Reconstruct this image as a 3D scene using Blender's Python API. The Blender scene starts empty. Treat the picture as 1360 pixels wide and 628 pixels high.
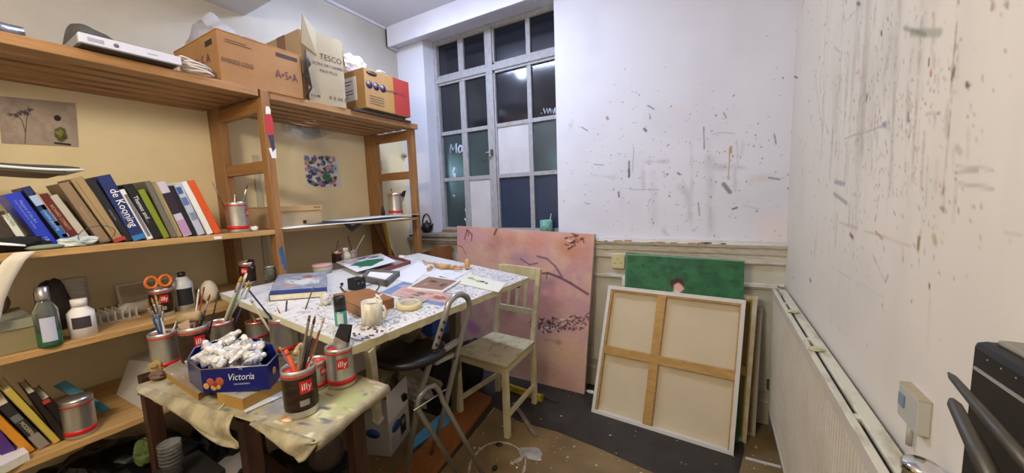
import bpy, math, random
import numpy as np
from mathutils import Matrix, Vector
random.seed(7)
RNG = np.random.default_rng(5)
PI = math.pi
scn = bpy.context.scene
COL = scn.collection
scn.view_settings.view_transform = 'Standard'
scn.view_settings.look = 'None'
scn.view_settings.gamma = 1
scn.view_settings.use_curve_mapping = False
scn.view_settings.exposure = 0.0

# ------------------------------------------------------------ camera
F = 474.8
CH = 1.42
YAW, PITCH, ROLL = .51752, -.10687, -.03601
cam = bpy.data.cameras.new('camera')
cam.sensor_width = 36
cam.lens = 36 * F / 1360
cam.clip_start = .02
camo = bpy.data.objects.new('camera', cam)
COL.objects.link(camo)
CR = Matrix.Rotation(YAW, 3, 'Z') @ Matrix.Rotation(PI / 2 + PITCH, 3, 'X') @ Matrix.Rotation(ROLL, 3, 'Z')
camo.matrix_world = Matrix.Translation((0, 0, CH)) @ CR.to_4x4()
scn.camera = camo
EYE = Vector((0, 0, CH))


def ray(px, py):
    return CR @ Vector(((px - 680) / F, -(py - 314) / F, -1))


def P(px, py, x=None, y=None, z=None):
    """the point of the plane x=, y= or z= seen at a pixel of the photograph (survey helper)"""
    d = ray(px, py)
    i, v = (0, x) if x is not None else (1, y) if y is not None else (2, z)
    return EYE + d * ((v - EYE[i]) / d[i])


def PD(px, py, depth):
    return EYE + ray(px, py) * depth


TA, TZ, TX = .07, .955, -.95          # the tabletop slopes slightly down to the right


def T(px, py, h=0):
    d = ray(px, py)
    t = (TZ + h - TA * (EYE.x - TX) - EYE.z) / (d.z + TA * d.x)
    return EYE + d * t


def S(px, py, h=0):
    return P(px, py, z=.83 + h)


def mpp(p):
    return -(CR.transposed() @ (Vector(p) - EYE)).z / F


# ------------------------------------------------------------ colours and materials
def lin(c):
    if isinstance(c, str):
        c = [int(c[i:i + 2], 16) / 255 for i in (0, 2, 4)]
    return tuple((x / 12.92 if x <= .04045 else ((x + .055) / 1.055) ** 2.4) for x in c[:3])


MC = {}


def mat(name, c1, c2=None, rough=.6, metal=0, scale=6, stretch=(1, 1, 1), bump=0, bscale=None, emis=0, trans=0, alpha=1, spec=.5, lo=.35, hi=.65):
    if name in MC:
        return MC[name]
    m = bpy.data.materials.new(name)
    m.use_nodes = True
    nt = m.node_tree
    b = nt.nodes['Principled BSDF']
    c1 = lin(c1)
    b.inputs['Base Color'].default_value = (*c1, 1)
    b.inputs['Roughness'].default_value = rough
    b.inputs['Metallic'].default_value = metal
    b.inputs['Specular IOR Level'].default_value = spec
    if trans:
        b.inputs['Transmission Weight'].default_value = trans
    if alpha < 1:
        b.inputs['Alpha'].default_value = alpha
    if emis:
        b.inputs['Emission Color'].default_value = (*c1, 1)
        b.inputs['Emission Strength'].default_value = emis
    if c2 is not None or bump:
        tc = nt.nodes.new('ShaderNodeTexCoord')
        mp = nt.nodes.new('ShaderNodeMapping')
        mp.inputs['Scale'].default_value = stretch
        nt.links.new(tc.outputs['Object'], mp.inputs['Vector'])
        n = nt.nodes.new('ShaderNodeTexNoise')
        n.inputs['Scale'].default_value = scale
        n.inputs['Detail'].default_value = 6
        n.inputs['Roughness'].default_value = .6
        nt.links.new(mp.outputs[0], n.inputs['Vector'])
        if c2 is not None:
            r = nt.nodes.new('ShaderNodeValToRGB')
            r.color_ramp.elements[0].position = lo
            r.color_ramp.elements[1].position = hi
            r.color_ramp.elements[0].color = (*c1, 1)
            r.color_ramp.elements[1].color = (*lin(c2), 1)
            nt.links.new(n.outputs['Fac'], r.inputs[0])
            nt.links.new(r.outputs[0], b.inputs['Base Color'])
        if bump:
            n2 = n
            if bscale:
                n2 = nt.nodes.new('ShaderNodeTexNoise')
                n2.inputs['Scale'].default_value = bscale
                n2.inputs['Detail'].default_value = 4
                nt.links.new(mp.outputs[0], n2.inputs['Vector'])
            bp = nt.nodes.new('ShaderNodeBump')
            bp.inputs['Strength'].default_value = bump
            bp.inputs['Distance'].default_value = .01
            nt.links.new(n2.outputs['Fac'], bp.inputs['Height'])
            nt.links.new(bp.outputs[0], b.inputs['Normal'])
    MC[name] = m
    return m


def vcmat(name, rough=.7, bump=0, spec=.4, bscale=60):
    if name in MC:
        return MC[name]
    m = bpy.data.materials.new(name)
    m.use_nodes = True
    nt = m.node_tree
    b = nt.nodes['Principled BSDF']
    b.inputs['Roughness'].default_value = rough
    b.inputs['Specular IOR Level'].default_value = spec
    a = nt.nodes.new('ShaderNodeVertexColor')
    a.layer_name = 'Col'
    nt.links.new(a.outputs[0], b.inputs['Base Color'])
    if bump:
        n = nt.nodes.new('ShaderNodeTexNoise')
        n.inputs['Scale'].default_value = bscale
        n.inputs['Detail'].default_value = 5
        bp = nt.nodes.new('ShaderNodeBump')
        bp.inputs['Strength'].default_value = bump
        bp.inputs['Distance'].default_value = .01
        tc = nt.nodes.new('ShaderNodeTexCoord')
        nt.links.new(tc.outputs['Object'], n.inputs['Vector'])
        nt.links.new(n.outputs['Fac'], bp.inputs['Height'])
        nt.links.new(bp.outputs[0], b.inputs['Normal'])
    MC[name] = m
    return m


def c_(name, col, rough=.6, **k):
    return mat(name, col, rough=rough, **k)


wood_y = mat('shelf_pine_y', '92683f', 'ac8356', .5, scale=9, stretch=(9, .6, 9), bump=.05)
wood_z = mat('shelf_pine_z', '875f38', 'a0774a', .5, scale=9, stretch=(9, 9, .6), bump=.05)
wood_x = mat('shelf_pine_x', '845a31', '9c7040', .5, scale=9, stretch=(.6, 9, 9), bump=.05)
steel = mat('tin_steel', 'b4b2aa', 'cac8c0', .34, metal=.85, scale=12)
chrome = mat('chrome', 'e0e0e0', rough=.1, metal=1)
red = c_('red_enamel', 'c01c1c', .35)
white = mat('white_plain', 'e8e6e0', rough=.6)
paper = mat('paper_white', 'ecebe8', 'dedcd8', .8, scale=5)
black = mat('black_plastic', '141416', rough=.45)
darkwood = mat('dark_stained_wood', '2a1710', '452a1c', .4, scale=10, stretch=(4, 4, .6), bump=.05)
cream = mat('cream_paint', 'd2caa6', 'bfb58c', .5, scale=14, bump=.08)
cardboard = mat('cardboard', 'b48a5a', 'a67c4e', .8, scale=5, bump=.03)
cardboard2 = mat('cardboard_pale', 'b9a586', 'a89474', .8, scale=5, bump=.03)
glassy = mat('clear_plastic', 'e8ecec', rough=.12, trans=.9, alpha=.55)
pages = mat('book_pages', 'e6dfc8', 'd4ccb2', .8, scale=40, stretch=(1, 1, 1))
blueglass = mat('bottle_glass', 'dfeae4', rough=.06, trans=.95)


# ------------------------------------------------------------ objects
ORG = {}


class MB:
    def __init__(s):
        s.v, s.f, s.m, s.sm = [], [], [], []

    def add(s, vs, fs, mi=0, smooth=False, M=None):
        o = len(s.v)
        for v in vs:
            v = Vector(v)
            if M is not None:
                v = M @ v
            s.v.append(v)
        for f in fs:
            s.f.append([i + o for i in f])
            s.m.append(mi)
            s.sm.append(smooth)
        return s

    def hexa(s, b, t, mi=0, M=None):
        """b, t: four corners of the bottom and of the top, same order"""
        return s.add(list(b) + list(t), [(3, 2, 1, 0), (4, 5, 6, 7), (0, 1, 5, 4), (1, 2, 6, 5), (2, 3, 7, 6), (3, 0, 4, 7)], mi, M=M)

    def box(s, lo, hi, mi=0, M=None):
        x0, y0, z0 = lo
        x1, y1, z1 = hi
        return s.hexa([(x0, y0, z0), (x1, y0, z0), (x1, y1, z0), (x0, y1, z0)], [(x0, y0, z1), (x1, y0, z1), (x1, y1, z1), (x0, y1, z1)], mi, M)

    def cbox(s, c, sz, mi=0, M=None):
        return s.box([c[i] - sz[i] / 2 for i in range(3)], [c[i] + sz[i] / 2 for i in range(3)], mi, M)

    def bar(s, a, b, w, h, mi=0, up=(0, 0, 1)):
        a, b = Vector(a), Vector(b)
        d = (b - a).normalized()
        u = Vector(up)
        if abs(d.dot(u)) > .95:
            u = Vector((0, 1, 0))
        sx = d.cross(u).normalized() * w / 2
        sy = sx.cross(d).normalized() * h / 2
        return s.hexa([a - sx - sy, a + sx - sy, a + sx + sy, a - sx + sy], [b - sx - sy, b + sx - sy, b + sx + sy, b - sx + sy], mi)

    def lathe(s, prof, seg=24, mi=0, M=None, closed=False, smooth=True, sx=1, sy=1):
        vs, fs = [], []
        n = len(prof)
        for r, z in prof:
            for k in range(seg):
                a = 2 * PI * k / seg
                vs.append((r * math.cos(a) * sx, r * math.sin(a) * sy, z))
        for i in range(n - 1):
            for k in range(seg):
                k2 = (k + 1) % seg
                fs.append((i * seg + k, i * seg + k2, (i + 1) * seg + k2, (i + 1) * seg + k))
        if prof[0][0] > 1e-5:
            fs.append(tuple(reversed(range(seg))))
        if prof[-1][0] > 1e-5:
            fs.append(tuple((n - 1) * seg + k for k in range(seg)))
        return s.add(vs, fs, mi, smooth, M)

    def shell(s, r, h, t, base=.003, seg=28, mi=0, M=None, r2=None):
        """open-topped vessel"""
        r2 = r2 or r
        return s.lathe([(0, 0), (r, 0), (r2, h), (r2 - t, h), (r - t, base), (0, base)], seg, mi, M)

    def tube(s, pts, r, seg=8, mi=0, closed=False, smooth=True):
        pts = [Vector(p) for p in pts]
        rs = r if isinstance(r, (list, tuple)) else [r] * len(pts)
        n = len(pts)
        vs, fs = [], []
        ref = None
        for i, p in enumerate(pts):
            a = pts[(i - 1) % n] if (closed or i > 0) else p
            b = pts[(i + 1) % n] if (closed or i < n - 1) else p
            d = (b - a).normalized()
            if ref is None:
                ref = Vector((0, 0, 1)) if abs(d.z) < .9 else Vector((1, 0, 0))
            u = (ref - d * ref.dot(d))
            if u.length < 1e-4:
                u = d.orthogonal()
            u.normalize()
            ref = u
            w = d.cross(u)
            for k in range(seg):
                t = 2 * PI * k / seg
                vs.append(p + (u * math.cos(t) + w * math.sin(t)) * rs[i])
        for i in range(n if closed else n - 1):
            j = (i + 1) % n
            for k in range(seg):
                k2 = (k + 1) % seg
                fs.append((i * seg + k, i * seg + k2, j * seg + k2, j * seg + k))
        if not closed:
            fs.append(tuple(reversed(range(seg))))
            fs.append(tuple((n - 1) * seg + k for k in range(seg)))
        return s.add(vs, fs, mi, smooth)

    def prism(s, poly, z0, z1, mi=0, M=None, smooth=False):
        n = len(poly)
        vs = [(x, y, z0) for x, y in poly] + [(x, y, z1) for x, y in poly]
        fs = [tuple(reversed(range(n))), tuple(range(n, 2 * n))] + [(i, (i + 1) % n, n + (i + 1) % n, n + i) for i in range(n)]
        return s.add(vs, fs, mi, smooth, M)

    def sheet(s, fn, nu, nv, th=.001, mi=0, smooth=True):
        """solid sheet: fn(u,v) -> point"""
        g = [[Vector(fn(i / nu, j / nv)) for j in range(nv + 1)] for i in range(nu + 1)]
        nr = []
        for i in range(nu + 1):
            row = []
            for j in range(nv + 1):
                du = g[min(i + 1, nu)][j] - g[max(i - 1, 0)][j]
                dv = g[i][min(j + 1, nv)] - g[i][max(j - 1, 0)]
                q = du.cross(dv)
                row.append(q.normalized() if q.length > 1e-9 else Vector((0, 0, 1)))
            nr.append(row)
        N = (nu + 1) * (nv + 1)
        vs = [g[i][j] for i in range(nu + 1) for j in range(nv + 1)] + [g[i][j] - nr[i][j] * th for i in range(nu + 1) for j in range(nv + 1)]
        ix = lambda i, j: i * (nv + 1) + j
        fs = []
        for i in range(nu):
            for j in range(nv):
                q = (ix(i, j), ix(i + 1, j), ix(i + 1, j + 1), ix(i, j + 1))
                fs.append(q)
                fs.append(tuple(N + a for a in reversed(q)))
        for i in range(nu):
            for j, fl in ((0, 1), (nv, 0)):
                q = (ix(i, j), N + ix(i, j), N + ix(i + 1, j), ix(i + 1, j))
                fs.append(q if fl else tuple(reversed(q)))
        for j in range(nv):
            for i, fl in ((0, 0), (nu, 1)):
                q = (ix(i, j), N + ix(i, j), N + ix(i, j + 1), ix(i, j + 1))
                fs.append(q if fl else tuple(reversed(q)))
        return s.add(vs, fs, mi, smooth)

    def blobmesh(s, c, r, seed=0, amp=.25, nu=20, nv=12, mi=0, freq=3, smooth=False):
        """crumpled closed lump of radii r"""
        rnd = random.Random(seed)
        ws = [(Vector((rnd.uniform(-1, 1), rnd.uniform(-1, 1), rnd.uniform(-1, 1))) * freq * rnd.uniform(.6, 1.8), rnd.uniform(0, 6.28)) for _ in range(7)]
        vs, fs = [], []
        for j in range(nv + 1):
            for i in range(nu):
                a, b = 2 * PI * i / nu, PI * j / nv
                d = Vector((math.cos(a) * math.sin(b), math.sin(a) * math.sin(b), math.cos(b)))
                q = 1 + amp * sum(abs(math.sin(w.dot(d) + ph)) - .6 for w, ph in ws) / 2.2
                vs.append((c[0] + d.x * r[0] * q, c[1] + d.y * r[1] * q, max(c[2] + d.z * r[2] * q, c[2] - r[2] * .98)))
        for j in range(nv):
            for i in range(nu):
                i2 = (i + 1) % nu
                fs.append((j * nu + i, (j + 1) * nu + i, (j + 1) * nu + i2, j * nu + i2))
        return s.add(vs, fs, mi, smooth)

    def build(s, name, mats, parent=None, loc=None, bevel=0, sub=0):
        if not isinstance(mats, (list, tuple)):
            mats = [mats]
        o0 = Vector((0, 0, 0))
        if parent is not None:
            o0 = ORG.get(parent.name, Vector((0, 0, 0)))
        elif loc is not None:
            o0 = Vector(loc)
        me = bpy.data.meshes.new(name)
        me.from_pydata([tuple(v - o0) for v in s.v], [], s.f)
        me.validate()
        for m in mats:
            me.materials.append(m)
        if len(me.polygons) == len(s.f):
            me.polygons.foreach_set('material_index', s.m)
            me.polygons.foreach_set('use_smooth', s.sm)
        me.update()
        o = bpy.data.objects.new(name, me)
        COL.objects.link(o)
        if parent is not None:
            o.parent = parent
            ORG[o.name] = o0
        else:
            o.location = o0
            ORG[o.name] = o0
        if bevel:
            md = o.modifiers.new('bevel', 'BEVEL')
            md.width = bevel
            md.segments = 2
            md.limit_method = 'ANGLE'
        if sub:
            md = o.modifiers.new('sub', 'SUBSURF')
            md.levels = md.render_levels = sub
        return o


LABELS = {}


def tag(o, label, cat, group=None):
    o['label'] = label
    o['category'] = cat
    if group:
        o['group'] = group
    if label in LABELS:
        print('DUPLABEL', label)
    LABELS[label] = 1
    return o


def thing(name, label, cat, loc, group=None):
    o = bpy.data.objects.new(name, None)
    o.empty_display_size = .02
    COL.objects.link(o)
    o.location = loc
    ORG[o.name] = Vector(loc)
    return tag(o, label, cat, group)


def local(name, label, cat, group=None):
    """a prototype built in its own coordinates round the origin"""
    return thing(name, label, cat, (0, 0, 0), group)


def struct(o):
    o['kind'] = 'structure'
    return o


def dup(root, M, label, group=None):
    r = root.copy()
    COL.objects.link(r)
    r.matrix_world = M
    if label in LABELS:
        print('DUPLABEL', label)
    LABELS[label] = 1
    r['label'] = label
    if group:
        r['group'] = group
    for ch in list(root.children):
        c = ch.copy()
        COL.objects.link(c)
        c.parent = r
        for g in list(ch.children):
            d = g.copy()
            COL.objects.link(d)
            d.parent = c
    return r


def MT(loc, rz=0, sc=1, tilt=False, extra=None):
    m = Matrix.Translation(loc)
    if tilt:
        m = m @ Matrix.Rotation(math.atan(TA), 4, 'Y')
    m = m @ Matrix.Rotation(rz, 4, 'Z')
    if extra is not None:
        m = m @ extra
    if isinstance(sc, (int, float)):
        sc = (sc, sc, sc)
    return m @ Matrix.Diagonal((*sc, 1))


def textmesh(txt, size, font_extr=0, cx='CENTER'):
    cu = bpy.data.curves.new('t', 'FONT')
    cu.body = txt
    cu.size = size
    cu.align_x = cx
    cu.align_y = 'CENTER'
    cu.resolution_u = 2
    o = bpy.data.objects.new('t', cu)
    COL.objects.link(o)
    dg = bpy.context.evaluated_depsgraph_get()
    me = bpy.data.meshes.new_from_object(o.evaluated_get(dg))
    vs = [tuple(v.co) for v in me.vertices]
    fs = [tuple(p.vertices) for p in me.polygons]
    bpy.data.objects.remove(o)
    bpy.data.meshes.remove(me)
    bpy.data.curves.remove(cu)
    return vs, fs


def frame(o, xdir, up):
    """matrix whose x runs along xdir, y along up, z out of the face"""
    x = Vector(xdir).normalized()
    y = Vector(up)
    y = (y - x * y.dot(x)).normalized()
    z = x.cross(y)
    M = Matrix((x, y, z)).transposed().to_4x4()
    M.translation = Vector(o)
    return M


def lettering(mb, txt, size, o, xdir, up, mi=0, lift=.0008, cx='CENTER', xs=1, slant=0):
    vs, fs = textmesh(txt, size, cx=cx)
    M = frame(o, xdir, up)
    return mb.add([(x * xs + slant * y, y, lift) for x, y, z in vs], fs, mi, False, M)


def lettering_cyl(mb, txt, size, r, zc, ang, mi=0, lift=.0006):
    vs, fs = textmesh(txt, size)
    R = r + lift
    out = []
    for x, y, z in vs:
        a = ang + x / r
        out.append((R * math.cos(a), R * math.sin(a), zc + y))
    return mb.add(out, fs, mi)


def cyl_patch(mb, r, z0, z1, a0, a1, n=10, mi=0, lift=.0004):
    vs, fs = [], []
    for i in range(n + 1):
        a = a0 + (a1 - a0) * i / n
        for z in (z0, z1):
            vs.append(((r + lift) * math.cos(a), (r + lift) * math.sin(a), z))
    for i in range(n):
        fs.append((2 * i, 2 * i + 2, 2 * i + 3, 2 * i + 1))
    return mb.add(vs, fs, mi, True)


# ------------------------------------------------------------ painter: procedural colour fields
def vnoise(h, w, cell, cellx=None, rng=RNG):
    cx = cellx or cell
    gh, gw = int(h / cell) + 3, int(w / cx) + 3
    g = rng.random((gh, gw))
    y = np.arange(h) / cell
    x = np.arange(w) / cx
    yi, xi = y.astype(int), x.astype(int)
    fy, fx = y - yi, x - xi
    fy, fx = fy * fy * (3 - 2 * fy), fx * fx * (3 - 2 * fx)
    a = g[yi][:, xi]
    b = g[yi][:, xi + 1]
    c = g[yi + 1][:, xi]
    d = g[yi + 1][:, xi + 1]
    fx = fx[None, :]
    fy = fy[:, None]
    return (a * (1 - fx) + b * fx) * (1 - fy) + (c * (1 - fx) + d * fx) * fy


class Pic:
    """v upward, u to the right, both 0..1"""
    def __init__(s, w, h, col):
        s.w, s.h = w, h
        s.a = np.zeros((h, w, 3)) + np.array(lin(col))
        s.asp = h / w

    def noise(s, col, cell, lo=.4, hi=.7, amt=1, cellx=None):
        n = vnoise(s.h, s.w, cell, cellx) * .65 + vnoise(s.h, s.w, max(1.5, cell / 2.7), cellx and max(1.5, cellx / 2.7)) * .35
        k = np.clip((n - lo) / (hi - lo), 0, 1) * amt
        s.a = s.a * (1 - k[..., None]) + np.array(lin(col)) * k[..., None]
        return s

    def mask(s, k, col):
        s.a = s.a * (1 - k[..., None]) + np.array(lin(col)) * k[..., None]

    def line(s, u0, v0, u1, v1, wd, col, alpha=1, soft=.5, w2=None):
        """widths in units of picture width"""
        W = s.w
        x0, y0, x1, y1 = u0 * W, v0 * s.h, u1 * W, v1 * s.h
        r = wd * W / 2
        r2 = (w2 if w2 is not None else wd) * W / 2
        m = max(r, r2) + 2
        xa, xb = int(max(0, min(x0, x1) - m)), int(min(W, max(x0, x1) + m + 1))
        ya, yb = int(max(0, min(y0, y1) - m)), int(min(s.h, max(y0, y1) + m + 1))
        if xb <= xa or yb <= ya:
            return s
        Y, X = np.mgrid[ya:yb, xa:xb]
        dx, dy = x1 - x0, y1 - y0
        L = dx * dx + dy * dy + 1e-9
        t = np.clip(((X - x0) * dx + (Y - y0) * dy) / L, 0, 1)
        d = np.hypot(X - x0 - t * dx, Y - y0 - t * dy)
        rr = r + (r2 - r) * t
        k = np.clip((rr - d) / (soft * max(r, 1)) + .5, 0, 1) * alpha
        sub = s.a[ya:yb, xa:xb]
        s.a[ya:yb, xa:xb] = sub * (1 - k[..., None]) + np.array(lin(col)) * k[..., None]
        return s

    def poly(s, pts, wd, col, alpha=1, soft=.5):
        for a, b in zip(pts, pts[1:]):
            s.line(*a, *b, wd, col, alpha, soft)
        return s

    def blob(s, u, v, ru, rv, col, alpha=1, soft=.3, rough=0):
        W, H = s.w, s.h
        xa, xb = int(max(0, (u - ru * 1.6) * W)), int(min(W, (u + ru * 1.6) * W + 1))
        ya, yb = int(max(0, v * H - rv * 1.6 * W)), int(min(H, v * H + rv * 1.6 * W + 1))
        if xb <= xa or yb <= ya:
            return s
        Y, X = np.mgrid[ya:yb, xa:xb]
        d = np.sqrt(((X - u * W) / (ru * W)) ** 2 + ((Y - v * H) / (rv * W)) ** 2)
        if rough:
            d = d + rough * (vnoise(yb - ya, xb - xa, max(2, ru * W * .4)) - .5)
        k = np.clip((1 - d) / soft, 0, 1) * alpha
        sub = s.a[ya:yb, xa:xb]
        s.a[ya:yb, xa:xb] = sub * (1 - k[..., None]) + np.array(lin(col)) * k[..., None]
        return s

    def rect(s, u0, v0, u1, v1, col, alpha=1):
        xa, xb, ya, yb = int(u0 * s.w), int(u1 * s.w), int(v0 * s.h), int(v1 * s.h)
        s.a[ya:yb, xa:xb] = s.a[ya:yb, xa:xb] * (1 - alpha) + np.array(lin(col)) * alpha
        return s

    def speckle(s, n, r0, r1, cols, box=(0, 0, 1, 1), alpha=1, long=0):
        for _ in range(n):
            u, v = random.uniform(box[0], box[2]), random.uniform(box[1], box[3])
            r = r0 + (r1 - r0) * random.random() ** 3
            c = random.choice(cols)
            if long and random.random() < long:
                a = random.uniform(0, PI)
                L = r * random.uniform(2, 7)
                s.line(u, v, u + L * math.cos(a), v + L * math.sin(a) / s.asp, r, c, alpha)
            else:
                s.blob(u, v, r, r * random.uniform(.6, 1.4), c, alpha)
        return s


def picgrid(mb_name, pic, fn, m, parent=None, loc=None, extra=None, label=None):
    """mesh grid whose vertices carry the colour field; extra = MB of further faces with a flat colour"""
    w, h = pic.w, pic.h
    us = np.linspace(0, 1, w)
    vs = np.linspace(0, 1, h)
    BL, BR, TR, TL = [np.array(fn(a, b)) for a, b in ((0, 0), (1, 0), (1, 1), (0, 1))]
    U, V = np.meshgrid(us, vs)
    U, V = U[..., None], V[..., None]
    co = (BL * (1 - U) + BR * U) * (1 - V) + (TL * (1 - U) + TR * U) * V
    co = co.reshape(-1, 3)
    o0 = Vector((0, 0, 0))
    if parent is not None:
        o0 = ORG.get(parent.name, o0)
    elif loc is not None:
        o0 = Vector(loc)
    co = co - np.array(o0)
    i, j = np.meshgrid(np.arange(w - 1), np.arange(h - 1))
    a = (j * w + i).reshape(-1)
    q = np.stack([a, a + 1, a + w + 1, a + w], 1)
    nf = len(q)
    col = pic.a.reshape(-1, 3)
    ev, ef, ec = [], [], []
    mi = np.zeros(nf, dtype=np.int32)
    mats = [m]
    if extra is not None:
        mbx, xcol, xm = extra
        base = len(co)
        ev = [tuple(v - o0) for v in mbx.v]
        ef = [[k + base for k in f] for f in mbx.f]
        co = np.vstack([co, np.array(ev)])
        col = np.vstack([col, np.tile(np.array(lin(xcol)), (len(ev), 1))])
        if xm is not None:
            mats.append(xm)
    me = bpy.data.meshes.new(mb_name)
    allf = q.tolist() + ef
    me.from_pydata(co.tolist(), [], allf)
    for mm in mats:
        me.materials.append(mm)
    if len(mats) > 1:
        me.polygons.foreach_set('material_index', [0] * nf + [1] * len(ef))
    ca = me.color_attributes.new('Col', 'FLOAT_COLOR', 'POINT')
    buf = np.ones((len(co), 4), dtype=np.float32)
    buf[:, :3] = np.clip(col, 0, 1)
    ca.data.foreach_set('color', buf.reshape(-1))
    me.update()
    o = bpy.data.objects.new(mb_name, me)
    COL.objects.link(o)
    if parent is not None:
        o.parent = parent
    else:
        o.location = o0
    ORG[o.name] = o0
    return o


def bil(BL, BR, TR, TL):
    BL, BR, TR, TL = map(Vector, (BL, BR, TR, TL))
    return lambda u, v: (BL * (1 - u) + BR * u) * (1 - v) + (TL * (1 - u) + TR * u) * v


vc = vcmat('painted_colour', .65, .15)
vcwall = vcmat('painted_wall', .7, .12, .3, 25)
vcgloss = vcmat('painted_gloss', .35, .1)

# ============================================================ THE ROOM
XL, XR, YB, YF, ZC = -2.6, .36, 2.53, -1.7, 2.97
WX0, WX1, WZ0, WZ1, WY = -2.28, -1.03, 1.12, 2.86, 2.69    # window opening and glazing plane
wallL = mat('wall_left_cream', 'ecdfb8', 'e4d4aa', .75, scale=3, bump=.06, bscale=18)
wallD = mat('wall_dado_paint', 'cfccbe', 'bdb8a4', .6, scale=4, bump=.05)
ceilm = mat('ceiling_paint', 'cdcdd4', 'c5c5ce', .8, scale=2)

# floor: hardboard, paint-stained
fm = bpy.data.materials.new('floor_hardboard')
fm.use_nodes = True
nt = fm.node_tree
bs = nt.nodes['Principled BSDF']
tc = nt.nodes.new('ShaderNodeTexCoord')


def nz(scale, detail=5, st=(1, 1, 1)):
    mp = nt.nodes.new('ShaderNodeMapping')
    mp.inputs['Scale'].default_value = st
    n = nt.nodes.new('ShaderNodeTexNoise')
    n.inputs['Scale'].default_value = scale
    n.inputs['Detail'].default_value = detail
    nt.links.new(tc.outputs['Object'], mp.inputs[0])
    nt.links.new(mp.outputs[0], n.inputs['Vector'])
    return n.outputs['Fac']


def rmp(src, a, b, ca, cb):
    r = nt.nodes.new('ShaderNodeValToRGB')
    r.color_ramp.elements[0].position = a
    r.color_ramp.elements[1].position = b
    r.color_ramp.elements[0].color = (*lin(ca), 1)
    r.color_ramp.elements[1].color = (*lin(cb), 1)
    nt.links.new(src, r.inputs[0])
    return r.outputs[0]


def mixc(f, a, b):
    m = nt.nodes.new('ShaderNodeMix')
    m.data_type = 'RGBA'
    nt.links.new(f, m.inputs['Factor'])
    nt.links.new(a, m.inputs['A'])
    if isinstance(b, str):
        m.inputs['B'].default_value = (*lin(b), 1)
    else:
        nt.links.new(b, m.inputs['B'])
    return m.outputs['Result']


base = rmp(nz(5), .35, .7, '73603f', '8c754c')
base = mixc(rmp(nz(2.2), .5, .68, '000000', '999999'), base, '5a4530')
base = mixc(rmp(nz(38, 2), .69, .72, '000000', 'ffffff'), base, 'cfc8b4')
base = mixc(rmp(nz(11, 3), .66, .72, '000000', 'aaaaaa'), base, '6c6a66')
nt.links.new(base, bs.inputs['Base Color'])
bs.inputs['Roughness'].default_value = .6
m = MB().box((XL - .1, YF - .1, -.1), (XR + .1, YB + .25, 0))
struct(m.build('floor', fm))
struct(MB().box((XL - .1, YF - .1, ZC), (XR + .1, YB + .3, ZC + .1)).build('ceiling', ceilm))
wallU = mat('wall_left_grey', 'b9b4aa', 'afaaa0', .75, scale=3, bump=.06, bscale=18)
struct(MB().box((XL - .1, YF - .1, 0), (XL, YB + .3, 1.995)).box((XL - .1, YF - .1, 1.995), (XL, YB + .3, ZC), 1).build('wall_left', [wallL, wallU]))
struct(MB().box((XL - .1, YF - .1, 0), (XR + .1, YF, ZC)).build('wall_front', mat('wall_front_paint', 'cdc7b8', rough=.8)))
struct(MB().box((XL, .55, 2.62), (XL + .42, 1.27, ZC)).build('ceiling_beam', ceilm))

# back wall: painted field right of the window, with its drips and knocks
bx0, bx1, bz0, bz1 = WX1, XR, 1.1, ZC
BW, BHt = 330, 440
pic = Pic(BW, BHt, 'd9dbe6')
pic.noise('cfd1dc', 60, .4, .8, .6)
ub = lambda px, py: ((P(px, py, y=YB).x - bx0) / (bx1 - bx0), (P(px, py, y=YB).z - bz0) / (bz1 - bz0))


def bmark(x0, y0, x1, y1, wd, col, al=.9, w2=None, soft=.6):       # coordinates of a 754x628 enlargement
    a = ub(700 + x0 / 2.094, 100 + y0 / 2.094)
    b = ub(700 + x1 / 2.094, 100 + y1 / 2.094)
    big = wd >= 3 and sum(int(col[i:i + 2], 16) for i in (0, 2, 4)) > 390
    n_ = max(1, int(math.hypot(x1 - x0, y1 - y0) / 9)) if big else 1
    for i_ in range(n_):
        q0_, q1_ = i_ / n_, (i_ + 1) / n_
        if big and random.random() < .2:
            continue
        j_ = (random.uniform(-.003, .003) if big else 0)
        pic.line(a[0] + (b[0] - a[0]) * q0_ + j_, a[1] + (b[1] - a[1]) * q0_, a[0] + (b[0] - a[0]) * q1_ + j_, a[1] + (b[1] - a[1]) * q1_, wd * .0023 * (random.uniform(.6, 1.8) if big else .72), col, al * (random.uniform(.3, .6) if big else .85), 2.2 if big else soft)


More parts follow.
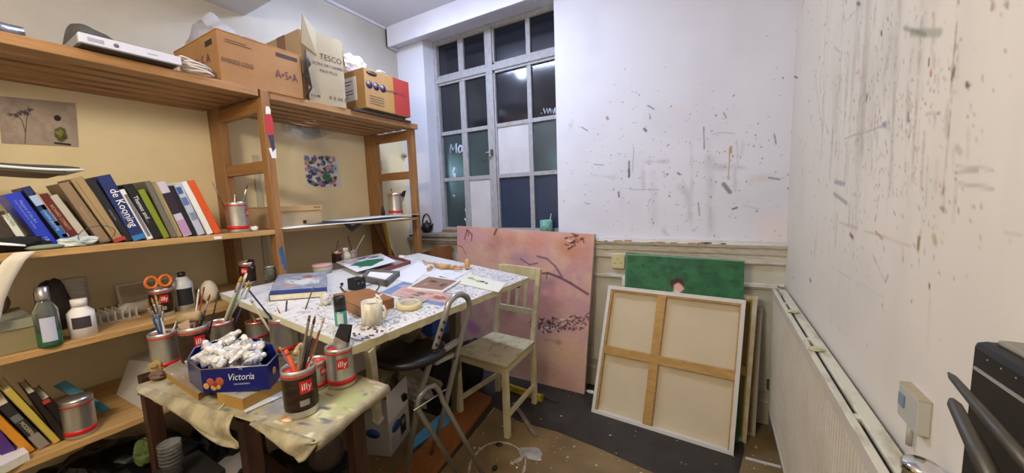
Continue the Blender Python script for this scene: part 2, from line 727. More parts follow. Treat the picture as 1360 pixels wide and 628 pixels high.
for a in ((330, 240, 400, 240, 6, '8d8f96', .6), (290, 318, 365, 318, 2, '8a8070', .7), (490, 145, 491, 205, 3, '4d5260', .8), (455, 185, 457, 330, 3, 'a8a9b2', .6),
          (505, 190, 512, 440, 9, 'b4b6c0', .5), (320, 245, 322, 320, 5, 'a4a6ae', .6), (283, 240, 284, 280, 5, '3a5a5c', .9), (296, 200, 293, 270, 2, '70747c', .7),
          (562, 205, 558, 290, 3, 'a88448', .9), (565, 200, 565, 215, 6, 'b08a3c', .9), (545, 303, 562, 325, 10, '5b6660', .9), (540, 160, 575, 163, 2, '8c8e96', .7),
          (515, 165, 540, 160, 2, 'a0a0a8', .7), (582, 180, 584, 250, 2, 'a0a0a8', .6), (600, 180, 590, 235, 3, 'b0b0b8', .5), (520, 255, 620, 258, 5, 'a0a2ac', .6),
          (575, 250, 578, 330, 4, 'a8aab4', .6), (425, 310, 450, 330, 10, 'b2b2b8', .5), (440, 320, 452, 400, 6, 'b6b8be', .5), (452, 330, 455, 420, 4, 'b0b2ba', .5),
          (475, 355, 478, 390, 3, '4c5058', .8), (570, 372, 582, 368, 5, '3c4438', .9), (600, 362, 640, 372, 3, 'a0a2aa', .7), (620, 290, 680, 285, 12, 'c8c4bc', .5),
          (335, 85, 352, 95, 4, '5a6684', .8), (340, 110, 342, 122, 3, '5a6684', .8), (325, 150, 330, 155, 7, '4e3028', .9), (222, 118, 224, 122, 8, 'b07838', .9),
          (390, 100, 430, 97, 8, 'e2c6c0', .6), (152, 145, 168, 155, 3, '3c4046', .9), (120, 150, 125, 128, 4, 'b6b68c', .7), (180, 278, 250, 285, 3, 'b4b2b0', .6),
          (160, 355, 175, 358, 3, '70727a', .7), (185, 248, 212, 250, 3, '60646c', .7), (545, 105, 552, 120, 3, '54585e', .8), (685, 165, 690, 192, 3, '3c3e48', .8),
          (670, 285, 700, 290, 4, '44464e', .8), (350, 270, 352, 410, 9, 'c0c1c8', .45), (260, 300, 262, 420, 8, 'c6c7ce', .4), (690, 420, 718, 470, 40, 'e4d2cc', .5),
          (254, 325, 255, 338, 5, '3c4248', .9), (380, 430, 386, 440, 5, '8c9a88', .7), (282, 262, 283, 284, 5, '2f4a4a', .9), (505, 235, 520, 250, 12, 'b4b6c0', .5),
          (505, 330, 508, 430, 5, 'a6a8b2', .5), (418, 272, 424, 276, 5, '40444a', .9)):
    bmark(*a)
for _ in range(340):
    x, y = random.gauss(420, 200), random.gauss(270, 120)
    if x > 88:
        bmark(x, y, x + random.uniform(-3, 3), y + random.uniform(0, 4), random.uniform(.9, 1.5) + 2.4 * random.random() ** 4, random.choice(['3c4048', '50545c', '2c3a3c', '7a7c84', '4a4038', '8c8e94']), .85)
xw = MB()
picgrid('wall_back', pic, lambda u, v: (bx0 + (bx1 - bx0) * u, YB, bz0 + (bz1 - bz0) * v), vcwall,
        extra=(xw.box((WX1, YB + .0008, WZ0), (XR, YB + .25, ZC)).box((XL, YB, WZ1), (WX1, YB + .25, ZC))
               .box((XL, YB, 1.08), (WX0, YB + .25, WZ1)), 'd9dbe6', None))
wb = bpy.data.objects['wall_back']
struct(wb)
struct(MB().box((XL, YB, 0), (XR, YB + .25, WZ0 - .02)).build('wall_back_dado', wallD))

# right wall with its years of paint wiped and dripped on it
ry0, ry1, rz0, rz1 = .2, YB, .72, ZC
RW, RH = 400, 400
pic = Pic(RW, RH, 'dfd8ca')
pic.noise('cfcac0', 70, .4, .8, .5)
ur = lambda px, py: ((P(px, py, x=XR).y - ry0) / (ry1 - ry0), (P(px, py, x=XR).z - rz0) / (rz1 - rz0))


def rmark(x0, y0, x1, y1, wd, col, al=.9, w2=None, soft=.6):       # coordinates of a 534x628 enlargement
    pa, pb = (1020 + x0 / 1.5706, y0 / 1.5706), (1020 + x1 / 1.5706, y1 / 1.5706)
    a, b = ur(*pa), ur(*pb)
    k = P(*pa, x=XR).y / F / (ry1 - ry0) * .5
    n_ = max(1, int(abs(y1 - y0) / 14))
    if n_ == 1:
        pic.line(*a, *b, wd * k * 1.15, col, al, soft)
    else:
        for i_ in range(n_):
            if random.random() < .78:
                t0_, t1_ = i_ / n_, (i_ + random.uniform(.6, 1.15)) / n_
                pic.line(a[0] + (b[0] - a[0]) * t0_, a[1] + (b[1] - a[1]) * t0_, a[0] + (b[0] - a[0]) * t1_, a[1] + (b[1] - a[1]) * t1_, wd * k * random.uniform(.5, 1.1), col, al * random.uniform(.5, 1), soft)


for a in ((120, 70, 112, 330, 9, 'b9a898', .55), (157, 60, 150, 170, 4, '8a7c6c', .6), (145, 150, 142, 330, 3, '7c7066', .6), (200, 140, 195, 330, 3, 'b0645a', .75),
          (208, 60, 203, 210, 2, 'a05c50', .6), (233, 60, 222, 290, 3, '948a80', .6), (270, 80, 255, 400, 16, 'bdb6a4', .55), (322, 40, 300, 380, 14, 'b4ad9c', .55),
          (300, 70, 360, 70, 12, '9a9a86', .7), (285, 60, 330, 75, 6, '7c8070', .7), (397, 0, 377, 290, 5, '8a7c64', .8), (399, 0, 396, 60, 5, '7a6448', .8),
          (390, 145, 385, 165, 9, '6c5c44', .9), (375, 290, 366, 450, 3, '9c8458', .7), (325, 430, 316, 515, 5, '94803c', .85), (316, 500, 314, 520, 10, '8a6c2c', .85),
          (368, 395, 365, 405, 7, '9c6c3c', .9), (362, 435, 368, 440, 8, 'a88058', .8), (347, 495, 350, 508, 12, 'b4a070', .7), (290, 300, 280, 430, 7, 'c9c4a8', .7),
          (300, 250, 285, 370, 3, '6c6c64', .7), (240, 262, 246, 262, 9, '7c8088', .8), (160, 290, 240, 265, 3, 'a0a0a0', .6), (220, 535, 245, 590, 2.5, '5c5854', .85),
          (245, 590, 252, 575, 3, '6c6458', .85), (204, 340, 203, 370, 5, 'b05040', .8), (140, 380, 160, 385, 8, '8c9094', .7), (138, 405, 165, 425, 7, '8c8c8c', .7),
          (185, 430, 195, 400, 4, 'a09080', .7), (150, 465, 300, 515, 6, 'b4937c', .7), (160, 468, 260, 502, 3, '94705c', .6), (225, 485, 240, 500, 5, 'a47848', .7),
          (395, 350, 470, 355, 4, 'a8a69c', .7), (400, 385, 470, 395, 5, 'aaa89c', .7), (390, 365, 440, 360, 4, '98968c', .7), (395, 310, 402, 320, 12, 'b8b2a8', .7),
          (415, 178, 420, 182, 8, '3c3a34', .9), (337, 125, 336, 138, 6, '2c5c44', .9), (340, 150, 341, 160, 5, 'b04438', .9), (207, 200, 206, 210, 8, '8c7434', .9),
          (470, 10, 470, 20, 8, '9c8068', .8), (498, 8, 500, 18, 7, '8c8068', .8), (186, 8, 192, 10, 6, '4c4a48', .8), (237, 68, 238, 74, 6, '3c3c40', .9),
          (293, 240, 294, 255, 6, '44484c', .9), (338, 596, 337, 603, 5, '3c3c40', .9), (172, 490, 178, 497, 7, '4a4c50', .9), (88, 583, 90, 587, 5, '2c2c30', .9),
          (495, 490, 530, 495, 4, 'b8b4ac', .6), (282, 520, 283, 550, 5, 'a48c74', .7), (330, 240, 360, 238, 5, 'b0a89c', .6), (55, 160, 62, 163, 3, '44465c', .9),
          (160, 50, 200, 5, 3, 'a09080', .6), (100, 170, 112, 260, 4, 'a8a4a8', .5), (50, 160, 55, 240, 3, '9c9ea8', .6), (130, 420, 128, 560, 3, 'a89c80', .5),
          (105, 430, 100, 560, 3, 'c0c0c4', .6), (130, 555, 250, 628, 3, 'b8b8b8', .5), (255, 110, 235, 180, 12, 'c4beb0', .5), (315, 520, 314, 590, 2, 'a89c84', .6)):
    rmark(*a)
for _ in range(620):
    x, y = random.gauss(240, 110), random.gauss(260, 170)
    if 45 < x < 530:
        rmark(x, y, x + random.uniform(-2, 2), y + random.uniform(1, 7), random.uniform(.8, 1.4) + 2.4 * random.random() ** 3, random.choice(['5c564e', '8c7c68', '6c6a68', 'a08468', '4c5058', '94706a', '8c8878', '7c8478']), .75)
win_ = np.exp(-((np.linspace(0, 1, RW)[None, :] - .47) / .2) ** 2) * np.exp(-((np.linspace(0, 1, RH)[:, None] - .62) / .3) ** 2) * .7
for cl_, cy_, cx_, am_ in (('8c8474', 60, 5, .55), ('a09078', 90, 9, .5), ('84847c', 24, 14, .4)):
    k_ = np.clip((vnoise(RH, RW, cy_, cx_) * .6 + vnoise(RH, RW, 30, 40) * .4 - .5) / .35, 0, 1) * win_ * am_
    pic.mask(k_, cl_)
for _ in range(90):
    x, y = random.gauss(230, 80), random.gauss(220, 120)
    rmark(x, y, x - random.uniform(0, 8), y + random.uniform(30, 120), random.uniform(3, 14), random.choice(['a89c90', 'b4a898', 'a4a4a0', 'b09c8c', 'b0a494']), .42, soft=1.6)
xr_ = MB().box((XR + .0008, ry0, rz0), (XR + .1, YB + .3, ZC)).box((XR, YF - .1, 0), (XR + .1, ry0, ZC)).box((XR, ry0, 0), (XR + .1, YB + .3, rz0))
struct(picgrid('wall_right', pic, lambda u, v: (XR, ry0 + (ry1 - ry0) * u, rz0 + (rz1 - rz0) * v), vcwall, extra=(xr_, 'dfd8ca', None)))

# chair rail with paint spots, dado mouldings, skirting
trimm = mat('trim_worn_paint', 'd0ccc0', 'a8a294', .55, scale=16, stretch=(1, 6, 6), bump=.1, lo=.45, hi=.7)


def rail(name, prof, x0, x1, m, kind=True):
    mb = MB()
    poly = [(YB - d, z) for d, z in prof]
    n = len(poly)
    vs = [(x0, y, z) for y, z in poly] + [(x1, y, z) for y, z in poly]
    mb.add(vs, [tuple(range(n)), tuple(reversed(range(n, 2 * n)))] + [(i, n + i, n + (i + 1) % n, (i + 1) % n) for i in range(n)])
    o = mb.build(name, m)
    struct(o)
    return o


rail('trim_1', [(0, 1.115), (.052, 1.11), (.06, 1.098), (.052, 1.08), (.03, 1.072), (.03, 1.04), (.022, 1.03), (.022, .985), (.012, .975), (0, .97)], WX1, XR, trimm)
rail('trim_2', [(0, .865), (.018, .86), (.022, .845), (.014, .83), (0, .825)], WX1 - .9, XR, trimm)
mbp = MB()
for k in range(16):
    a = ub(random.uniform(775, 1040), 322)
    x = random.uniform(-.85, .33)
    mbp.cbox((x, YB - .057, 1.101 + random.uniform(-.004, .006)), (random.uniform(.01, .06), .008, .006), random.choice([0, 1, 2]))
o = mbp.build('trim_3', [c_('spot_teal', '3f6f70'), c_('spot_ochre', 'a87c3c'), c_('spot_navy', '44506c')])
struct(o)
rail('baseboard_back', [(0, .2), (.012, .195), (.014, .15), (.022, .14), (.022, 0), (0, 0)], XL, XR, mat('skirting_paint', 'b9b29c', 'a39b84', .6, scale=6))
mb = MB()
for x in (-.78, -.35, .1, .34):
    mb.box((x - .012, YB - .012, .2), (x + .012, YB, .83))
struct(mb.build('trim_4', trimm))

# window sill
mb = MB().box((WX0 - .12, YB - .055, 1.095), (WX1, WY + .02, 1.125)).box((WX0 - .1, YB - .035, 1.03), (WX1, YB, 1.095)).box((WX0 - .11, YB - .045, 1.055), (WX1, YB, 1.07)).box((WX0 - .3, YB - .045, 1.05), (WX0 - .1, YB, 1.085))
struct(mb.build('trim_5', mat('sill_worn', 'a39f97', '8a8272', .6, scale=12, bump=.15), bevel=.004))

# window
wfr = mat('window_frame_paint', 'a4a5aa', '8a8a8c', .55, scale=18, stretch=(3, 3, 1), bump=.15, lo=.4, hi=.72)
wput = mat('window_putty', 'a39a80', 'b8b4a8', .7, scale=20)
win = bpy.data.objects.new('window_1', None)
COL.objects.link(win)
win.location = ((WX0 + WX1) / 2, WY, WZ0)
ORG['window_1'] = Vector(win.location)
struct(win)
TRZ = 2.505                                                   # transom
xm = -1.66                                                    # meeting of the two casements (checked against the photo)
xm = (P(659, 290, y=WY).x + P(661, 290, y=WY).x) / 2
f = MB()
f.box((WX0, WY - .03, WZ0), (WX0 + .035, WY + .04, WZ1)).box((WX1 - .03, WY - .03, WZ0), (WX1, WY + .04, WZ1))
f.box((WX0, WY - .031, WZ0), (WX1, WY + .041, WZ0 + .03)).box((WX0, WY - .031, WZ1 - .03), (WX1, WY + .041, WZ1))
f.box((WX0, WY - .035, TRZ - .02), (WX1, WY + .04, TRZ + .03))
f.box((xm - .03, WY - .038, WZ0), (xm + .035, WY + .043, WZ1))
f.build('window_frame', wfr, win, bevel=.004)
f.build
zs = [WZ0 + .045]
z1 = P(667, 237, y=WY).z
rows = [(WZ0 + .05, P(593, 241, y=WY).z), (P(593, 237, y=WY).z, P(592, 180, y=WY).z), (P(592, 176, y=WY).z, TRZ - .035)]
cols = [(WX0 + .05, P(619.5, 270, y=WY).x), (P(626, 270, y=WY).x, xm - .045), (xm + .05, P(706, 270, y=WY).x), (P(711, 270, y=WY).x, WX1 - .035)]
sash = MB()
for c0, c1 in ((cols[0][0] - .03, cols[1][1] + .02), (cols[2][0] - .02, cols[3][1] + .02)):
    for zz0, zz1 in ((WZ0 + .028, TRZ - .02), (TRZ + .03, WZ1 - .02)):
        t = .018
        sash.box((c0, WY - .022, zz0), (c0 + t, WY + .02, zz1)).box((c1 - t, WY - .022, zz0), (c1, WY + .02, zz1))
        sash.box((c0, WY - .022, zz0), (c1, WY + .02, zz0 + t)).box((c0, WY - .022, zz1 - t), (c1, WY + .02, zz1))
for ca, cb in ((0, 1), (2, 3)):
    sash.box((cols[ca][1] - .001, WY - .018, WZ0 + .03), (cols[cb][0] + .001, WY + .015, WZ1 - .03))
for (a, b), (c, d) in zip(rows, rows[1:]):
    for q in (0, 2):
        sash.box((cols[q][0] - .01, WY - .0195, b - .002), (cols[q + 1][1] + .01, WY + .0165, c + .002))
sash.build('glazing_bars', wfr, win)


def panemat(n, col, rough, bump, sc):
    m = mat(n, col, rough=rough, spec=.9, bump=bump, scale=sc, trans=.35 if rough < .2 else .8)
    return m


pdark = panemat('glass_dark', '20242e', .12, .02, 6)
ptex = panemat('glass_rippled', '6c8488', .2, .9, 42)
ptexb = panemat('glass_rippled_blue', '5c74a0', .25, .5, 55)
pboard = mat('painted_board', 'c9c9cc', 'bcbcc2', .7, scale=4)
for ci, (c0, c1) in enumerate(cols):
    for ri, (r0, r1) in enumerate(rows + [(TRZ + .045, WZ1 - .035)]):
        board = (ci, ri) in ((1, 0), (2, 1))
        mt = pboard if board else pdark if ri >= 2 else (ptexb if (ci >= 2 and ri == 0) else ptex)
        yy = WY - .008 if board else WY
        q = MB().box((c0 - .004, yy, r0 - .004), (c1 + .004, yy + .004, r1 + .004))
        q.build('window_board' if board else 'window_pane', mt, win)
# backing darkness outside: the yard wall beyond the glass
struct(MB().box((WX0 - 1.6, YB + .9, .3), (WX1 + .6, YB + 1, 3.9)).build('yard_wall', mat('night_brick', '3c4650', rough=.9)))
yl = thing('added_yard_glow', 'small added cool glow source on the yard wall outside the window', 'light', (-3.0, YB + .9, 1.75))  # added source outside, put there to make the rippled panes glow
MB().lathe([(0, 0), (.08, 0), (.08, .02), (.05, .05), (0, .06)], 20, M=frame((-3.0, YB + .9, 1.75), (1, 0, 0), (0, 0, 1))).build('added_glow_disc', mat('added_glow', 'd8f0f0', emis=30), yl)
for lx, lz, en in ((-2.75, 1.75, 3.2), (-1.2, 1.75, 1.2)):  # added fill lights brightening the yard wall seen through the panes
    l = bpy.data.lights.new('added_yard_light', 'POINT')
    l.energy = en
    l.color = (.66, .9, 1)
    l.shadow_soft_size = .05
    o = bpy.data.objects.new('added_yard_light', l)
    COL.objects.link(o)
    o.location = (lx, YB + .72, lz)
# daubed letters on the panes
mk = MB()
wpaint = c_('daubed_white', 'c9d0ea', .5)


def daub(strokes, w=2.2):
    for s_ in strokes:
        pts = [P(*q, y=WY - .003) for q in s_]
        mk.tube(pts, [mpp(p) * w / 2 for p in pts], 6)


daub([[(598, 203), (599.5, 192), (602, 200), (606, 191), (606, 203)], [(611, 193), (608.5, 198), (610, 203), (613.5, 201), (614, 195), (611, 193)], [(617, 193), (617, 203), (621, 201), (622, 196), (617, 193)]])
daub([[(719, 150), (719.5, 151)], [(722, 144), (724, 151), (726.5, 144), (728, 151), (730, 144)], [(731, 144), (732, 151), (733.5, 145), (735, 151), (737, 143)], [(737, 143), (737.5, 151)]], 1.4)
daub([[(602, 237), (602, 228), (604, 222)], [(604, 237), (604, 230)]], 3)
daub([[(645, 203), (655, 200)], [(656, 202), (660, 200)]], 1.2)
daub([[(618, 277), (620, 287), (619, 296)], [(617, 290), (621, 296)]], 1.6)
daub([[(602, 259), (604, 261)]], 2.2)
mk.build('daubed_paint', wpaint, win)
hd = MB().cbox((xm + .004, WY - .045, P(658, 203, y=WY).z), (.02, .02, .05))
hd.tube([(xm, WY - .05, 1.78), (xm - .06, WY - .055, 1.765), (xm - .1, WY - .05, 1.74)], .005)
hd.build('window_handle', c_('old_iron', '4a4844', .5), win)

# pelmet box over the window
zp = 2.80
pl = MB()
front = [(WX0 - .32, zp + .0), (-2.0, zp + .01), (-1.7, zp - .0), (WX1 - .14, zp + .0), (WX1 - .1, zp + .02), (WX1 + .1, zp + .02)]
pl.box((XL + .01, YB - .13, zp), (WX1 - .13, YB - .11, ZC)).box((XL + .01, YB - .13, zp), (XL + .03, YB, ZC)).box((XL + .03, YB - .11, zp + .03), (WX1 - .13, YB, zp + .05))
pl.box((WX1 - .13, YB - .13, zp + .025), (WX1 + .02, YB - .11, ZC))
struct(pl.build('trim_6', mat('pelmet_paint', 'd8d8e0', 'cfcfda', .6, scale=3), bevel=.003))
# cornice bead at the left wall and ceiling
struct(MB().box((XL, 1.27, ZC - .02), (XL + .02, YB - .13, ZC)).build('trim_7', ceilm))

# fluorescent batten on the ceiling, its end just above the picture
lamp = thing('ceiling_light', 'white fluorescent batten light on the ceiling near the window', 'light', (-1.6, 1.45, ZC))
MB().box((-2.42, 1.62, ZC - .05), (-1.22, 1.70, ZC)).build('housing', c_('lamp_housing', 'f0f0f0', .4), lamp, bevel=.004)
MB().tube([(-2.4, 1.66, ZC - .07), (-1.24, 1.66, ZC - .07)], .015, 12).build('tube', mat('lamp_tube_cool', 'dfe6ff', emis=6), lamp)
mb = MB()
for x in (-2.41, -1.235):
    mb.cbox((x, 1.66, ZC - .065), (.02, .04, .05))
mb.build('tube_holder', white, lamp)


def area(name, loc, tgt, sx, sy, power, col):
    l = bpy.data.lights.new(name, 'AREA')
    l.shape = 'RECTANGLE'
    l.size, l.size_y = sx, sy
    l.energy = power
    l.color = col
    o = bpy.data.objects.new(name, l)
    COL.objects.link(o)
    o.location = loc
    o.rotation_euler = (Vector(tgt) - Vector(loc)).to_track_quat('-Z', 'Y').to_euler()
    return o


area('tube_light', (-1.5, 1.66, ZC - .12), (-1.45, 1.95, 0), 1.2, .08, 24, (.60, .72, 1))
for tx_ in (-2.0, -1.4):
    l = bpy.data.lights.new('tube_light', 'POINT')
    l.energy = 8
    l.color = (.62, .73, 1)
    l.shadow_soft_size = .05
    o = bpy.data.objects.new('tube_light', l)
    COL.objects.link(o)
    o.location = (tx_ + .08, 1.66, ZC - .16)
LP = Vector((-.85, -.55, 2.15))
lamp2 = thing('pendant_lamp', 'bare warm globe lamp hanging behind the photographer', 'light', (LP.x, LP.y, ZC))
MB().tube([(LP.x, LP.y, ZC), (LP.x, LP.y, LP.z + .15)], .004, 8).build('flex', white, lamp2)
MB().lathe([(.0, .16), (.02, .15), (.022, .1), (.0, .1)], 16, M=MT(LP)).build('lamp_holder', white, lamp2)
MB().lathe([(0, -.1), (.06, -.08), (.1, -.02), (.1, .02), (.06, .08), (.02, .1), (0, .1)], 24, M=MT(LP)).build('globe', mat('lamp_globe', 'fff0d8', emis=3), lamp2)
for dx, dy in ((.16, 0), (-.16, 0), (0, .16)):
    l = bpy.data.lights.new('globe_light', 'POINT')
    l.energy = 29
    l.color = (1, .87, .70)
    l.shadow_soft_size = .12
    o = bpy.data.objects.new('globe_light', l)
    COL.objects.link(o)
    o.location = LP + Vector((dx, dy, 0))

wd = bpy.data.worlds.new('world')
scn.world = wd
wd.use_nodes = True
wd.node_tree.nodes['Background'].inputs[0].default_value = (.02, .03, .05, 1)
wd.node_tree.nodes['Background'].inputs[1].default_value = 1

# ============================================================ SHELF UNIT
XS = -1.997
sh = thing('shelving_unit', 'tall open pine shelving unit standing along the cream wall', 'shelving', (-2.3, 1.0, 0))
for (y0, y1, xf, nm) in ((1.01, 1.05, XS, 0), (2.09, 2.13, -2.05, 1), (-.07, -.03, XS, 2)):
    MB().box((xf - .054, y0, 0), (xf, y1, 2.01)).build('post', wood_z, sh, bevel=.003)
    MB().box((-2.598, y0, 0), (-2.46, y1, 2.0)).build('post', wood_z, sh, bevel=.003)
    for zz in (1.60, 1.905, .9, .25) if nm != 2 else ():
        hh = .06 if zz > 1.3 else .05
        if zz == 1.905:
            hh = .07
        MB().box((-2.46, y0 + .005, zz), (xf - .054, y1 - .005, zz + hh)).build('rung', wood_x, sh, bevel=.002)
# slatted top, two bays
for (y0, y1, xf) in ((-.07, 1.0, XS), (1.055, 2.12, XS - .01)):
    MB().box((xf - .03, y0, 1.972), (xf, y1, 2.01)).build('front_rail', wood_y, sh, bevel=.002)
    for k in range(6):
        x = xf - .08 - k * .095
        MB().box((x - .06, y0, 1.985), (x, y1, 2.005)).build('slat', wood_y, sh, bevel=.002)
# further shelves
for (y0, y1, z, t, xf) in ((-.07, 1.01, 1.30, .024, XS), (1.055, 2.09, 1.30, .02, XS - .03), (-.07, 1.01, .965, .024, XS), (-.07, 1.01, .595, .024, XS)):
    MB().box((-2.58, y0, z - t), (xf, y1, z)).build('shelf_board', mat('shelf_board_worn', 'a98450', 'c09a62', .5, scale=7, stretch=(8, .7, 8)), sh, bevel=.002)
MB().cbox((XS + .0006, .76, 1.287), (.001, .03, .012)).build('tape_scrap', paper, sh)
# paint knock and stuck-on paper figure on the middle post
st = MB()
for y, z, a, b in ((1.03, 1.18, .012, .03), (1.034, 1.14, .011, .03), (1.04, 1.10, .008, .02)):
    st.blobmesh((XS, y, z), (.0015, a, b), 3, .2)
st.build('paint_smear', c_('blue_paint', '2f5f94', .5), sh)
stk = MB()
y0 = 1.036
stk.prism([(-.012, .02), (.01, .02), (.014, .045), (.006, .06), (-.008, .058)], 0, .001, 0, M=frame((XS, y0, 1.87), (0, 1, 0), (0, 0, 1)))
stk.prism([(-.02, -.055), (-.01, -.085), (.014, -.08), (.02, -.03), (.016, .01), (.004, .024), (-.014, .016), (-.022, -.02)], .0005, .0015, 1, M=frame((XS, y0, 1.87), (0, 1, 0), (0, 0, 1)))
stk.prism([(-.012, -.085), (.014, -.08), (.016, -.15), (.002, -.17), (-.004, -.13)], .0002, .0012, 2, M=frame((XS, y0, 1.87), (0, 1, 0), (0, 0, 1)))
stk.prism([(-.016, -.15), (.02, -.15), (.018, -.2), (-.004, -.2)], 0, .001, 0, M=frame((XS, y0, 1.87), (0, 1, 0), (0, 0, 1)))
o = stk.build('paper_cutout', [paper, c_('cutout_red', 'b8323c'), c_('cutout_dark', '3a3450')], loc=(XS, y0, 1.87))
tag(o, 'torn paper cutout in red and dark purple stuck on the middle post', 'paper')

# ============================================================ PROTOTYPES
def illy_can(tall=.13, r=.047):
    c = local('coffee_can', 'proto can', 'can')
    b = MB()
    b.lathe([(0, 0), (r * .96, 0), (r, .004), (r, .012), (r * .985, .016), (r * .985, tall - .014), (r, tall - .01), (r, tall), (r - .003, tall), (r - .004, tall - .012), (r - .004, .004), (0, .004)], 32)
    b.build('body', steel, c)
    g = MB()
    g.lathe([(r * .99, .013), (r * .99 + .0006, .013), (r * .99 + .0006, .029), (r * .99, .029)], 32)
    g.build('red_band', red, c)
    g = MB()
    g.lathe([(r * .99, tall - .017), (r * 1.008, tall - .017), (r * 1.008, tall - .0125), (r * .99, tall - .012)], 32)
    g.build('red_rim', red, c)
    l = MB()
    cyl_patch(l, r * .99, tall * .5, tall * .5 + .034, -PI / 2 - .38, -PI / 2 + .38, mi=0)
    l.build('logo_square', red, c)
    l = MB()
    lettering_cyl(l, 'illy', .026, r * .99, tall * .5 + .017, -PI / 2, 0, .0012)
    l.build('logo_lettering', c_('print_white', 'f2f0ea', .5), c)
    return c


CAN = illy_can()


def darkcan():
    """same can, printed dark body"""
    c = local('coffee_can', 'proto dark can', 'can')
    r, tall = .047, .13
    b = MB()
    b.lathe([(0, 0), (r * .96, 0), (r, .004), (r, .012), (r * .985, .016), (r * .985, tall - .014), (r, tall - .01), (r, tall), (r - .003, tall), (r - .004, tall - .012), (r - .004, .004), (0, .004)], 32)
    b.build('body', steel, c)
    b = MB()
    cyl_patch(b, r * .987, .02, tall - .02, -PI - 1, 1.0, 24, 0, .0003)
    b.build('printed_sleeve', mat('can_print_dark', '2a1c16', '4a3a30', .3, metal=.6, scale=18, stretch=(1, 1, 3)), c)
    g = MB()
    g.lathe([(r * .99, tall - .017), (r * 1.008, tall - .017), (r * 1.008, tall - .0125), (r * .99, tall - .012)], 32)
    g.build('red_rim', red, c)
    l = MB()
    cyl_patch(l, r * .99, tall * .52, tall * .52 + .034, -PI / 2 - .38, -PI / 2 + .38, lift=.001)
    l.build('logo_square', red, c)
    l = MB()
    lettering_cyl(l, 'illy', .026, r * .99, tall * .52 + .017, -PI / 2, 0, .0018)
    l.build('logo_lettering', c_('print_white', 'f2f0ea', .5), c)
    l = MB()
    cyl_patch(l, r * .99, .034, .05, -PI / 2 - .45, -PI / 2 + .1, lift=.001)
    l.build('small_print', c_('print_grey', '8c8880'), c)
    return c


DCAN = darkcan()
usedproto = {}


def putcan(proto, loc, wpx, label, facing=0, group=None, h=1, tilt=False):
    """facing: direction on the floor plan the logo looks towards, as an extra turn from the camera"""
    loc = Vector(loc)
    d = loc - EYE
    rz = math.atan2(-d.y, -d.x) + PI / 2 + facing
    sc = mpp(loc) * wpx / .094
    vd = CR.transposed() @ d
    cs = abs(vd.z) / math.hypot(vd.x, vd.z)
    h = h / (cs ** .8)
    sc = sc * cs
    M = MT(loc, rz, (sc, sc, sc * h), tilt)
    if proto.name not in usedproto:
        usedproto[proto.name] = 1
        proto.matrix_world = M
        proto['label'] = label
        LABELS[label] = 1
        if group:
            proto['group'] = group
        r = proto
    else:
        r = dup(proto, M, label, group)
    return loc, .047 * sc, .13 * sc * h


HCOL = {}


def hm(col):
    if col not in HCOL:
        HCOL[col] = mat('handle_' + col, col, rough=.35)
    return HCOL[col]


def brush(p0, p1, label, handle='1c2440', tip='7a5430', r=.0035, kind='round', group=None, fer='c8c6c0', name='paintbrush'):
    p0, p1 = Vector(p0), Vector(p1)
    L = (p1 - p0).length
    d = (p1 - p0).normalized()
    q = Vector((0, 0, 1)).rotation_difference(d).to_matrix().to_4x4()
    b = thing(name, label, 'brush', p0, group)
    M = Matrix.Translation(p0) @ q
    if kind == 'stick':
        MB().lathe([(0, 0), (r * .8, 0), (r, L * .5), (r * .9, L - .004), (0, L)], 10, M=M).build('handle', hm(handle), b)
        MB().lathe([(r * .5, L - .012), (r * .98, L - .012), (r * .8, L + .002), (0, L + .004)], 10, M=M).build('tip', hm(tip), b)
        return b
    if kind == 'flat':
        w = r * 5
        MB().lathe([(0, 0), (r * 1.3, 0), (r * 1.1, L * .3), (r * 2.4, L * .5), (r * 2, L * .56)], 12, M=M, sy=.6).build('handle', hm(handle), b)
        f = MB()
        f.hexa([(-w * .9, -r, L * .54), (w * .9, -r, L * .54), (w * .9, r, L * .54), (-w * .9, r, L * .54)], [(-w, -r, L * .72), (w, -r, L * .72), (w, r, L * .72), (-w, r, L * .72)], M=M)
        f.build('ferrule', steel, b, bevel=.001)
        t = MB()
        t.hexa([(-w * .95, -r * .9, L * .71), (w * .95, -r * .9, L * .71), (w * .95, r * .9, L * .71), (-w * .95, r * .9, L * .71)], [(-w * .7, -r * .3, L * .93), (w, -r * .3, L), (w, r * .3, L), (-w * .7, r * .3, L * .93)], M=M)
        t.build('bristles', mat('bristle_' + tip, tip, rough=.8), b)
        return b
    MB().lathe([(0, 0), (r * .45, .001), (r * 1.1, L * .5), (r, L * .68), (r * .8, L * .78)], 10, M=M).build('handle', hm(handle), b)
    MB().lathe([(r * .82, L * .76), (r * 1.0, L * .8), (r * 1.15, L * .89), (r * 1.1, L * .9)], 10, M=M).build('ferrule', mat('ferrule_' + fer, fer, rough=.3, metal=.9), b)
    MB().lathe([(r * 1.1, L * .895), (r * 1.35, L * .94), (r * .8, L * .98), (0, L)], 10, M=M, sy=.7).build('bristles', mat('bristle_' + tip, tip, rough=.8), b)
    return b


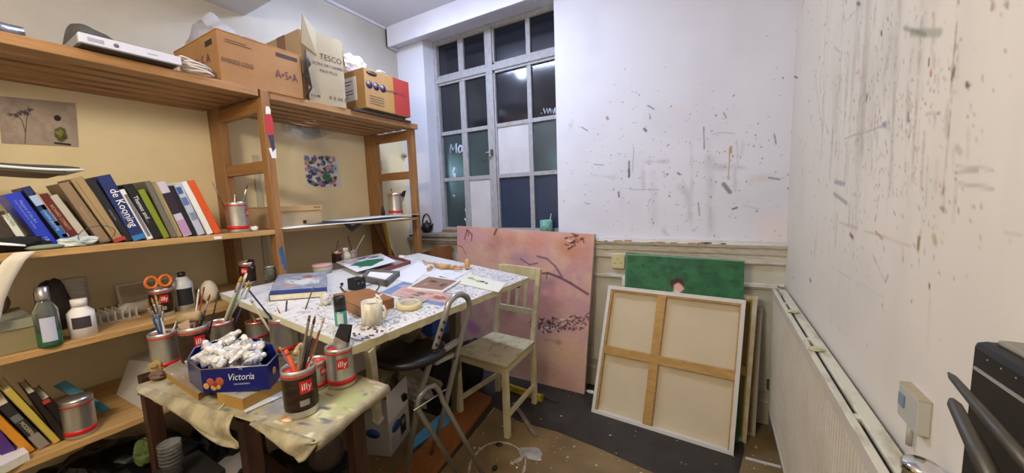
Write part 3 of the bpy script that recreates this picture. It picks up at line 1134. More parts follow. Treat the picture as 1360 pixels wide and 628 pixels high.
def bunch(can, specs, where, group):
    """can=(base, radius, height); specs: (tip px, tip py, handle, tip colour, r, kind, word)"""
    base, r, h = can
    for i, (px, py, hc, tc_, br, kind, word) in enumerate(specs):
        d = ray(px, py)
        # the tip hangs over the can: meet the pixel ray at the can's own distance, nudged back or forward
        k = (Vector((base.x, base.y, 0)).length) / Vector((d.x, d.y, 0)).length
        off = ((i * 37) % 5 - 2) * .006
        tip = EYE + d * (k + off / Vector((d.x, d.y, 0)).length)
        out = Vector((tip.x - base.x, tip.y - base.y, 0))
        rim = min(r * .8, out.length * .5)
        o = out.normalized() if out.length > 1e-4 else Vector((1, 0, 0))
        # foot on the opposite side of the bottom
        hz = tip.z - base.z
        foot = base + Vector((0, 0, .006)) - o * (r * .55)
        t = h / hz if hz > h else 1
        xr = (-r * .55) + (out.length + r * .55) * t          # radial distance at rim height
        if xr > r * .85:
            foot = base + Vector((0, 0, .006)) + o * (r * .3)
            if r * .3 + (out.length - r * .3) * t > r * .85:
                # hold it against the rim: foot slides up the wall
                pass
        side = Vector((-o.y, o.x, 0)) * (((i * 53) % 7) / 7 - .45) * r * .7
        brush(foot + side, tip, word + ' ' + where, hc, tc_, br, kind, group)


def slab(fn, corners, h, top=True, lift=0):
    """block whose TOP outline is seen at four pixels on the plane fn raised by lift+h"""
    t = [fn(*q, lift + h) for q in corners]
    b = [p - Vector((0, 0, h)) for p in t]
    return b, t


# ============================================================ BOOKS LEANING ON THE UPPER SHELF
def Pz(x, y):
    return (x / 3.694, 190 + y / 3.694)


def book(name, label, tl, tr, bl, br, x, cover, zbase, depth=.19, titles=(), bands=(), group=None, cat='book', pagecol=None):
    """spine quad in picture points, on the plane x=; leaning block with cover, pages and title"""
    a, b, c, d = [P(*q, x=x) for q in (bl, br, tr, tl)]
    mid = (a + b) / 2
    dz = zbase - min(a.z, b.z)
    axis = ((d - a) + (c - b)).normalized()
    H = ((d - a).length + (c - b).length) / 2
    t = max(.008, abs((b - a).dot(Vector((0, axis.z, -axis.y)))))
    side = Vector((0, axis.z, -axis.y))                       # across the spine, towards the window
    if side.y < 0:
        side = -side
    o = Vector((x, mid.y, 0)) - side * t / 2
    o.z = 0
    low = min(0, (side * t).z)
    o.z = zbase - low + .0005
    bk = thing(name, label, cat, (x, mid.y, zbase), group)
    X = Vector((-1, 0, 0))

    def blk(mb, s0, s1, h0, h1, d0, d1, mi=0):
        q = [o + side * s + axis * hh + X * dd for hh in (h0, h1) for s, dd in ((s0, d0), (s1, d0), (s1, d1), (s0, d1))]
        mb.hexa(q[:4], q[4:], mi)
    m = MB()
    blk(m, 0, .0022, 0, H, 0, depth)
    blk(m, t - .0022, t, 0, H, 0, depth)
    blk(m, 0, t, 0, H, 0, .003)
    m.build('cover', mat('cover_' + cover, cover, rough=.4), bk, bevel=.0008)
    m = MB()
    blk(m, .0022, t - .0022, .003, H - .004, .003, depth - .004)
    m.build('page_block', pages, bk)
    for i, (h0, h1, s0, s1, col) in enumerate(bands):
        m = MB()
        blk(m, t * s0, t * s1, H * h0, H * h1, -.0006, .0004)
        m.build('spine_panel', mat('panel_' + col, col, rough=.45), bk)
    for txt, size, pos, s_, col in titles:
        m = MB()
        lettering(m, txt, size, o + side * t * s_ + axis * H * pos + Vector((.0004, 0, 0)), -axis, side, lift=.0008)
        m.build('title', mat('print_' + col, col, rough=.5), bk)
    return bk


BK = [
    ('book', 'dark brown hardback at the left end of the upper book row', (-55, 235), (-5, 232), (15, 432), (80, 432), '3a2f26', (), ()),
    ('book', 'white spined book with a grey green edge, second in the upper row', (-8, 262), (30, 255), (108, 437), (160, 435), 'cfd0c4', (('TASCHEN', .011, .86, .5, '3c5a4c'),), ((.0, 1, .82, 1, '3c4c40'),)),
    ('book', 'thick royal blue hardback in the upper book row', (10, 197), (88, 188), (205, 457), (293, 462), '1d35b4', (('Masters of the Art', .011, .66, .62, '8fa4e8'), ('from Rembrandt to Vermeer', .009, .62, .35, '7d93dc'), ('1.0', .013, .16, .5, 'c8d0f0')), ()),
    ('book', 'navy paperback with a pale blue patch near the top of its spine', (92, 192), (148, 186), (318, 478), (372, 482), '1c2a5c', (('creative painting', .012, .45, .5, '9cc4ec'),), ((.7, .86, .1, .95, '9cb4dc'), (.12, .62, .05, .95, '2c5c9c'))),
    ('book', 'peach spined book next to the maroon one', (150, 200), (176, 198), (336, 462), (366, 460), 'c49a70', (), ((.4, .48, 0, 1, '2c2a26'), (.18, .24, 0, 1, 'e0d8c4'))),
    ('book', 'maroon hardback with gold lettering in the upper book row', (172, 200), (228, 196), (366, 456), (412, 446), '5a1a20', (('RICHARD CORBETT', .011, .55, .5, 'c4a070'),), ()),
    ('book', 'plain pale grey hardback between maroon and brown books', (234, 202), (268, 197), (414, 446), (456, 440), 'b4aea0', (), ()),
    ('book', 'greyish brown hardback with faint title beside the tall tan book', (276, 192), (342, 184), (490, 484), (548, 480), '8a7458', (('landscapes', .012, .5, .5, 'b49c7c'),), ()),
    ('book', 'tallest tan coloured book standing left of the slim black one', (345, 176), (400, 165), (560, 482), (625, 478), 'a08862', (), ((.05, .95, .3, .36, '7c6848'), (0, .06, .0, 1, 'a83a34'))),
    ('book', 'slim black book leaning left of the dark blue one', (418, 182), (470, 172), (610, 472), (655, 468), '1c1e24', (('painting today', .008, .45, .5, '9c9c9c'),), ()),
    ('book', 'dark blue book with a large white title down its spine', (475, 158), (535, 150), (655, 474), (720, 462), '1e2f66', (('de Kooning', .034, .5, .6, 'f4f4f4'), ('Willem Essays', .006, .4, .25, 'b4c0e0')), ((.0, .08, 0, 1, '2c78b4'),)),
    ('book', 'white book with a grey strip down its spine beside the dark blue book', (584, 226), (616, 221), (722, 470), (757, 465), 'e0deda', (), ((.06, .9, .3, .75, '6c7078'),)),
    ('book', 'black book with white title beginning Themes', (592, 200), (652, 190), (752, 462), (802, 454), '16181a', (('Themes and', .02, .58, .55, 'e8e8e8'), ('foundations', .006, .36, .4, 'a0a0a0')), ()),
    ('book', 'olive green book in the upper row', (672, 208), (704, 204), (800, 446), (832, 440), '7c8a22', (), ()),
    ('book', 'tall grey book behind the olive green one', (704, 176), (736, 172), (840, 452), (868, 448), '6c675c', (), ()),
    ('book', 'brownish grey book with a thin yellow edge', (738, 180), (762, 177), (868, 450), (892, 447), '8c8268', (), ((0, 1, .8, 1, 'b8a24c'),)),
    ('book', 'white and mauve book near the right end of the upper row', (764, 184), (810, 180), (900, 450), (944, 444), 'c4bccc', (), ((.42, .8, 0, 1, '2c2030'), (.02, .3, .1, .9, 'b48cb8'))),
    ('book', 'slim black book right of the mauve one', (820, 204), (850, 200), (944, 446), (968, 442), '1a1a22', (), ()),
    ('book', 'book with a blue and white patterned spine', (854, 196), (886, 188), (968, 440), (1008, 438), 'b4bccc', (), ((.6, .75, .1, .8, '5c74b0'), (.3, .45, .2, .9, '7c8ca0'), (.82, .95, .1, .7, '3c5894'))),
    ('book', 'plain white book left of the orange one', (888, 184), (914, 180), (1016, 440), (1048, 436), 'e4e2dc', (), ()),
    ('book', 'bright orange book at the right end of the upper row', (914, 180), (950, 173), (1050, 436), (1086, 430), 'd9541c', (), ((.45, .47, .4, .6, 'a83c14'),)),
]
for nm, lb, tl, tr, bl, br, cv, ti, ba in BK:
    book(nm, lb, Pz(*tl), Pz(*tr), Pz(*bl), Pz(*br), -2.06, cv, 1.30, titles=ti, bands=ba, group='books leaning along the upper shelf')

# folders lying over the books
zz = P(50, 232, x=-2.08).z
for i, (nm, lb, cat, x0, x1, py, col, y1px, th) in enumerate((
        ('portfolio', 'grey portfolio case lying flat on top of the book row', 'portfolio', -2.36, -2.05, 236, '7c7468', 88, .012),
        ('paper_stack', 'sheaf of white paper on the grey portfolio above the books', 'paper', -2.34, -2.04, 231, 'd8d8d4', 111, .008),
        ('folder', 'dark grey folder topmost of the pile on the books', 'folder', -2.36, -2.06, 225, '3c3c3c', 106, .010))):
    ya = .12
    yb = P(y1px, py, x=-2.06).y
    zb = P(50, 232, x=-2.2).z + [-.012, .001, .010][i] - .0
    m = MB().sheet(lambda u, v: (x0 + (x1 - x0) * v, ya + (yb - ya) * u, zb + th + .004 * math.sin(5 * u + i) - .012 * (u ** 6) * (i == 2) * v), 14, 4, th)
    tag(m.build(nm, c_('flat_' + col, col, .7), loc=((x0 + x1) / 2, (ya + yb) / 2, zb)), lb, cat)

# small things along the front of the upper shelf
def lump(name, label, cat, c, r, m, seed=1, amp=.25, smooth=False, nu=20, nv=12, freq=3, group=None):
    o = MB().blobmesh(c, r, seed, amp, nu, nv, smooth=smooth, freq=freq).build(name, m, loc=(c[0], c[1], c[2] - r[2]))
    return tag(o, label, cat, group)


def ps(px, py, x=-2.02):
    return P(px, py, x=x)


p = ps(28, 322)
lump('cloth_pouch', 'crumpled black cloth pouch in front of the blue books', 'pouch', (-2.06, p.y, 1.325), (.03, .06, .026), c_('black_cloth', '121214', .9), 3, .3)
p = ps(62, 325)
lump('sponge', 'flat grey green sponge at the front edge of the upper shelf', 'sponge', (-2.025, p.y, 1.309), (.02, .045, .009), c_('sponge_green', '7c8878', .9), 5, .1, True)
p = ps(105, 318)
lump('plastic_wrap', 'small crumpled pale plastic wrap in front of the maroon book', 'plastic', (-2.03, p.y, 1.318), (.02, .045, .018), mat('wrap_pale', 'a8b4b4', 'c4ccc8', .3, scale=20), 8, .4)
p = ps(5, 322)
tag(MB().sheet(lambda u, v: (-2.08 + .07 * v, p.y - .05 + .09 * u, 1.335 + .02 * (1 - u) - .018 * v), 4, 4, .003).build('envelope', paper, loc=(-2.045, p.y, 1.30)), 'pale grey envelope resting on the black pouch', 'envelope')
ring = []
c = ps(127, 302)
for k in range(26):
    a = 2 * PI * k / 26
    ring.append((-2.015 + .008 * math.sin(a * 2), c.y + .047 * math.cos(a), 1.302 + .036 + .034 * math.sin(a + .2)))
mb = MB().tube(ring, .0012, 6, closed=True)
tag(mb.build('wire_loop', c_('wire_dark', '2a2a30', .4), loc=(-2.015, c.y, 1.30)), 'thin dark wire loop standing against the brown books', 'wire')

# strip of paper hanging off the shelf edge
def strip(u, v):
    a = [P(48, 333, x=-1.975), P(34, 345, x=-1.965), P(18, 372, x=-1.965), P(6, 400, x=-1.97), P(0, 428, x=-1.975)]
    k = min(u * 4, 3.999)
    i = int(k)
    q = a[i].lerp(a[i + 1], k - i)
    return q + Vector((0, -.045 + .045 * v, .0))
tag(MB().sheet(lambda u, v: strip(u, v), 16, 3, .001).build('paper_strip', mat('strip_paper', 'd8cfbc', 'cfc6b2', .8, scale=6), loc=(-1.99, .22, 1.30)), 'long torn strip of cream paper hanging over the shelf edge', 'paper')

# can of brushes, crumbs and a box beside the middle post
c1 = putcan(CAN, P(317, 302, x=-2.07).xy.to_3d() + Vector((0, 0, 1.30)), 30, 'silver coffee can holding brushes at the end of the upper book shelf', 1.25)
bunch(c1, [(281, 240, '6c3c34', 'b08c54', .003, 'round', 'brown long paintbrush leaning left'), (312, 259, 'e0dcd4', 'c8c4bc', .003, 'stick', 'short white brush handle'),
           (329, 245, '6a7078', '3c3c40', .003, 'round', 'grey paintbrush leaning right')], 'in the can at the end of the book shelf', 'brushes in the book shelf can')
p = ps(342, 301)
lump('tissue', 'crumpled white tissue beside the can on the upper shelf', 'tissue', (-2.06, p.y, 1.312), (.02, .02, .012), paper, 9, .4)

cb = thing('shoe_box', 'flat brown cardboard box with folded lid on the upper shelf', 'box', (-2.25, 1.25, 1.30))
a, b = P(336, 300, x=-2.10), P(428, 296, x=-2.10)
ya, yb = 1.06, b.y
zt = P(428, 272, x=-2.1).z
MB().box((-2.42, ya, 1.301), (-2.10, yb, zt - .006)).build('box_body', cardboard2, cb, bevel=.002)
mb = MB().box((-2.424, ya - .004, zt - .006), (-2.094, yb + .004, zt)).box((-2.097, ya + .0, zt - .03), (-2.092, yb + .004, zt))
mb.build('lid', mat('cardboard_lid', 'c09c6c', 'b08c5c', .8, scale=5), cb, bevel=.002)
mb = MB().cbox((-2.0995, ya + .17, 1.325), (.001, .02, .02)).cbox((-2.0915, yb - .03, zt - .012), (.001, .04, .004))
mb.build('printed_mark', c_('print_black', '1e1c1a'), cb)

# sheets of paper and prints on the right half of the upper shelf
PAP = [('paper_sheet', 'large white sheet sticking out over the shelf edge below the pinned palette', (361, 301), (430, 304), (560, 291), (432, 296), 'e8e8e6', .0),
       ('print_sheet', 'dark green print among the papers on the upper shelf', (395, 301), (450, 302), (540, 292), (440, 294), '5c6450', .004),
       ('print_sheet', 'black and grey print on the papers beside the cardboard box', (430, 297), (470, 299), (535, 289), (460, 290), '3a3c40', .008),
       ('paper_sheet', 'curled white sheet topmost on the papers of the upper shelf', (432, 293), (480, 292), (556, 288), (470, 286), 'e0e2e2', .013)]
for i, (nm, lb, q0, q1, q2, q3, col, dz) in enumerate(PAP):
    xs0, xs1 = (-2.35, -1.93 - .02 * i) if i == 0 else (-2.33, -2.0 + .01 * (i % 2))
    y0_ = P(*q0, z=1.303 + dz).y if i else 1.12
    ya_, yb_ = [(1.07, 1.95), (1.2, 1.75), (1.33, 1.85), (1.4, 2.08)][i]
    tag(MB().sheet(lambda u, v: (xs0 + (xs1 - xs0) * v, ya_ + (yb_ - ya_) * u + .04 * v * (1 if i % 2 else -1), 1.303 + dz + .002 * math.sin(6 * u + i) + (.006 * math.sin(PI * u) * v if i == 3 else 0)), 12, 6, .0015)
        .build(nm, c_('sheet_' + col, col, .6), loc=(xs1 - .2, ya_ + .2, 1.302)), lb, 'paper')
# bird shaped black cutting hanging below the shelf
q = [P(455, 296, x=-1.985), P(462, 303, x=-1.985), P(468, 308, x=-1.985), (P(474, 303, x=-1.985)), P(482, 297, x=-1.985), P(474, 297, x=-1.985), P(468, 300, x=-1.985), P(462, 296, x=-1.985)]
mb = MB()
n = len(q)
mb.add(q + [v - Vector((.002, 0, 0)) for v in q], [tuple(range(n)), tuple(reversed(range(n, 2 * n)))] + [(i, n + i, n + (i + 1) % n, (i + 1) % n) for i in range(n)])
tag(mb.build('paper_cutting', c_('cut_black', '161616'), loc=q[0]), 'black ragged paper cutting dangling from the shelf edge', 'paper')

c2 = putcan(CAN, Vector((-2.2, P(526, 286, x=-2.2).y, 1.318)), 19, 'silver coffee can on the papers at the window end of the upper shelf', 2.6, h=1.12)
bunch(c2, [(519, 250, '2c2c30', '16161a', .003, 'round', 'black handled brush'), (537, 252, '24283c', '14161c', .004, 'flat', 'dark flat brush leaning right')], 'in the can near the window', 'brushes in the can near the window')
p = P(509, 285, x=-2.3)
tag(MB().lathe([(0, 0), (.014, 0), (.016, .03), (.010, .05), (.008, .075), (0, .078)], 14, M=MT((-2.3, p.y, 1.318))).build('spray_nozzle', black, loc=(-2.3, p.y, 1.318)), 'small black nozzle bottle left of the window end can', 'bottle')

# ============================================================ THINGS ON THE WALL
def pinned(name, label, cat, pic, tl, tr, br, bl, extra=.002, m=None, x=XL + .004):
    a = [P(*q, x=x) for q in (bl, br, tr, tl)]
    body = MB().hexa([v - Vector((.003, 0, 0)) for v in a], [v - Vector((.0004, 0, 0)) for v in a])
    o = picgrid(name, pic, bil(*a), m or vc, loc=a[0], extra=(body, 'd8d4c8', None))
    return tag(o, label, cat)


pic = Pic(150, 100, 'a39488')
pic.noise('b4a698', 30, .3, .7, .8).noise('908278', 14, .5, .8, .5)
pic.poly([(.28, .02), (.30, .25), (.27, .5), (.22, .62)], .012, '4c4248').poly([(.30, .25), (.33, .55), (.36, .72)], .012, '4c4248')
for u, v in ((.2, .6), (.14, .62), (.3, .7), (.38, .76), (.33, .66), (.25, .66)):
    pic.blob(u, v, .05, .035, '3a323c', .9, .6, .8)
pic.blob(.73, .62, .055, .05, '1c1820', 1, .2)
pic.blob(.76, .27, .10, .13, '4c5424', 1, .2, .3).blob(.74, .3, .06, .07, '8c8438', .9, .5, .8).blob(.80, .2, .04, .03, '2c3c28', .9, .5)
pic.line(.67, .06, .88, .04, .03, '201c20')
pinned('painting_sheet', 'unframed grey painting of dark flowers and a seated figure pinned at the left', 'painting', pic, (-4, 127), (100, 137), (104, 195), (2, 190))

pic = Pic(120, 110, 'd8d4cc')
for _ in range(95):
    pic.blob(random.uniform(.04, .88), random.uniform(.04, .95), random.uniform(.03, .1), random.uniform(.03, .09), random.choice(['8a6a9c', 'b48aa0', '3c4a7c', '2c3844', 'c49aa4', '34543c', '5c74a8', 'c8b0b4', 'a07c80', '1c2430', '7c6a9c', 'b08868']), .95, .3, .8)
pic.blob(.58, .32, .13, .13, '3c7c54', 1, .4, .8).blob(.86, .6, .09, .14, '9cc0d4', .9, .4, .5).blob(.86, .6, .03, .04, '4c6c9c', 1)
pinned('paint_palette', 'paper palette crowded with mixed paint dabs pinned above the papers', 'palette', pic, (403, 205), (449, 207), (454, 249), (407, 248))

mb = MB()
for i in range(3):
    mb.sheet(lambda u, v: (XL + .012 + .01 * math.sin(9 * u + i) * math.cos(7 * v), 1.42 + .28 * u + .05 * i, 1.93 + .10 * v - .05 * math.sin(PI * u) + .02 * i), 14, 8, .0006)
tag(mb.build('plastic_sheeting', mat('film', 'e4e4dc', rough=.2, alpha=.14, bump=.3, scale=20), loc=(XL + .01, 1.5, 1.9)), 'wisp of clear plastic film clinging to the wall under the top shelf', 'plastic')
a, b = P(337, 206, x=XL), P(345, 345, x=XL)
struct(MB().box((XL, a.y - .012, .6), (XL + .012, a.y + .02, a.z)).build('trim_8', c_('pipe_cover', 'c8c2ac', .6)))
q = P(536, 214, x=-2.59)
hn = [Vector((-2.575, q.y + .06 * math.sin(t), q.z + .07 * math.cos(t) - .01)) for t in np.linspace(-.6, 2.4, 9)]
tag(MB().tube(hn, [.008, .014, .019, .024, .026, .026, .022, .016, .01], 12).build('horn', mat('horn_skin', '8c8268', 'b8ae92', .5, scale=15), loc=hn[0]), 'curved pale horn hanging on the wall behind the window end of the shelf', 'horn')
a = P(503, 219, x=XL)
mb = MB().box((XL, a.y - .035, a.z - .045), (XL + .008, a.y + .035, a.z + .045))
tag(mb.build('light_switch', c_('switch_cream', 'c9c2a8', .5), loc=(XL, a.y, a.z - .045), bevel=.003), 'cream switch plate on the wall by the last ladder', 'switch')

# ============================================================ TOP SHELF LOAD
ZT = 2.006
fo = thing('foil_roll', 'shiny silver foil roll at the left end of the top shelf', 'foil', (-2.03, .3, ZT))
MB().tube([(-2.03, .18, ZT + .022), (-2.03, P(33, 56, x=-2.03).y, ZT + .020)], .02, 14).build('roll', mat('foil', 'b8bcc8', rough=.25, metal=1, bump=.4, scale=30), fo)
MB().tube([(-2.03, .19, ZT + .022), (-2.03, P(33, 56, x=-2.03).y + .004, ZT + .020)], .006, 8).build('core', c_('core_card', '9c8c74'), fo)
tag(MB().box((-2.3, .15, ZT), (-2.16, P(76, 54, x=-2.2).y, ZT + .05)).build('cardboard_tube_box', c_('flat_card_grey', '7c786c', .8), loc=(-2.23, .3, ZT), bevel=.004), 'long low grey carton behind the foil roll', 'box')

# flat silver box with a pale front, projecting over the edge
dv = thing('disc_player', 'flat silver appliance with perforated dark underside on the top shelf', 'appliance', (-2.1, .6, ZT))
tl_, tr_, br_, bl_ = [P(*q, x=-1.93) for q in ((104, 46), (241, 81), (241, 90), (103, 58))]
y0_, y1_ = tl_.y, tr_.y
zb_, zt_ = (bl_.z + br_.z) / 2, (tl_.z + tr_.z) / 2
zb_ = max(zb_, ZT + .006)
zt_ = zb_ + .034
MB().box((-2.24, y0_, zb_ + .003), (-1.95, y1_, zt_)).build('casing', mat('casing_silver', '9a9ca4', rough=.4, metal=.5), dv, bevel=.002)
MB().box((-1.95, y0_, zb_ + .002), (-1.93, y1_, zt_ + .001)).build('front_panel', c_('panel_pale', 'cdd0e0', .35), dv, bevel=.002)
mb = MB().box((-2.23, y0_ + .01, zb_), (-1.95, y1_ - .01, zb_ + .003))
mb.build('underside', c_('vent_dark', '26241f', .6), dv)
mb = MB().lathe([(0, 0), (.007, 0), (.007, .002), (0, .002)], 16, M=frame((-1.93, y0_ + .09, (zb_ + zt_) / 2), (0, 1, 0), (0, 0, 1)))
mb.build('power_button', c_('btn_dark', '5c6070'), dv)
MB().cbox((-1.9295, (y0_ + y1_) / 2 + .05, (zb_ + zt_) / 2), (.001, .03, .004)).build('logo_plate', c_('btn_dark2', '9ca0b4'), dv)
MB().cbox((-1.9295, y0_ + .04, (zb_ + zt_) / 2), (.001, .04, .014)).build('display', c_('btn_dark2', '9ca0b4'), dv)
mb = MB()
for y in (y0_ + .04, y1_ - .04):
    for x in (-2.2, -2.02):
        mb2 = MB().box((x - .012, y - .012, ZT), (x + .012, y + .012, zb_ + .001))
        mb2.build('foot', black, dv)
# cable
cb_pts = []
y2 = P(262, 92, x=-1.99).y
for k in range(70):
    a = k * .55
    cb_pts.append((-2.0 + .035 * math.sin(a * .97), y2 + .055 * math.cos(a) + .01 * math.sin(a * .3), ZT + .010 + .0007 * k + .004 * math.sin(a * 1.7)))
cbl = thing('power_cable', 'coiled off-white cable beside the silver appliance', 'cable', (-2.0, y2, ZT))
MB().tube(cb_pts, .0035, 6).build('cord', c_('cord_white', 'd8d0c4', .5), cbl)
# grey hat
hp = thing('felt_hat', 'slouched dark grey quilted hat behind the silver appliance', 'hat', (-2.2, .45, ZT))
hy0, hy1 = P(88, 50, x=-2.3).y, P(168, 60, x=-2.3).y
mb = MB()


def hatf(u, v):
    y = hy0 + (hy1 - hy0) * u
    h = (.185 * min(1, (u + .0) * 7 + .35) * (1 - .6 * u ** 3.5))
    w = .13
    a = PI * v
    return (-2.32 - math.cos(a) * w, y, ZT + .002 + h * math.sin(a) ** .6 + .006 * math.sin(17 * u) * math.sin(9 * v))


mb.sheet(hatf, 18, 16, .004)
mb.build('crown', mat('hat_grey', '4c4a48', '5c5a56', .9, scale=30, bump=.6, bscale=45), hp)
MB().sheet(lambda u, v: (-2.32 + .16 * math.cos(2 * PI * u) * (1 + .25 * v), (hy0 + hy1) / 2 + (hy1 - hy0) * .5 * math.sin(2 * PI * u) * (1 + .15 * v), ZT + .008 - .003 * v), 30, 2, .003).build('brim', mat('hat_grey'  , '4c4a48'), hp)

# ---- large cartons
def carton(name, label, lo, hi, m, parts=()):
    c = thing(name, label, 'box', ((lo[0] + hi[0]) / 2, (lo[1] + hi[1]) / 2, lo[2]))
    MB().box(lo, hi).build('carton_body', m, c, bevel=.003)
    return c


ya, yb = P(289, 60, x=-2.0).y, P(401, 100, x=-2.0).y
zt = P(345, 57, x=-2.0).z
bxk = P(226, 36, y=ya).x
b1 = carton('cardboard_box', 'long brown cardboard box marked A and S in purple pen on the top shelf', (bxk, ya, ZT), (-2.0, yb, zt), mat('carton_brown', 'a87e52', '9a7046', .8, scale=4))
mb = MB().box((-2.33, ya - .001, zt), (-2.17, yb, zt + .004)).box((-2.163, ya - .001, zt), (-1.999, yb, zt + .004))
mb = MB().box((bxk, ya - .001, zt), (-2.17, yb, zt + .004))
mb.build('flap', mat('carton_flap', 'b98550', 'ab784a', .8, scale=4), b1)
MB().box((-2.163, ya - .001, zt), (-1.999, yb, zt + .004)).build('flap', mat('carton_flap', 'b98550'), b1)
pen = c_('pen_purple', '5c2c50', .5)
prn = c_('carton_print', '3c2c24', .7)
mb = MB()
lettering(mb, 'RIVERSIDE LODGE', .03, (-1.9985, ya + .075, ZT + .10), (0, 1, 0), (0, 0, 1), xs=.55)
mb.build('printed_lettering', prn, b1)
mb = MB().box((-1.999, yb - .13, zt - .04), (-1.9985, yb - .02, zt - .02))
mb.build('printed_bar', prn, b1)
mb = MB()
mb.box((-1.999, ya + .03, zt - .035), (-1.9985, ya + .12, zt - .032)).box((-1.999, ya + .03, zt - .045), (-1.9985, ya + .14, zt - .042))
mb.build('printed_lines', prn, b1)
mb = MB()
lettering(mb, 'A•S•A', .062, (-1.998, yb - .085, ZT + .10), (0, 1, 0), (0, 0, 1), xs=.75)
lettering(mb, 'A S A', .062, (-2.16, ya - .001, ZT + .12), (1, 0, 0), (0, 0, 1), xs=1.1)
mb.build('pen_marks', pen, b1)
mb = MB().box((-2.12, ya - .0012, zt - .055), (-2.05, ya, zt - .03))
mb.build('printed_block', c_('print_black', '1e1c1a'), b1)
MB().box((bxk + .015, ya - .0014, zt - .07), (bxk + .05, ya, zt - .03)).build('shipping_label', paper, b1)
MB().box((bxk + .015, ya - .0014, zt - .12), (bxk + .05, ya, zt - .08)).build('shipping_label', paper, b1)

# bubble wrap over it
def bw(u, v):
    y = ya + .02 + (yb - ya + .0) * u
    h = .14 * math.exp(-((u - .16) / .16) ** 2) * math.sin(PI * v) + .025 + .012 * math.sin(13 * u + 4 * v)
    return (-2.40 + .36 * v, y, zt + .008 + h * (1 - .5 * u) * (.3 + .7 * math.sin(PI * v)) + .008 * math.sin(23 * v + 9 * u))
tag(MB().sheet(bw, 36, 20, .002, smooth=False).build('bubble_wrap', mat('wrap_clear', 'dfe2ea', rough=.18, trans=.4, alpha=.5, bump=.5, scale=40), loc=(-2.2, ya + .2, zt)), 'clear bubble wrap bunched on top of the long cardboard box', 'plastic')

# Tesco carton: standing open on end behind
ty0 = yb + .035
ty1 = P(461, 100, x=-2.0).y
tz = P(408, 24, x=-2.06).z
t_ = thing('cardboard_box', 'tall pale cardboard box with black print and torn open flaps', 'box', (-2.25, (ty0 + ty1) / 2, ZT))
tz2 = ZT + .40
MB().box((-2.44, ty0 - .0, ZT), (-2.05, ty1, tz2)).build('carton_body', mat('carton_pale', 'ab9272', '9d8466', .8, scale=4), t_, bevel=.003)
MB().box((-2.27, ty0 - .0015, ZT + .05), (-2.19, ty0, tz2)).build('brown_tape', c_('tape_brown', '7c5c40', .4), t_)
# printed front panel, slightly proud, and its lifted flap
fa, fb_, fc, fd = P(414, 127, x=-2.0), P(461, 140, x=-1.99), P(457, 53, x=-2.0), P(424, 60, x=-2.02)
fa.z = fb_.z = ZT + .001
fc = Vector((-1.998, fb_.y + .005, ZT + .40))
fd = Vector((-2.02, fa.y + .01, ZT + .40))
fb_.x = -1.998
fa.x = -2.02
th = Vector((.006, 0, 0))
MB().hexa([fa - th, fb_ - th, fb_, fa], [fd - th, fc - th, fc, fd]).build('printed_panel', mat('carton_front', 'a5977c', '988a6e', .8, scale=4), t_)
fl = MB()
g0, g1 = fd + Vector((0, -.03, .0)), fd + Vector((0, .035, -.01))
fl.hexa([fd + Vector((.004, -.035, -.09)), fd + Vector((.004, .05, -.13)), fd + Vector((.010, .05, -.13)), fd + Vector((.010, -.035, -.09))],
        [fd + Vector((.03, -.03, .055)), fd + Vector((.0, .06, .01)), fd + Vector((.006, .06, .01)), fd + Vector((.036, -.03, .055))])
fl.build('flap', mat('carton_front', 'b8a88c'), t_)
MB().hexa([fc + Vector((-.1, 0, -.1)), fc + Vector((-.004, .012, -.14)), fc + Vector((-.004, .016, -.14)), fc + Vector((-.1, .004, -.1))],
          [fc + Vector((-.1, .01, .01)), fc + Vector((-.01, .0, 0)), fc + Vector((-.01, .004, 0)), fc + Vector((-.1, .014, .01))]).build('flap', mat('carton_flap', 'b98550'), t_)
mb = MB()
dy = (fb_ - fa).normalized()
up = Vector((0, 0, 1))
mid = (fa + fb_) / 2
lettering(mb, 'TESCO', .046, mid + up * .27 + dy * .035, dy, up, lift=.0015, xs=.95)
mb.build('printed_lettering', prn, t_)
mb = MB()
lettering(mb, 'ULTRA DRY NAPPIES', .024, mid + up * .225 + dy * .015, dy, up, lift=.0015, xs=.85)
mb.build('printed_lettering', prn, t_)
mb = MB()
lettering(mb, 'MAXI PLUS', .026, mid + up * .19 + dy * .015, dy, up, lift=.0015, xs=.85)
mb.build('printed_lettering', prn, t_)
mb = MB()
lettering(mb, '4 x 48', .022, mid + up * .04 - dy * .075, dy, up, lift=.0015)
mb.build('printed_lettering', prn, t_)
mb = MB()
lettering(mb, 'II II IIII II', .03, mid + up * .045 + dy * .06, dy, up, lift=.0015, xs=1.1)
mb.build('printed_lettering', prn, t_)
# cords in the gap
mb = MB()
for k in range(5):
    o_ = Vector((-2.0 + .006 * k, fa.y - .012 - .004 * k, ZT + .26))
    mb.tube([o_, o_ + Vector((.012, .015 - .006 * k, -.06)), o_ + Vector((0, -.03 + .01 * k, -.13)), o_ + Vector((.01, .01, -.19)), o_ + Vector((-.005, -.02, -.25))], .0035, 6)
tag(mb.build('cord_tangle', c_('cord_dark', '2c2926', .6), loc=(-2.0, fa.y, ZT)), 'dark cords hanging between the long box and the tall pale box', 'cord')

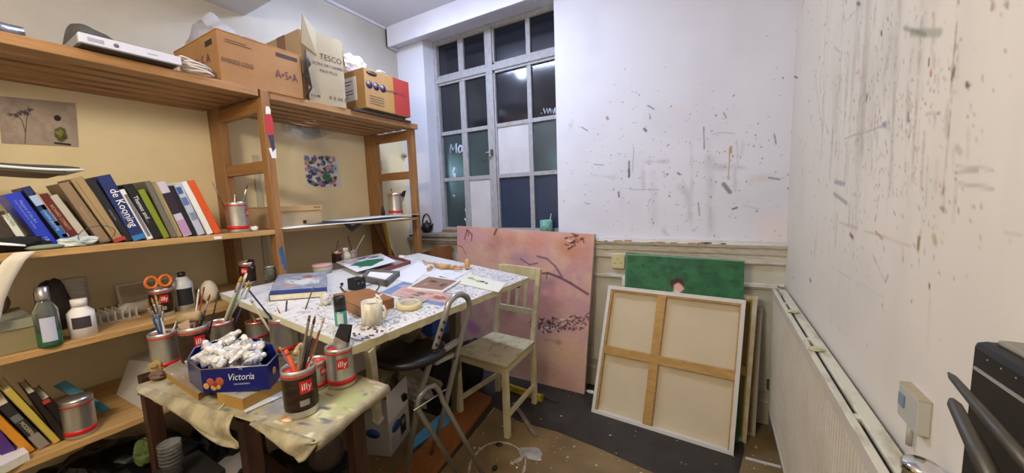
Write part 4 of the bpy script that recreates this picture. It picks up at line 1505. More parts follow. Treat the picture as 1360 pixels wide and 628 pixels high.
# monitor carton
my0, my1 = P(485, 120, x=-1.97).y, P(543, 125, x=-1.97).y
mz0 = ZT + .03
mz1 = P(515, 100, x=-1.97).z
m_ = thing('cardboard_box', 'orange and red printed monitor box overhanging the shelf end nearest the window', 'box', (-2.15, (my0 + my1) / 2, ZT))
MB().box((-2.36, my0, mz0), (-1.97, my1, mz1)).build('carton_body', mat('carton_orange', 'b08a58', 'a37d4c', .7, scale=4), m_, bevel=.003)
yr = my0 + (my1 - my0) * .62
MB().box((-1.9715, yr, mz0 + .002), (-1.969, my1 + .001, mz1 - .001)).build('red_panel', c_('carton_red', 'a83a34', .5), m_)
MB().box((-1.9715, my0 + (my1 - my0) * .50, mz0 + .002), (-1.9693, yr, mz1 - .001)).build('amber_panel', c_('carton_amber', 'ae8446', .5), m_)
mb = MB()
for k in range(3):
    mb.lathe([(0, 0), (.026, 0), (.026, .001), (0, .0012)], 20, M=frame((-1.9698, my0 + .035 + .055 * k, mz0 + .15), (0, 1, 0), (0, 0, 1)))
mb.build('printed_roundels', c_('roundel_navy', '2c2f66'), m_)
mb = MB()
for k in range(3):
    mb.lathe([(0, 0), (.012, 0), (.012, .001), (0, .0012)], 14, M=frame((-1.9684, my0 + .03 + .055 * k, mz0 + .156), (0, 1, 0), (0, 0, 1)))
mb.build('roundel_centres', c_('carton_amber', 'c08434'), m_)
mb = MB()
lettering(mb, 'SyncMaster 171s', .032, (-1.9688, yr + .015, mz0 + .145), (0, 1, 0), (0, 0, 1), xs=.85)
for k in range(4):
    mb.box((-1.9688, my0 + .03, mz0 + .08 - .016 * k), (-1.9684, my0 + .15, mz0 + .083 - .016 * k))
mb.build('printed_lettering', c_('print_dkblue', '2c2840'), m_)
mb = MB()
lettering(mb, 'SAMSUNG', .014, (-1.9672, my0 + .06, mz1 - .025), (0, 1, 0), (0, 0, 1))
mb2 = MB().lathe([(0, 0), (.042, 0), (.042, .001), (0, .001)], 24, M=frame((-1.9695, my0 + .06, mz1 - .025), (0, 1, 0), (0, 0, 1)), sy=.36)
mb2.build('logo_oval', c_('logo_black', '14141c'), m_)
mb.build('logo_lettering', c_('carton_amber', 'c08434'), m_)
mb = MB()
mb.box((-2.28, my0 - .001, mz0 + .06), (-2.05, my0, mz0 + .21))
mb.build('shipping_label', paper, m_)
mb = MB()
for k in range(6):
    mb.box((-2.26, my0 - .0018, mz0 + .08 + .02 * k), (-2.26 + random.uniform(.08, .18), my0 - .0008, mz0 + .086 + .02 * k))
mb.build('label_print', c_('label_blue', '4c5c8c'), m_)
bd = MB().box((-2.4, my0 - .09, ZT), (-1.985, my1 + .02, ZT + .012))
tag(bd.build('hardboard_sheet', c_('board_dark', '3c322a', .7), loc=(-2.2, my0, ZT)), 'dark hardboard sheet lying under the monitor box', 'board')
tag(MB().box((-2.35, my0, ZT + .0125), (-2.0, my1 - .02, mz0 - .0005)).build('tray', c_('board_dark2', '4a3c30', .7), loc=(-2.2, my0, ZT + .0125)), 'thin brown tray between the hardboard sheet and the monitor box', 'tray')
lump('paper_bag', 'crumpled white and violet paper bag on the monitor box', 'bag', (-2.22, my0 + .10, mz1 + .072), (.09, .10, .072), mat('bag_white', 'dcdce4', '8c84a8', .6, scale=14, lo=.55, hi=.7), 21, .4, freq=4)
mb = MB()
for k in range(9):
    a0 = random.uniform(0, 6)
    pp = [(-2.05 + .04 * math.sin(a0 + t), my0 + .19 + .055 * math.cos(a0 * 1.3 + t) + .003 * k, mz1 + .006 + .003 * k + .004 * math.sin(3 * t)) for t in np.linspace(0, 4, 12)]
    mb.tube(pp, .0035, 6)
tag(mb.build('cable', c_('cord_white', 'd8d0c4'), loc=(-2.05, my0 + .19, mz1)), 'loose white cable heaped beside the paper bag on the monitor box', 'cable')

# ============================================================ THIRD SHELF (z .965)
Z3 = .9655


def p3(px, py):
    return P(px, py, z=Z3)


bx = thing('storage_box', 'low olive grey cardboard box with a lid at the left of the third shelf', 'box', (-2.15, .2, Z3))
fx = -2.02
yb = P(51, 460, x=fx).y
zt = P(52, 420, x=fx).z
MB().box((-2.3, .06, Z3), (fx, yb, zt)).build('box_body', c_('box_olive', '857a56', .8), bx, bevel=.002)
MB().box((-2.304, .056, zt - .03), (fx + .004, yb + .004, zt + .002)).build('lid', c_('box_lid', '8a8a78', .8), bx, bevel=.002)
lump('ceramic_jar', 'brownish jar half hidden on the olive grey box', 'jar', (-2.2, .17, zt + .042), (.03, .03, .04), c_('jar_brown', '5c4438', .5), 2, .05, True)
lump('cloth_pouch', 'dark crumpled bag standing behind the green glass bottle', 'bag', (-2.25, .30, Z3 + .10), (.06, .045, .10), c_('bag_dark', '2c2624', .9), 14, .2)

q = p3(70, 460)
bt = thing('glass_bottle', 'clear bottle with green liquid, metal cap and white label', 'bottle', (q.x - .02, q.y, Z3))
s = mpp(q)
R = s * 11
Hb = s * 80
M = MT(bt.location)
MB().lathe([(0, 0), (R * .95, 0), (R, .006), (R, Hb * .62), (R * .45, Hb * .78), (R * .4, Hb * .8), (R * .34, Hb * .8), (R * .42, Hb * .76), (R * .93, Hb * .6), (R * .93, .006), (0, .004)], 24, M=M).build('bottle_body', blueglass, bt)
MB().lathe([(0, .0), (R * .96, .001), (R * 1.004, .006), (R * 1.004, Hb * .24), (R * .9, Hb * .24), (0, Hb * .24)], 24, M=M).build('liquid', mat('green_liquid', '3c7c50', rough=.1, trans=.5), bt)
MB().lathe([(R * .55, Hb * .77), (R * .58, Hb * .8), (R * .55, Hb), (0, Hb)], 24, M=M).build('cap', mat('cap_metal', 'a4a09c', rough=.3, metal=.9), bt)
l = MB()
cyl_patch(l, R, Hb * .1, Hb * .5, -.7, .5, M and 10)
l.v = [M @ v for v in l.v]
l.build('bottle_label', c_('label_lilac', 'b8bcd0'), bt)


def jarlike(name, label, cat, loc, prof, m, capprof=None, capm=None, lab=None, seg=24, group=None):
    o = thing(name, label, cat, loc, group)
    M = MT(loc)
    MB().lathe(prof, seg, M=M).build('body', m, o)
    if capprof:
        MB().lathe(capprof, seg, M=M).build('cap', capm, o)
    if lab:
        r, z0, z1, a0, a1, lm = lab
        l = MB()
        cyl_patch(l, r, z0, z1, a0, a1)
        l.v = [M @ v for v in l.v]
        l.build('bottle_label', lm, o)
    return o


q = p3(113, 446)
s = mpp(q)
r, h = s * 12.5, s * 50
jarlike('plastic_bottle', 'white plastic bottle with a dark label in front of the cup stack', 'bottle', (q.x - .01, q.y, Z3), [(0, 0), (r, 0), (r, h * .65), (r * .55, h * .78), (r * .55, h * .82), (0, h * .82)], white,
        [(r * .58, h * .8), (r * .6, h), (0, h)], c_('cap_white', 'dcd8cc'), (r, h * .25, h * .55, -.9, .5, c_('label_dark', '3c3038')))
q = p3(104, 428)
s = mpp(q)
st_ = thing('cup_stack', 'tall stack of clear plastic cups behind the white bottle', 'cups', (q.x - .08, q.y + .02, Z3))
for k in range(9):
    MB().lathe([(s * 8, 0), (s * 11, .07), (s * 12, .072), (s * 12, .075), (s * 10.6, .074), (s * 7.8, .001)], 24, M=MT(Vector(st_.location) + Vector((0, 0, .013 * k)))).build('cup', mat('cup_clear', 'd4d0c4', rough=.3), st_)
q = p3(145, 428)
tr = MB()
tr.box((q.x - .12, q.y - .09, Z3), (q.x + .02, q.y + .09, Z3 + .004))
for k in range(9):
    y = q.y - .09 + k * .021
    tr.box((q.x - .12, y, Z3), (q.x + .02, y + .004, Z3 + .045))
tag(tr.build('ribbed_tray', mat('cup_clear2', 'dcd8cc', rough=.25, alpha=.45), loc=(q.x, q.y, Z3)), 'clear ribbed plastic tray lying right of the cup stack', 'tray')
a, b = p3(163, 424), p3(205, 412)
mb = MB().tube([a + Vector((-.03, 0, .03)), a.lerp(b, .2) + Vector((-.03, 0, .032)), a.lerp(b, .5) + Vector((-.03, 0, .028)), b + Vector((-.03, .0, .03))], [.014, .028, .024, .03], 14)
tag(mb.build('plastic_roll', mat('film2', 'd0ccc0', rough=.2, alpha=.5, bump=.4, scale=25), loc=a), 'rolled clear plastic bag lying on the third shelf', 'plastic')
pic = Pic(40, 30, 'c4b898')
pic.noise('a89c7c', 8, .4, .7, .8).rect(0, 0, 1, .08, 'e0dccc').rect(0, .92, 1, 1, 'e0dccc').rect(0, 0, .05, 1, 'e0dccc').rect(.95, 0, 1, 1, 'e0dccc')
a = P(185, 412, x=-2.45)
fr = [(-2.5, a.y - .05, Z3), (-2.5, a.y + .2, Z3), (-2.54, a.y + .2, Z3 + .10), (-2.54, a.y - .05, Z3 + .10)]
bk = MB().hexa([Vector(v) - Vector((.012, 0, 0)) for v in fr], [Vector(v) - Vector((.0008, 0, 0)) for v in fr])
tag(picgrid('framed_print', pic, bil(*fr), vc, loc=fr[0], extra=(bk, 'd8d0bc', None)), 'small pale bordered print leaning against the wall on the third shelf', 'print')

# can with orange scissors standing on the shelf behind the brush bench
q = P(218, 428, x=-2.08)
q.z = Z3
c3 = putcan(DCAN, (-2.08, q.y, Z3), 32, 'dark coffee can with orange handled scissors in it on the third shelf', .3, h=.9)
sc_ = thing('scissors', 'scissors with bright orange loop handles standing in a can', 'scissors', c3[0] + Vector((0, 0, .01)))
zt = c3[0].z + c3[2]
org = c_('scissor_orange', 'd8742c', .4)
for sgn in (-1, 1):
    cc = Vector((-2.08, c3[0].y + sgn * .021, zt + .03))
    MB().tube([cc + Vector((.004 * sgn, .019 * math.cos(t), .024 * math.sin(t))) for t in np.linspace(0, 2 * PI, 18)[:-1]], .006, 8, closed=True).build('handle', org, sc_)
    MB().hexa([(-2.081, c3[0].y - sgn * .02 - .002, c3[0].z + .01), (-2.079, c3[0].y - sgn * .02 - .002, c3[0].z + .01), (-2.079, c3[0].y - sgn * .02 + .002, c3[0].z + .01), (-2.081, c3[0].y - sgn * .02 + .002, c3[0].z + .01)],
              [(-2.082, c3[0].y + sgn * .008 - .005, zt + .01), (-2.078, c3[0].y + sgn * .008 - .005, zt + .01), (-2.078, c3[0].y + sgn * .008 + .005, zt + .01), (-2.082, c3[0].y + sgn * .008 + .005, zt + .01)]).build('blade', steel, sc_)
brush(c3[0] + Vector((0, .015, .01)), P(205, 385, x=-2.06), 'white plastic knife sticking out of the scissors can', 'd8d4cc', 'c4c0b8', .003, 'stick')
q = P(248, 418, x=-2.12)
s = mpp(q)
r, h = s * 10, s * 44
jarlike('plastic_bottle', 'white dispenser bottle with black label and nozzle on the third shelf', 'bottle', (-2.12, q.y, Z3), [(0, 0), (r, 0), (r, h * .8), (r * .5, h * .98), (0, h)], c_('bottle_haze', 'c4c8cc', .3),
        [(r * .4, h * .97), (r * .4, h * 1.12), (0, h * 1.14)], black, (r, h * .15, h * .65, -1.0, .7, c_('label_black', '1a1a20')))
q = P(281, 412, x=-2.14)
lump('plaster_egg', 'smooth pear shaped white plaster form behind the brushes', 'ornament', (-2.14, q.y, Z3 + .055), (.034, .034, .055), c_('plaster', 'd4ccb8', .6), 4, .02, True)
mb = MB().box((-2.3, .82, Z3), (-2.02, .995, Z3 + .006))
tag(mb.build('folded_paper', paper, loc=(-2.1, .9, Z3)), 'folded white paper under the plaster form on the third shelf', 'paper')

# ============================================================ FOURTH SHELF (z .595)
Z4 = .5955


def q4(x, y):
    return (x / 2.18, 340 + y / 2.18)


for i, (nm, lb, tl, tr_, bl, br, cv, ti, ba) in enumerate((
        ('book', 'purple book at the far left of the lowest bookshelf', (-60, 460), (-30, 430), (5, 540), (55, 530), '4c2a74', (), ()),
        ('book', 'orange yellow book second on the lowest bookshelf', (-40, 430), (-10, 405), (62, 527), (98, 520), 'd08a24', (), ()),
        ('book', 'black and pale grey book on the lowest bookshelf', (-14, 395), (16, 385), (105, 520), (140, 508), '2c2c2c', (('MODERN', .014, .45, .5, 'd0c8a8'),), ((0, .3, 0, 1, '8c8478'), (.62, .75, .1, .9, '6c6c68'))),
        ('book', 'thin lemon yellow book on the lowest bookshelf', (5, 350), (24, 343), (148, 505), (170, 495), 'c4b04c', (), ()),
        ('book', 'wide dark brown book on the lowest bookshelf', (60, 350), (105, 345), (170, 492), (190, 480), '231c1a', (), ()),
        ('book', 'black book with a small red mark leaning behind the can on the lowest bookshelf', (108, 375), (135, 366), (200, 480), (232, 470), '1a1718', (), ((.9, .98, .1, .8, 'b03a2c'),)))):
    book(nm, lb, q4(*tl), q4(*tr_), q4(*bl), q4(*br), -2.06, cv, Z4, titles=ti, bands=ba, group='books leaning along the lowest bookshelf')
q = P(109, 576, z=Z4)
nb4 = set(o.name for o in bpy.data.objects)
c4 = putcan(CAN, q, 46, 'lidded steel coffee can in front of the lowest bookshelf', 2.2, h=.85)
can4 = [o for o in bpy.data.objects if o.name not in nb4 and o.type == 'EMPTY'][0]
k4 = c4[1] / .047
MB().lathe([(.0423, .127), (.048, .127), (.048, .134), (0, .135)], 28).build('can_lid', steel, can4)
if False: MB().lathe([(c4[1] * .9, c4[2] * .98), (c4[1] * 1.02, c4[2] * .98), (c4[1] * 1.02, c4[2] * 1.03), (0, c4[2] * 1.04)], 28, M=MT(q)).build('can_lid', steel, parent=can4)
mb = MB()
b_, t_q = [], []
tp = [P(72, 514, z=.74), P(88, 506, z=.75), P(147, 543, z=.625), P(134, 549, z=.615)]
nn = (tp[1] - tp[0]).cross(tp[3] - tp[0]).normalized() * .014
bl_ = thing('book', 'light blue book tipped flat against the dark books', 'book', (-2.1, .45, Z4))
MB().hexa([v - nn for v in tp], tp).build('cover', c_('cover_sky', '4c8ca4', .45), bl_, bevel=.001)
# white book lying with its title at the bottom left corner
a, b, c, d = [P(*v, z=Z4 + .03) for v in ((-5, 588), (20, 583), (38, 600), (-5, 622))]
wbk = thing('book', 'white paperback lying flat at the lower left corner', 'book', (a + c) / 2 - Vector((0, 0, .03)))
th_ = Vector((0, 0, .029))
MB().hexa([v - th_ for v in (a, b, c, d)], [v - th_ * .06 for v in (a, b, c, d)]).build('page_block', pages, wbk)
MB().hexa([v - th_ * .06 for v in (a, b, c, d)], [a, b, c, d]).build('cover', c_('cover_white', 'd8d4d4', .4), wbk)
mb = MB()
lettering(mb, 'CA', .03, (a + b + c + d) / 4 + Vector((.005, .0, .0004)), (c - d), (a - d))
mb.build('title', c_('title_rose', '8c3c54'), wbk)

# white box standing at the end of the low shelf
a = P(154, 525, z=Z4)
wv = [P(170, 470, x=-2.05), P(203, 466, x=-2.2)]
wbx = thing('white_carton', 'tilted white cardboard box behind the left brush cans', 'box', (-2.1, .62, Z4))
f0 = [P(154, 524, z=Z4), P(190, 545, z=Z4)]
f1 = [P(171, 478, z=Z4 + .16), P(203, 480, z=Z4 + .16)]
ex_ = Vector((-.10, .16, 0))
f0 = [f0[0], f0[1], f0[1] + ex_, f0[0] + ex_]
f1 = [f1[0], f1[1], f1[1] + ex_, f1[0] + ex_]
wbx.location = f0[0]
ORG[wbx.name] = Vector(f0[0])
MB().hexa(f0, f1).build('box_body', c_('box_white', 'cfccc8', .6), wbx, bevel=.002)
MB().hexa([Vector(v) + Vector((0, 0, .001)) for v in f1], [Vector(v) + Vector((.01, -.01, .008)) for v in f1]).build('lid', c_('box_white_lid', 'd8d6d4', .6), wbx)

# under the lowest shelf: dark sacks
for i, (x, y, z, r, lb) in enumerate(((-2.25, .35, .2, (.28, .3, .2), 'big black rubbish sack under the lowest bookshelf'), (-2.2, .85, .18, (.25, .2, .18), 'black plastic sack below the white carton'),
                                      (-1.75, .75, .13, (.18, .17, .13), 'crumpled black bin bag under the brush bench'))):
    lump('rubbish_sack', lb, 'bag', (x, y, z), r, mat('sack_black', '101012', rough=.35, bump=.3, scale=20), 30 + i, .22, nu=32, nv=20, freq=5)

# ============================================================ BIG TABLE
tb = thing('work_table', 'large paint-spattered white table with a pale edge band', 'table', (-1.5, 1.3, 0))
cn = [T(468, 460), T(703, 368), T(556, 336), T(293, 389)]         # near, right, far, left corners of the top
nrm = Vector((TA, 0, 1)).normalized()
pic = Pic(360, 360, 'dedcda')
pic.noise('cfcdcf', 50, .45, .8, .6).noise('dcd8cc', 9, .62, .8, .5)
# spatter is dense along the right edge (v small = right/front side)
for _ in range(2300):
    v = abs(random.gauss(0, .32))
    u = random.random()
    if v < 1:
        uu, vv = u, v
        r = random.choice([.002, .0028, .004, .005])
        cc = random.choice(['5c6c54', '4c5c7c', '8c9488', '6c7c5c', '9c6c74', '3c4450', '7c84a0', 'a09a84', '44604c', '8c7c9c'])
        if random.random() < .6:
            an = random.uniform(0, PI)
            L = r * random.uniform(2, 6)
            pic.line(uu, vv, uu + L * math.cos(an), vv + L * math.sin(an), r, cc, .8)
        else:
            pic.blob(uu, vv, r * 1.3, r, cc, .8)
pic.speckle(260, .001, .004, ['8c90a0', 'a0a0a8', '6c7480', 'b8b4b0', '9c8c94'], alpha=.7, long=.5)
for _ in range(14):
    pic.blob(random.random(), random.uniform(0, .3), .02, .012, random.choice(['c8d4b0', 'c8bcd0', 'b4c0d8', 'd8c8c0']), .5, .8, .8)
e = nrm * .028
body = MB().hexa([v - e for v in cn], [v - nrm * .0006 for v in cn])
top = picgrid('tabletop', pic, bil(cn[0], cn[1], cn[2], cn[3]), vcgloss, parent=tb, extra=(body, 'd0ccb0', None))
# ribbon of stripped edging along the front
ed = MB()
a, b = cn[0], cn[1]
for k in range(24):
    u0, u1 = k / 24, (k + 1) / 24
    p0, p1 = a.lerp(b, u0), a.lerp(b, u1)
    d0, d1 = .026 + random.uniform(0, .006), .026 + random.uniform(0, .006)
    o1 = Vector((.0015, -.0005, 0))
    ed.add([p0 + o1, p1 + o1, p1 + o1 - Vector((0, 0, d1)), p0 + o1 - Vector((0, 0, d0)), p0, p1, p1 - Vector((0, 0, d1)), p0 - Vector((0, 0, d0))],
           [(0, 3, 2, 1), (4, 5, 6, 7), (0, 1, 5, 4), (3, 7, 6, 2)])
ed.build('edge_band', mat('edge_band', 'c9c39c', 'b4ab84', .6, scale=25), tb)
legm = mat('leg_cream', 'cdc8b4', 'b9b298', .55, scale=12)
trm = mat('trestle_green_grey', '5c5a44', '6c6850', .6, scale=12)


def und(x, y):
    return Vector((x, y, TZ - TA * (x - TX) - .03))


# pale folded leg hanging down beneath the near corner
pa, pb = und(-1.05, .80), PD(502, 556, 1.62)
MB().bar(und(-1.02, .775), pb, .03, .03, up=(1, 0, 0)).build('folding_leg', legm, tb, bevel=.002)
MB().bar(pb + (pb - pa).normalized() * -.02, pb + (pb - pa).normalized() * .015, .036, .036, up=(1, 0, 0)).build('leg_foot', c_('foot_white', 'd8d0c4'), tb, bevel=.003)
for (x0_, y0_, x1_, y1_) in ((-1.34, 1.66, -1.47, 1.74), (-1.86, 1.62, -1.9, 1.62), (-1.52, .98, -1.56, .95), (-1.88, .98, -1.9, .95)):
    MB().bar(und(x0_, y0_), (x1_, y1_, 0), .035, .05, up=(0, 1, 0)).build('trestle_leg', trm, tb, bevel=.002)
q0, q1 = PD(556, 432, 1.55), PD(500, 520, 1.75)
MB().bar(PD(560, 426, 1.5), PD(498, 524, 1.75), .03, .03).build('brace', trm, tb, bevel=.002)
MB().bar(PD(492, 471, 1.5), PD(585, 512, 1.65), .035, .03).build('brace', trm, tb, bevel=.002)
MB().bar(PD(548, 436, 1.6), PD(562, 452, 1.6), .03, .03).build('brace', c_('brace_brown', '6c4428'), tb, bevel=.002)
MB().bar((-1.82, 1.62, .5), (-1.33, 1.62, .5), .03, .04).build('brace', trm, tb, bevel=.002)
MB().bar((-1.86, .97, .6), (-1.54, .97, .6), .03, .04).build('brace', trm, tb, bevel=.002)
mb = MB().cbox(und(-.985, 1.77) - Vector((0, 0, .01)), (.03, .03, .022))
mb.build('corner_bracket', black, tb)


def onT(px, py):
    return T(px, py)


def tslab(name, label, cat, corners, h, m, top=None, group=None, lift=0, topname=None, bevel=.0006, pic=None, cover=None):
    """corners = picture points of the TOP outline; order: near-left, near-right, far-right, far-left"""
    t = [T(*q, lift + h) for q in corners]
    b = [v - nrm * h for v in t]
    c = (b[0] + b[1] + b[2] + b[3]) / 4
    if pic is None:
        o = MB().hexa(b, t).build(name, m, loc=c, bevel=bevel)
        return tag(o, label, cat, group)
    bd = MB().hexa(b, [v - nrm * .0004 for v in t])
    o = picgrid(name, pic, bil(*t), vc, loc=c, extra=(bd, cover or 'e0ded8', None))
    return tag(o, label, cat, group)


# big art book
cb4 = [T(*q, .032) for q in ((357, 391), (434, 385.5), (434, 361), (369, 364))]
cb_b = [v - nrm * .032 for v in cb4]
ab = thing('art_book', 'large hardback art book with figures on its cover lying on the table', 'book', (cb_b[0] + cb_b[2]) / 2)
pic = Pic(130, 90, '8890a0')
pic.noise('a8acb4', 14, .3, .7, .9).rect(0, 0, 1, .16, '2f4380')
pic.blob(.62, .78, .13, .07, 'a8664c', 1, .4, .6).blob(.55, .5, .32, .12, 'dcdcdc', .95, .5, .8).blob(.28, .35, .14, .06, 'bc9884', .9, .5, .8).blob(.8, .6, .12, .07, 'b8b8c4', .9, .5, .8)
pic.blob(.45, .62, .04, .03, '4c5468', .9, .5).blob(.7, .45, .05, .02, 'a89088', .9, .5).line(.78, .25, .8, .65, .015, 'a89c94', .8)
pic.line(.3, .55, .36, .5, .02, '3c4460').blob(.2, .75, .05, .03, '9ca0b0')
ins = .004
cc = sum(cb_b, Vector((0, 0, 0))) / 4
sh_ = lambda v, k: cc + (v - cc) * k
MB().hexa([sh_(v, .985) + nrm * .003 for v in cb_b], [sh_(v, .985) + nrm * .0285 for v in cb_b]).build('page_block', pages, ab)
MB().hexa(cb_b, [v + nrm * .003 for v in cb_b]).build('back_cover', c_('cover_navy', '26386c', .4), ab)
bd = MB().hexa([v - nrm * .0035 for v in cb4], [v - nrm * .0004 for v in cb4])
picgrid('front_cover', pic, bil(*cb4), vcgloss, parent=ab, extra=(bd, '26386c', None))
MB().hexa([cb_b[3], cb_b[3] + (cb_b[0] - cb_b[3]) * 1.0, cb_b[0] + (cb_b[1] - cb_b[0]) * .012, cb_b[3] + (cb_b[2] - cb_b[3]) * .012],
          [cb4[3], cb4[0], cb4[0] + (cb4[1] - cb4[0]) * .012, cb4[3] + (cb4[2] - cb4[3]) * .012]).build('spine', c_('cover_navy', '26386c'), ab)

# jars at the back left
def tcan(px, py, w, proto, label, facing=0, h=1):
    q = T(px, py)
    return putcan(proto, q, w, label, facing, h=h, tilt=True)


cj = tcan(330, 377, 23, DCAN, 'dark coffee can with a wide black brush at the back left of the table', -.4, 1.0)
bunch(cj, [(334, 343, '2a2a2e', '121214', .006, 'flat', 'wide black flat brush standing')], 'in the can at the back left of the table', 'brushes in the back left can')
q = T(360, 372)
s = mpp(q)
jarlike('glass_jar', 'small clear glass jar beside the wooden post at the back of the table', 'jar', q, [(0, 0), (s * 7, 0), (s * 7.2, s * 15), (s * 6.4, s * 17), (s * 5.9, s * 17), (s * 6.4, s * 15), (s * 6.2, s * 1.5), (0, s * 1.2)], mat('jar_glass', 'c8ccc8', rough=.08, trans=.9),
        [(s * 6.6, s * 17), (s * 6.8, s * 19.5), (s * 6.4, s * 20), (s * 6.2, s * 17)], steel)
q = T(429, 362)
s = mpp(q)
jarlike('lidded_pot', 'shallow pot with a pink paint-stained lid behind the art book', 'pot', q, [(0, 0), (s * 11, 0), (s * 12, s * 9), (0, s * 9)], c_('pot_grey', 'a8a49c', .4),
        [(s * 12, s * 8), (s * 12.5, s * 10), (s * 11.5, s * 12), (0, s * 12.4)], c_('pot_pink', 'c49a94', .5))
ck = tcan(448, 351, 14, DCAN, 'dark coffee can holding two brushes behind the green painted paper', 1.2, h=.95)
bunch(ck, [(449, 320, '4c3428', '3a2a24', .0025, 'stick', 'brown stick with a dark tip'), (451, 326, '8c8c8c', '6c3028', .0025, 'stick', 'grey stick')], 'in the dark can behind the green paper', 'brushes in the can behind the green paper')
ck2 = tcan(469, 347, 14, CAN, 'silver coffee can with long brushes behind the white bottle on the table', 2.8, h=.8)
bunch(ck2, [(462, 314, '3c2c28', '2a2020', .003, 'stick', 'dark long brush handle leaning left'), (484, 312, 'c4bca8', 'd4ccb8', .0028, 'stick', 'pale long brush handle leaning right')], 'in the silver can behind the white bottle', 'brushes in the silver can behind the bottle')
q = T(461, 347)
s = mpp(q)
jarlike('plastic_bottle', 'white round-shouldered bottle on the table by the green painted paper', 'bottle', q + Vector((.02, -.02, 0)), [(0, 0), (s * 6.4, 0), (s * 6.6, s * 10), (s * 4, s * 14), (s * 3.4, s * 15), (0, s * 15)], white,
        [(s * 3.8, s * 14.5), (s * 3.8, s * 19), (0, s * 19.4)], white)

# papers and trays on the table top
pic = Pic(110, 90, 'dcdce0')
pic.blob(.42, .42, .34, .22, '1f6a48', 1, .2, .7).blob(.2, .7, .2, .1, 'c89aae', .95, .5, .9).blob(.45, .82, .2, .06, '2c3c70', .9, .4, 1).blob(.75, .75, .14, .06, '384878', .9, .5, 1).blob(.85, .5, .07, .05, 'a88c9c', .9, .5).blob(.1, .85, .1, .05, 'b07c90', .9, .5, .7)
pic.blob(.6, .9, .1, .03, '1c2440', .9, .5, .8)
cr = [T(474, 361, .026), T(526, 347, .034), T(505, 336, .032), T(446, 348, .028)]
bd = MB().hexa([v - nrm * .0015 for v in cr], [v - nrm * .0003 for v in cr])
tag(picgrid('painted_paper', pic, bil(*cr), vc, loc=cr[0], extra=(bd, 'dcdad8', None)), 'curled paper with a large green paint patch and mauve dabs', 'paper')
rt = thing('shallow_frame', 'dark red edged shallow frame lying under the green painted paper', 'frame', T(520, 350))
q4_ = [T(*v, .022) for v in ((497, 361), (545.5, 346), (520, 339), (478, 345))]


def rimframe(parent, q, h, w, m, nm='rim', inner=None, innername='panel', innerh=.004):
    cc = sum(q, Vector((0, 0, 0))) / 4
    mb = MB()
    for i in range(4):
        j = (i + 1) % 4
        a, b = q[i], q[j]
        la = (q[(i - 1) % 4] - a).normalized() * w
        lb_ = (q[(j + 1) % 4] - b).normalized() * w
        mb.hexa([a - nrm * h, b - nrm * h, b + lb_ - nrm * h, a + la - nrm * h], [a, b, b + lb_, a + la])
    mb.build(nm, m, parent)
    if inner is not None:
        bq = [cc + (v - cc) * .96 - nrm * (h - innerh) for v in q]
        MB().hexa([v - nrm * (innerh - .0005) for v in bq], bq).build(innername, inner, parent)


rimframe(rt, q4_, .021, .012, c_('frame_maroon', '7c4444', .6), inner=c_('frame_inner', '9c8c84', .7))
gf = thing('shallow_frame', 'thick dark grey open frame on the table with white paper inside', 'frame', T(505, 370))
q4_ = [T(*v, .03) for v in ((481, 366.5), (514, 373.5), (531, 360), (488, 357))]
rimframe(gf, q4_, .029, .022, mat('frame_grey', '5c5c5c', '6c6a64', .7, scale=20), inner=paper, innerh=.02)
mb = MB()
# black plug adaptor
q = T(470, 385)
ad = thing('power_adaptor', 'black plug adaptor with a thin lead between the book and the wooden block', 'adaptor', q)
MB().cbox(T(474, 384) + nrm * .03, (.06, .065, .058)).build('adaptor_body', black, ad, bevel=.006)
mb = MB()
for dyy in (-.012, .012):
    mb.cbox(T(474, 384) + nrm * .035 + Vector((.0305, dyy, 0)), (.002, .008, .010))
mb.build('pin_socket', c_('socket_grey', '6c6c6c'), ad)
pts = [T(474, 388, .01), T(464, 389, .006), T(456, 386, .005), T(452, 381, .006), T(455, 379, .012)]
MB().tube(pts, .0035, 6).build('lead', black, ad)
MB().tube([T(483, 380, .02), T(492, 378, .015), T(500, 375, .012), T(504, 380, .005), T(498, 388, .004)], .0022, 6).build('lead', black, ad)
MB().cbox(T(454, 377, .006), (.012, .012, .012)).build('plug', black, ad, bevel=.002)
# wooden block / box
wbx = thing('wooden_box', 'shallow brown wooden box lying flat on the table beside the mug', 'box', T(485, 405))
t4 = [T(*v, .04) for v in ((478, 409), (523.5, 396.5), (490, 384), (442, 391.5))]
b4 = [v - nrm * .04 for v in t4]
MB().hexa(b4, t4).build('box_body', mat('box_wood', '7c5230', '8f6038', .4, scale=6, stretch=(2, 6, 6)), wbx, bevel=.002)
MB().hexa([v + nrm * .0003 for v in t4], [v + nrm * .004 for v in t4]).build('lid', mat('box_wood_lid', '8c5f38', '9c6c42', .4, scale=6, stretch=(2, 6, 6)), wbx, bevel=.001)
mb = MB().bar(T(497, 396, .046), T(507, 391, .046), .008, .004)
mb.bar(T(499, 391, .046), T(505, 396, .046), .006, .004)
tag(mb.build('paper_scrap', paper, loc=T(502, 393, .045)), 'twist of white paper on the wooden box lid', 'paper')
# teal bottle with black cap
q = T(453.5, 431)
s = mpp(q)
jarlike('paint_bottle', 'teal paint bottle with a tall black cap near the table corner', 'bottle', q, [(0, 0), (s * 7.2, 0), (s * 7.5, s * 1), (s * 7.5, s * 19), (s * 6, s * 20), (0, s * 20)], c_('teal_plastic', '3c8a86', .35),
        [(s * 7.3, s * 19.5), (s * 7.3, s * 37), (s * 6.5, s * 38.5), (0, s * 38.5)], c_('cap_black', '15181a', .35), (s * 7.5, s * 3, s * 17, -1.2, -.2, c_('label_teal', 'b4c8bc')))
